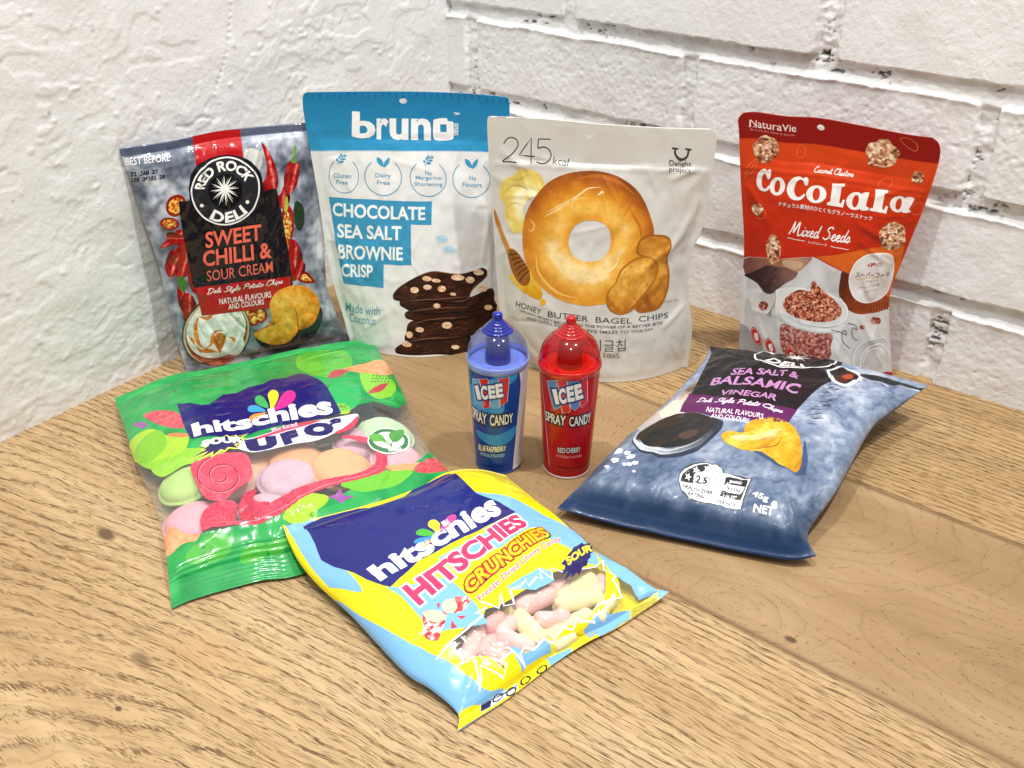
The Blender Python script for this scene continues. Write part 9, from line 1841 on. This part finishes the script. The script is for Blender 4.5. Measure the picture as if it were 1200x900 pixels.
PACKETS = (
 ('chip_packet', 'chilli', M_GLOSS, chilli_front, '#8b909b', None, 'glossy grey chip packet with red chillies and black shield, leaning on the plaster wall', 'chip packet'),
 ('snack_pouch', 'bruno', M_MATTE, bruno_front, '#dcdcda', (76.5, 202.4, 3.0), 'white and blue stand-up pouch with a printed stack of chocolate brownies', 'snack pouch'),
 ('snack_pouch', 'bagel', M_FOIL, bagel_front, '#b8b6b0', (75.5, 190.6, 3.1), 'silvery cream stand-up pouch with a large printed golden bagel', 'snack pouch'),
 ('snack_pouch', 'coco', M_SATIN, coco_front, '#b02410', (61.8, 194.0, 2.9), 'red and orange stand-up pouch with a printed jar of granola, against the brick wall', 'snack pouch'),
 ('chip_packet', 'balsamic', M_BALS, balsamic_front, '#2a4470', None, 'puffed blue grey chip packet lying flat with a purple band and star rating badge', 'chip packet'),
)
ROOTS = {}
for name, k, mat, front, back, hole, label, cat in PACKETS:
    r = empty(name, None, label, cat); ROOTS[k] = r
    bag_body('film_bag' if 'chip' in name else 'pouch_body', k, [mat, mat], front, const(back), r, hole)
    print_parts(SURF[k], ART[k], mat, r)

for k, name, label in (('ufo', 'candy_bag', 'green clear-windowed candy bag holding pastel flying saucer discs, under the yellow bag'),
                       ('crunch', 'candy_bag', 'yellow and light blue candy bag with a jagged clear window, lapping over the green bag')):
    r = empty(name, None, label, 'candy bag'); ROOTS[k] = r
    if k == 'ufo':
        bag_body('clear_bag', k, [M_CLEAR, M_CLEAR], const('#ffffff'), const('#ffffff'), r)
    else:
        bag_body('clear_bag', k, [M_CLEAR, M_GLOSS2], const('#ffffff'), lambda X, Y: np.where((X[..., None] < 30), lin('#7fb9e6'), lin('#f4e01a')), r)
    print_parts(SURF[k], ART[k], M_GLOSS2, r)

# ------------------------------------------------------------------ the candies inside the two clear bags
def candy_material(name, c, sugar):
    N = NT(name); tc = N.n('ShaderNodeTexCoord')
    n = N.noise(tc.outputs['Object'], 60.0, 4.0, 0.6); g = N.noise(tc.outputs['Object'], 700.0, 3.0, 0.6)
    c = lin(c)
    N.link(N.ramp(n, [(0.3, tuple(np.clip(c * 0.86, 0, 1))), (0.7, tuple(np.clip(c * 1.08 + 0.02, 0, 1)))]), N.p.inputs['Base Color'])
    N.p.inputs['Roughness'].default_value = 0.7; N.p.inputs['Subsurface Weight'].default_value = 0.2; N.p.inputs['Subsurface Radius'].default_value = (0.004, 0.003, 0.002)
    N.link(N.bump(g, 0.5 * sugar, 0.0006, N.bump(n, 0.4 * sugar, 0.002)), N.p.inputs['Normal'])
    return N.m

def frame(n, a=0.0):
    n = np.asarray(n, float) / np.linalg.norm(n); x = np.cross([0, 1, 0.1], n); x /= np.linalg.norm(x); y = np.cross(n, x)
    return np.stack([math.cos(a) * x + math.sin(a) * y, -math.sin(a) * x + math.cos(a) * y, n], 1)

def lathe(prof, n=64):
    p = np.asarray(prof, float); t = np.linspace(0, 2 * np.pi, n, endpoint=False)
    V = np.stack([p[:, None, 0] * np.cos(t), p[:, None, 0] * np.sin(t), np.repeat(p[:, 1:2], n, 1)], -1)
    return V.reshape(-1, 3), quads(len(p), n, True)

def saucer(name, top, normal, rad, colour, label, seed):
    h = 8.2
    prof = [(0.01, -h)] + [(rad * 0.9 * math.sin(a), -1.0 - (h - 1.0) * math.cos(a) ** 0.9) for a in np.linspace(0.1, math.pi / 2, 10)]
    prof += [(rad * 0.97, -0.9), (rad, -0.5), (rad, 0.5), (rad * 0.97, 0.9)] + [(rad * 0.9 * math.cos(a), 1.0 + (h - 1.0) * math.sin(a) ** 0.9) for a in np.linspace(0.02, math.pi / 2 - 0.05, 12)] + [(0.01, h)]
    V, F = lathe(prof)
    V[:, 2] += 0.7 * fbm(V[:, 0] / 9 + seed, V[:, 1] / 9, seed, 2); V[:, :2] *= (1 + 0.03 * fbm(V[:, 0] / 12, V[:, 1] / 12 + seed, seed + 2, 2))[:, None]
    n = np.asarray(normal, float); n = n * 0.8 + np.array([0, 0, 0.2]); n /= np.linalg.norm(n)
    c = np.asarray(top, float) - n * (h + 1.5)
    R = frame(n); W = V @ R.T + c
    lowest = W[:, 2].min()
    if lowest < 0.9:
        W[:, 2] += 0.9 - lowest
    o = mesh_obj(name, W, F, candy_material('wafer_' + label.split()[1], colour, 0.4))
    tag(o, label, 'candy', 'flying saucer candies inside the green bag')
for i, (top, nrm, rad, colour, label) in enumerate((
    ((173.2, -480.4, 22.8), (-0.11, -0.35, 0.93), 21, '#b8db7c', 'pale lime green disc candy at the left edge of the clear window'),
    ((209.7, -500.5, 19.3), (0.02, -0.16, 0.99), 20, '#efabb8', 'pale pink disc candy below the lime green disc'),
    ((235.3, -348.7, 21.3), (0.27, 0.26, 0.93), 21, '#c3e3b6', 'pale mint disc candy above the round vegan badge'),
    ((264.5, -366.9, 19.4), (0.32, 0.15, 0.94), 19.5, '#eeb3bf', 'pale rose disc candy below the round vegan badge'),
    ((226.5, -434.9, 25.6), (0.08, -0.04, 1.0), 21, '#d6b6c6', 'pale lilac disc candy in the middle of the clear window'),
    ((246.3, -404.2, 25.7), (0.22, 0.05, 0.98), 21.5, '#f3b27c', 'pale orange disc candy beside the lilac disc'),
    ((212.5, -417.9, 25.0), (-0.01, -0.04, 1.0), 20, '#e9a878', 'pale apricot disc candy mostly hidden behind the lilac and orange discs'),
    ((186.0, -436.0, 20.0), (-0.1, 0.0, 0.98), 19, '#f0b690', 'salmon disc candy showing below the yellow and black sour burst'),
    ((192.0, -455.0, 20.0), (-0.1, -0.1, 0.98), 20, '#efb9a4', 'peach disc candy under the printed belt, right of the lime green disc'),
    ((236.0, -462.0, 18.5), (0.05, -0.1, 0.98), 19, '#e9b2c0', 'pink disc candy under the printed belt, in front of the lilac disc'),
    ((190.0, -405.0, 19.5), (-0.05, 0.1, 0.98), 20, '#f0c39a', 'light orange disc candy below the dark blue panel'),
    ((229.6, -371.4, 22.5), (0.15, 0.1, 0.98), 19.5, '#dcb4c4', 'pale mauve disc candy beside the mint disc'))):
    saucer('candy_disc', top, nrm, rad, colour, label, i + 3)

def piece(a, b, r, colour, label, seed):
    a = np.asarray(a, float); b = np.asarray(b, float); c = (a + b) / 2; L = np.linalg.norm(b - a) / 2; d = (b - a) / (2 * L)
    prof = [(r * max(0.02, math.sin(t)) ** 0.75, -L + r * 0.7 * (1 - math.cos(t))) for t in np.linspace(0.0, math.pi / 2, 7)]
    prof += [(r * (1 + 0.03 * math.sin(q * 9 + seed)), -L + r * 0.7 + q * (2 * L - 1.4 * r)) for q in np.linspace(0.15, 0.85, 5)]
    prof += [(r * max(0.02, math.sin(t)) ** 0.75, L - r * 0.7 * (1 - math.cos(t))) for t in np.linspace(math.pi / 2, 0.0, 7)]
    V, F = lathe(prof, 28)
    V *= (1 + 0.10 * fbm(V[:, 0] / 4 + seed * 3, (V[:, 1] + V[:, 2]) / 4, seed, 3))[:, None]
    x = np.cross(d, [0, 0, 1.0]); x /= np.linalg.norm(x); y = np.cross(d, x)
    W = V @ np.stack([x, y, d], 1).T + c
    f = W[:, 2].min()
    if f < 0.8:
        W[:, 2] += 0.8 - f
    o = mesh_obj('candy_piece', W, F, candy_material('chew_' + label.split()[1], colour, 1.0))
    tag(o, label, 'candy', 'freeze dried candy pieces inside the yellow bag')
YE, PI_ = '#f6e9b4', '#f4c6be'
for i, (c, a, b, r, colour, label) in enumerate((
    ((435.1, -396.0, 17.3), (434.9, -409.4, 17.3), (436.8, -377.3, 13.8), 5.2, YE, 'fat pale yellow candy piece right under the dark sour burst'),
    ((441.8, -400.4, 14.8), (436.2, -415.6, 17.5), (447.1, -385.0, 12.9), 4.9, YE, 'long pale yellow candy piece, second below the dark sour burst'),
    ((434.0, -435.6, 14.3), (421.2, -435.1, 18.5), (446.1, -437.5, 11.3), 4.9, YE, 'pale yellow candy piece at the centre of the window, pointing to the seal'),
    ((425.5, -420.0, 19.0), (420.7, -433.4, 19.1), (429.6, -406.6, 19.6), 5.0, PI_, 'smooth pink candy piece at the upper edge of the window'),
    ((440.2, -421.5, 15.4), (433.0, -430.7, 16.0), (446.5, -414.0, 13.8), 4.7, PI_, 'short pink candy piece between the two middle yellow ones'),
    ((434.6, -450.0, 15.4), (423.8, -453.3, 18.4), (446.6, -446.8, 11.0), 4.9, '#f6cfcb', 'pale pink candy piece left of the central yellow one'),
    ((453.5, -390.4, 12.3), (457.2, -404.8, 9.9), (452.8, -379.6, 11.7), 4.0, YE, 'slim pale yellow candy piece by the right end of the window'),
    ((449.9, -410.3, 12.3), (446.7, -422.8, 12.1), (452.0, -401.5, 11.1), 4.2, YE, 'pale yellow candy piece below the long yellow one'),
    ((431.3, -463.8, 15.5), (423.7, -469.0, 17.0), (440.9, -460.4, 12.3), 4.9, '#f0bdb4', 'rough rosy candy piece near the lower left corner of the window'),
    ((419.5, -450.1, 19.4), (419.1, -457.1, 19.5), (419.1, -441.4, 19.4), 4.4, '#e8b0a8', 'dark rosy candy piece half hidden at the upper left of the window'),
    ((421.3, -468.7, 18.0), (425.3, -482.3, 14.8), (415.0, -456.2, 19.3), 4.6, PI_, 'pink candy piece along the left edge of the window'),
    ((424.9, -447.0, 17.0), (425.1, -453.9, 17.0), (425.0, -437.3, 17.0), 4.2, '#f0c2ba', 'pink candy piece tucked behind the central yellow one'),
    ((445.2, -377.5, 12.0), (437.4, -378.1, 13.2), (451.7, -372.5, 10.2), 4.4, '#efbcb0', 'rosy candy piece in the right hand corner of the window'),
    ((446.2, -427.2, 12.3), (444.7, -435.3, 11.6), (450.0, -416.9, 10.9), 4.2, YE, 'pale yellow candy piece by the lower edge, under the short pink one'),
    ((442.3, -463.2, 11.4), (435.1, -464.4, 14.0), (447.6, -458.6, 10.0), 4.2, '#f2c4ba', 'rosy candy piece at the lower tip of the window'),
    ((452.4, -428.5, 8.1), (449.9, -436.7, 8.0), (454.1, -419.5, 8.0), 3.6, YE, 'small pale yellow candy piece beside the bottom seal'),
    ((425.0, -404.0, 15.0), (421.0, -416.0, 15.0), (429.0, -392.0, 15.0), 4.6, '#efc2ba', 'rosy candy piece lying deep under the upper edge of the window'),
    ((428.0, -385.0, 14.0), (424.0, -395.0, 14.0), (432.0, -374.0, 13.0), 4.4, YE, 'pale yellow candy piece lying deep behind the sour burst'),
    ((420.0, -430.0, 14.5), (416.0, -438.0, 15.0), (424.0, -420.0, 14.0), 4.4, '#efd6a0', 'cream coloured candy piece lying deep above the central yellow one'),
    ((436.0, -425.0, 9.5), (430.0, -434.0, 9.5), (441.0, -415.0, 9.5), 4.2, '#f0c2b8', 'rosy candy piece at the bottom of the bag below the short pink one'),
    ((432.0, -470.0, 9.0), (428.0, -480.0, 9.0), (437.0, -460.0, 9.0), 4.2, '#f0c8a8', 'peach candy piece at the bottom of the bag by the lower left corner'),
    ((417.0, -445.0, 11.0), (412.0, -452.0, 11.0), (422.0, -437.0, 11.0), 5.0, '#f3cfc4', 'pale rosy candy piece lying deepest at the upper left of the window'),
    ((440.0, -440.0, 8.0), (434.0, -448.0, 8.0), (446.0, -432.0, 8.0), 4.6, '#f0d9a8', 'cream candy piece at the bottom of the bag near the seal'),
    ((440.0, -386.0, 8.0), (436.0, -396.0, 8.0), (446.0, -378.0, 8.0), 4.4, '#f2cabd', 'pale rosy candy piece under the two long yellow ones'),
    ((414.0, -420.0, 11.0), (410.0, -428.0, 11.0), (419.0, -412.0, 11.0), 4.8, '#f3c8bc', 'pink candy piece lying deep below the red lettering'),
    ((427.0, -458.0, 9.0), (420.0, -462.0, 9.0), (434.0, -452.0, 9.0), 4.8, '#f2c4ba', 'rosy candy piece at the bottom of the bag under the left pink ones'),
    ((422.9, -459.6, 14.5), (421.0, -465.4, 14.3), (426.9, -451.9, 13.9), 4.4, '#eebbb2', 'rosy candy piece lying deeper between the left pink ones'))):
    r *= 1.16
    dz = np.array([0, 0, r + 0.6])
    piece(np.asarray(a) - dz, np.asarray(b) - dz, r, colour, label, i + 2)

# ------------------------------------------------------------------ the two spray candy bottles
def tinted(name, c, opacity, rough=0.06):
    N = NT(name); N.t.nodes.remove(N.p)
    tr = N.n('ShaderNodeBsdfTransparent'); tr.inputs[0].default_value = (*c, 1)
    df = N.n('ShaderNodeBsdfPrincipled'); df.inputs['Base Color'].default_value = (*c, 1); df.inputs['Roughness'].default_value = 0.25
    m1 = N.n('ShaderNodeMixShader'); m1.inputs[0].default_value = opacity; N.link(tr.outputs[0], m1.inputs[1]); N.link(df.outputs[0], m1.inputs[2])
    gl = N.n('ShaderNodeBsdfGlossy'); gl.inputs['Roughness'].default_value = rough
    fr = reflectance(N)
    mx = N.n('ShaderNodeMixShader'); N.link(fr, mx.inputs[0]); N.link(m1.outputs[0], mx.inputs[1]); N.link(gl.outputs[0], mx.inputs[2])
    N.link(mx.outputs[0], N.out.inputs[0])
    return N.m
def plastic(name, c, rough=0.25, sss=0.0):
    N = NT(name); tc = N.n('ShaderNodeTexCoord')
    n = N.noise(tc.outputs['Object'], 200.0, 2.0)
    N.link(N.ramp(n, [(0.3, tuple(lin(c) * 0.94)), (0.7, tuple(np.clip(lin(c) * 1.05, 0, 1)))]), N.p.inputs['Base Color'])
    N.p.inputs['Roughness'].default_value = rough; N.p.inputs['Coat Weight'].default_value = 0.3
    N.link(N.bump(n, 0.06, 0.001), N.p.inputs['Normal'])
    return N.m
M_SLEEVE = film_material('glossy_paper_sleeve', 0.26, coat=0.1, spec=0.3)
def bottle(k, label, ink, tint, op, solid, rimcol, disc):
    bx, by = BOTTLES[k]; at = np.array([bx, by, 0.0])
    r = empty('spray_candy_bottle', None, label, 'candy bottle')
    def part(name, prof, mat, parent=r, n=72):
        V, F = lathe(prof, n)
        return mesh_obj(name, V + at, F, mat, parent)
    V, F = lathe([(sleeve_radius(z), z) for z in np.linspace(1.2, 82.5, 24)], 96); V = V + at
    ang = np.arctan2(V[:, 1] - by, V[:, 0] - bx)
    g = 0.5 + 0.5 * fbm(ang * 1.2, V[:, 2] / 30, 7 if k == 'blue' else 8, 2)
    cols = blend(g, *ink)
    sleeve = mesh_obj('label_sleeve', V, F, M_SLEEVE, r, cols=cols)
    print_parts(SURF[k], ART[k], M_SLEEVE, r, base=0.08, step=0.03)
    part('base_rim', [(0.01, 1.0), (14.6, 1.0), (15.2, 0.0), (16.2, 0.2), (16.5, 1.2), (16.35, 1.9), (16.0, 2.0)], plastic('pale_rim_' + k, '#d9cdd2' if k == 'red' else '#2a4f9a'))
    part('inner_disc', [(0.01, 83.2), (14, 83.0), (19.6, 82.8), (20.2, 82.2)], plastic('inner_disc_' + k, disc, 0.4))
    part('rim_band', [(20.6, 81.6), (21.0, 81.8), (21.1, 82.8), (21.5, 83.6), (21.5, 86.0), (21.1, 86.8), (20.5, 87.0), (20.2, 84)], tinted('rim_plastic_' + k, tuple(lin(rimcol)), 0.75))
    dome = spline([(20.4, 86.6), (20.5, 88.5), (20.2, 91.5), (19.4, 95.0), (18.0, 98.4), (15.9, 101.6), (13.2, 104.2), (10.6, 105.9)], 26).tolist()
    steps = [(10.6, 105.8), (10.4, 106.6), (10.1, 107.0), (9.0, 107.3), (8.7, 107.5), (8.6, 108.6), (7.5, 108.9), (7.2, 109.1), (7.1, 110.2), (6.1, 110.5), (5.8, 110.7), (5.7, 111.8), (4.8, 112.1), (4.4, 112.4), (4.2, 113.2), (3.7, 113.5)]
    part('dome_cap', dome, tinted('dome_plastic_' + k, tuple(tint), op))
    part('cap_steps', steps, tinted('cap_step_plastic_' + k, tuple(lin(solid) * 1.6), 0.45))
    part('tip', [(3.9, 113.2), (3.5, 113.8), (3.2, 114.3), (3.4, 115.0), (3.4, 117.0), (3.0, 118.2), (2.0, 118.9), (0.01, 119.0)], plastic('tip_plastic_' + k, solid, 0.18))
    part('spray_nozzle', [(8.8, 83.0), (8.8, 85), (8.2, 94), (7.6, 98), (7.8, 98.4), (7.8, 100), (6.6, 100.6), (6.4, 103.5), (5.6, 104), (5.4, 108), (3.6, 109), (3.3, 113.4), (0.01, 113.5)], plastic('nozzle_plastic_' + k, '#06148a' if k == 'blue' else '#a00408', 0.2))
bottle('blue', 'blue spray candy bottle with a clear lavender dome cap', ((0, '#0a2f86'), (0.5, '#0f449e'), (1, '#155cb8')), lin('#cdd8f6'), 0.05, '#0a2496', '#8fa6e4', '#a3b4ea')
bottle('red', 'red spray candy bottle with a translucent red dome cap', ((0, '#9c0a16'), (0.5, '#b40e1a'), (1, '#c21620')), lin('#ee3226'), 0.12, '#b8060a', '#d8160f', '#e03020')
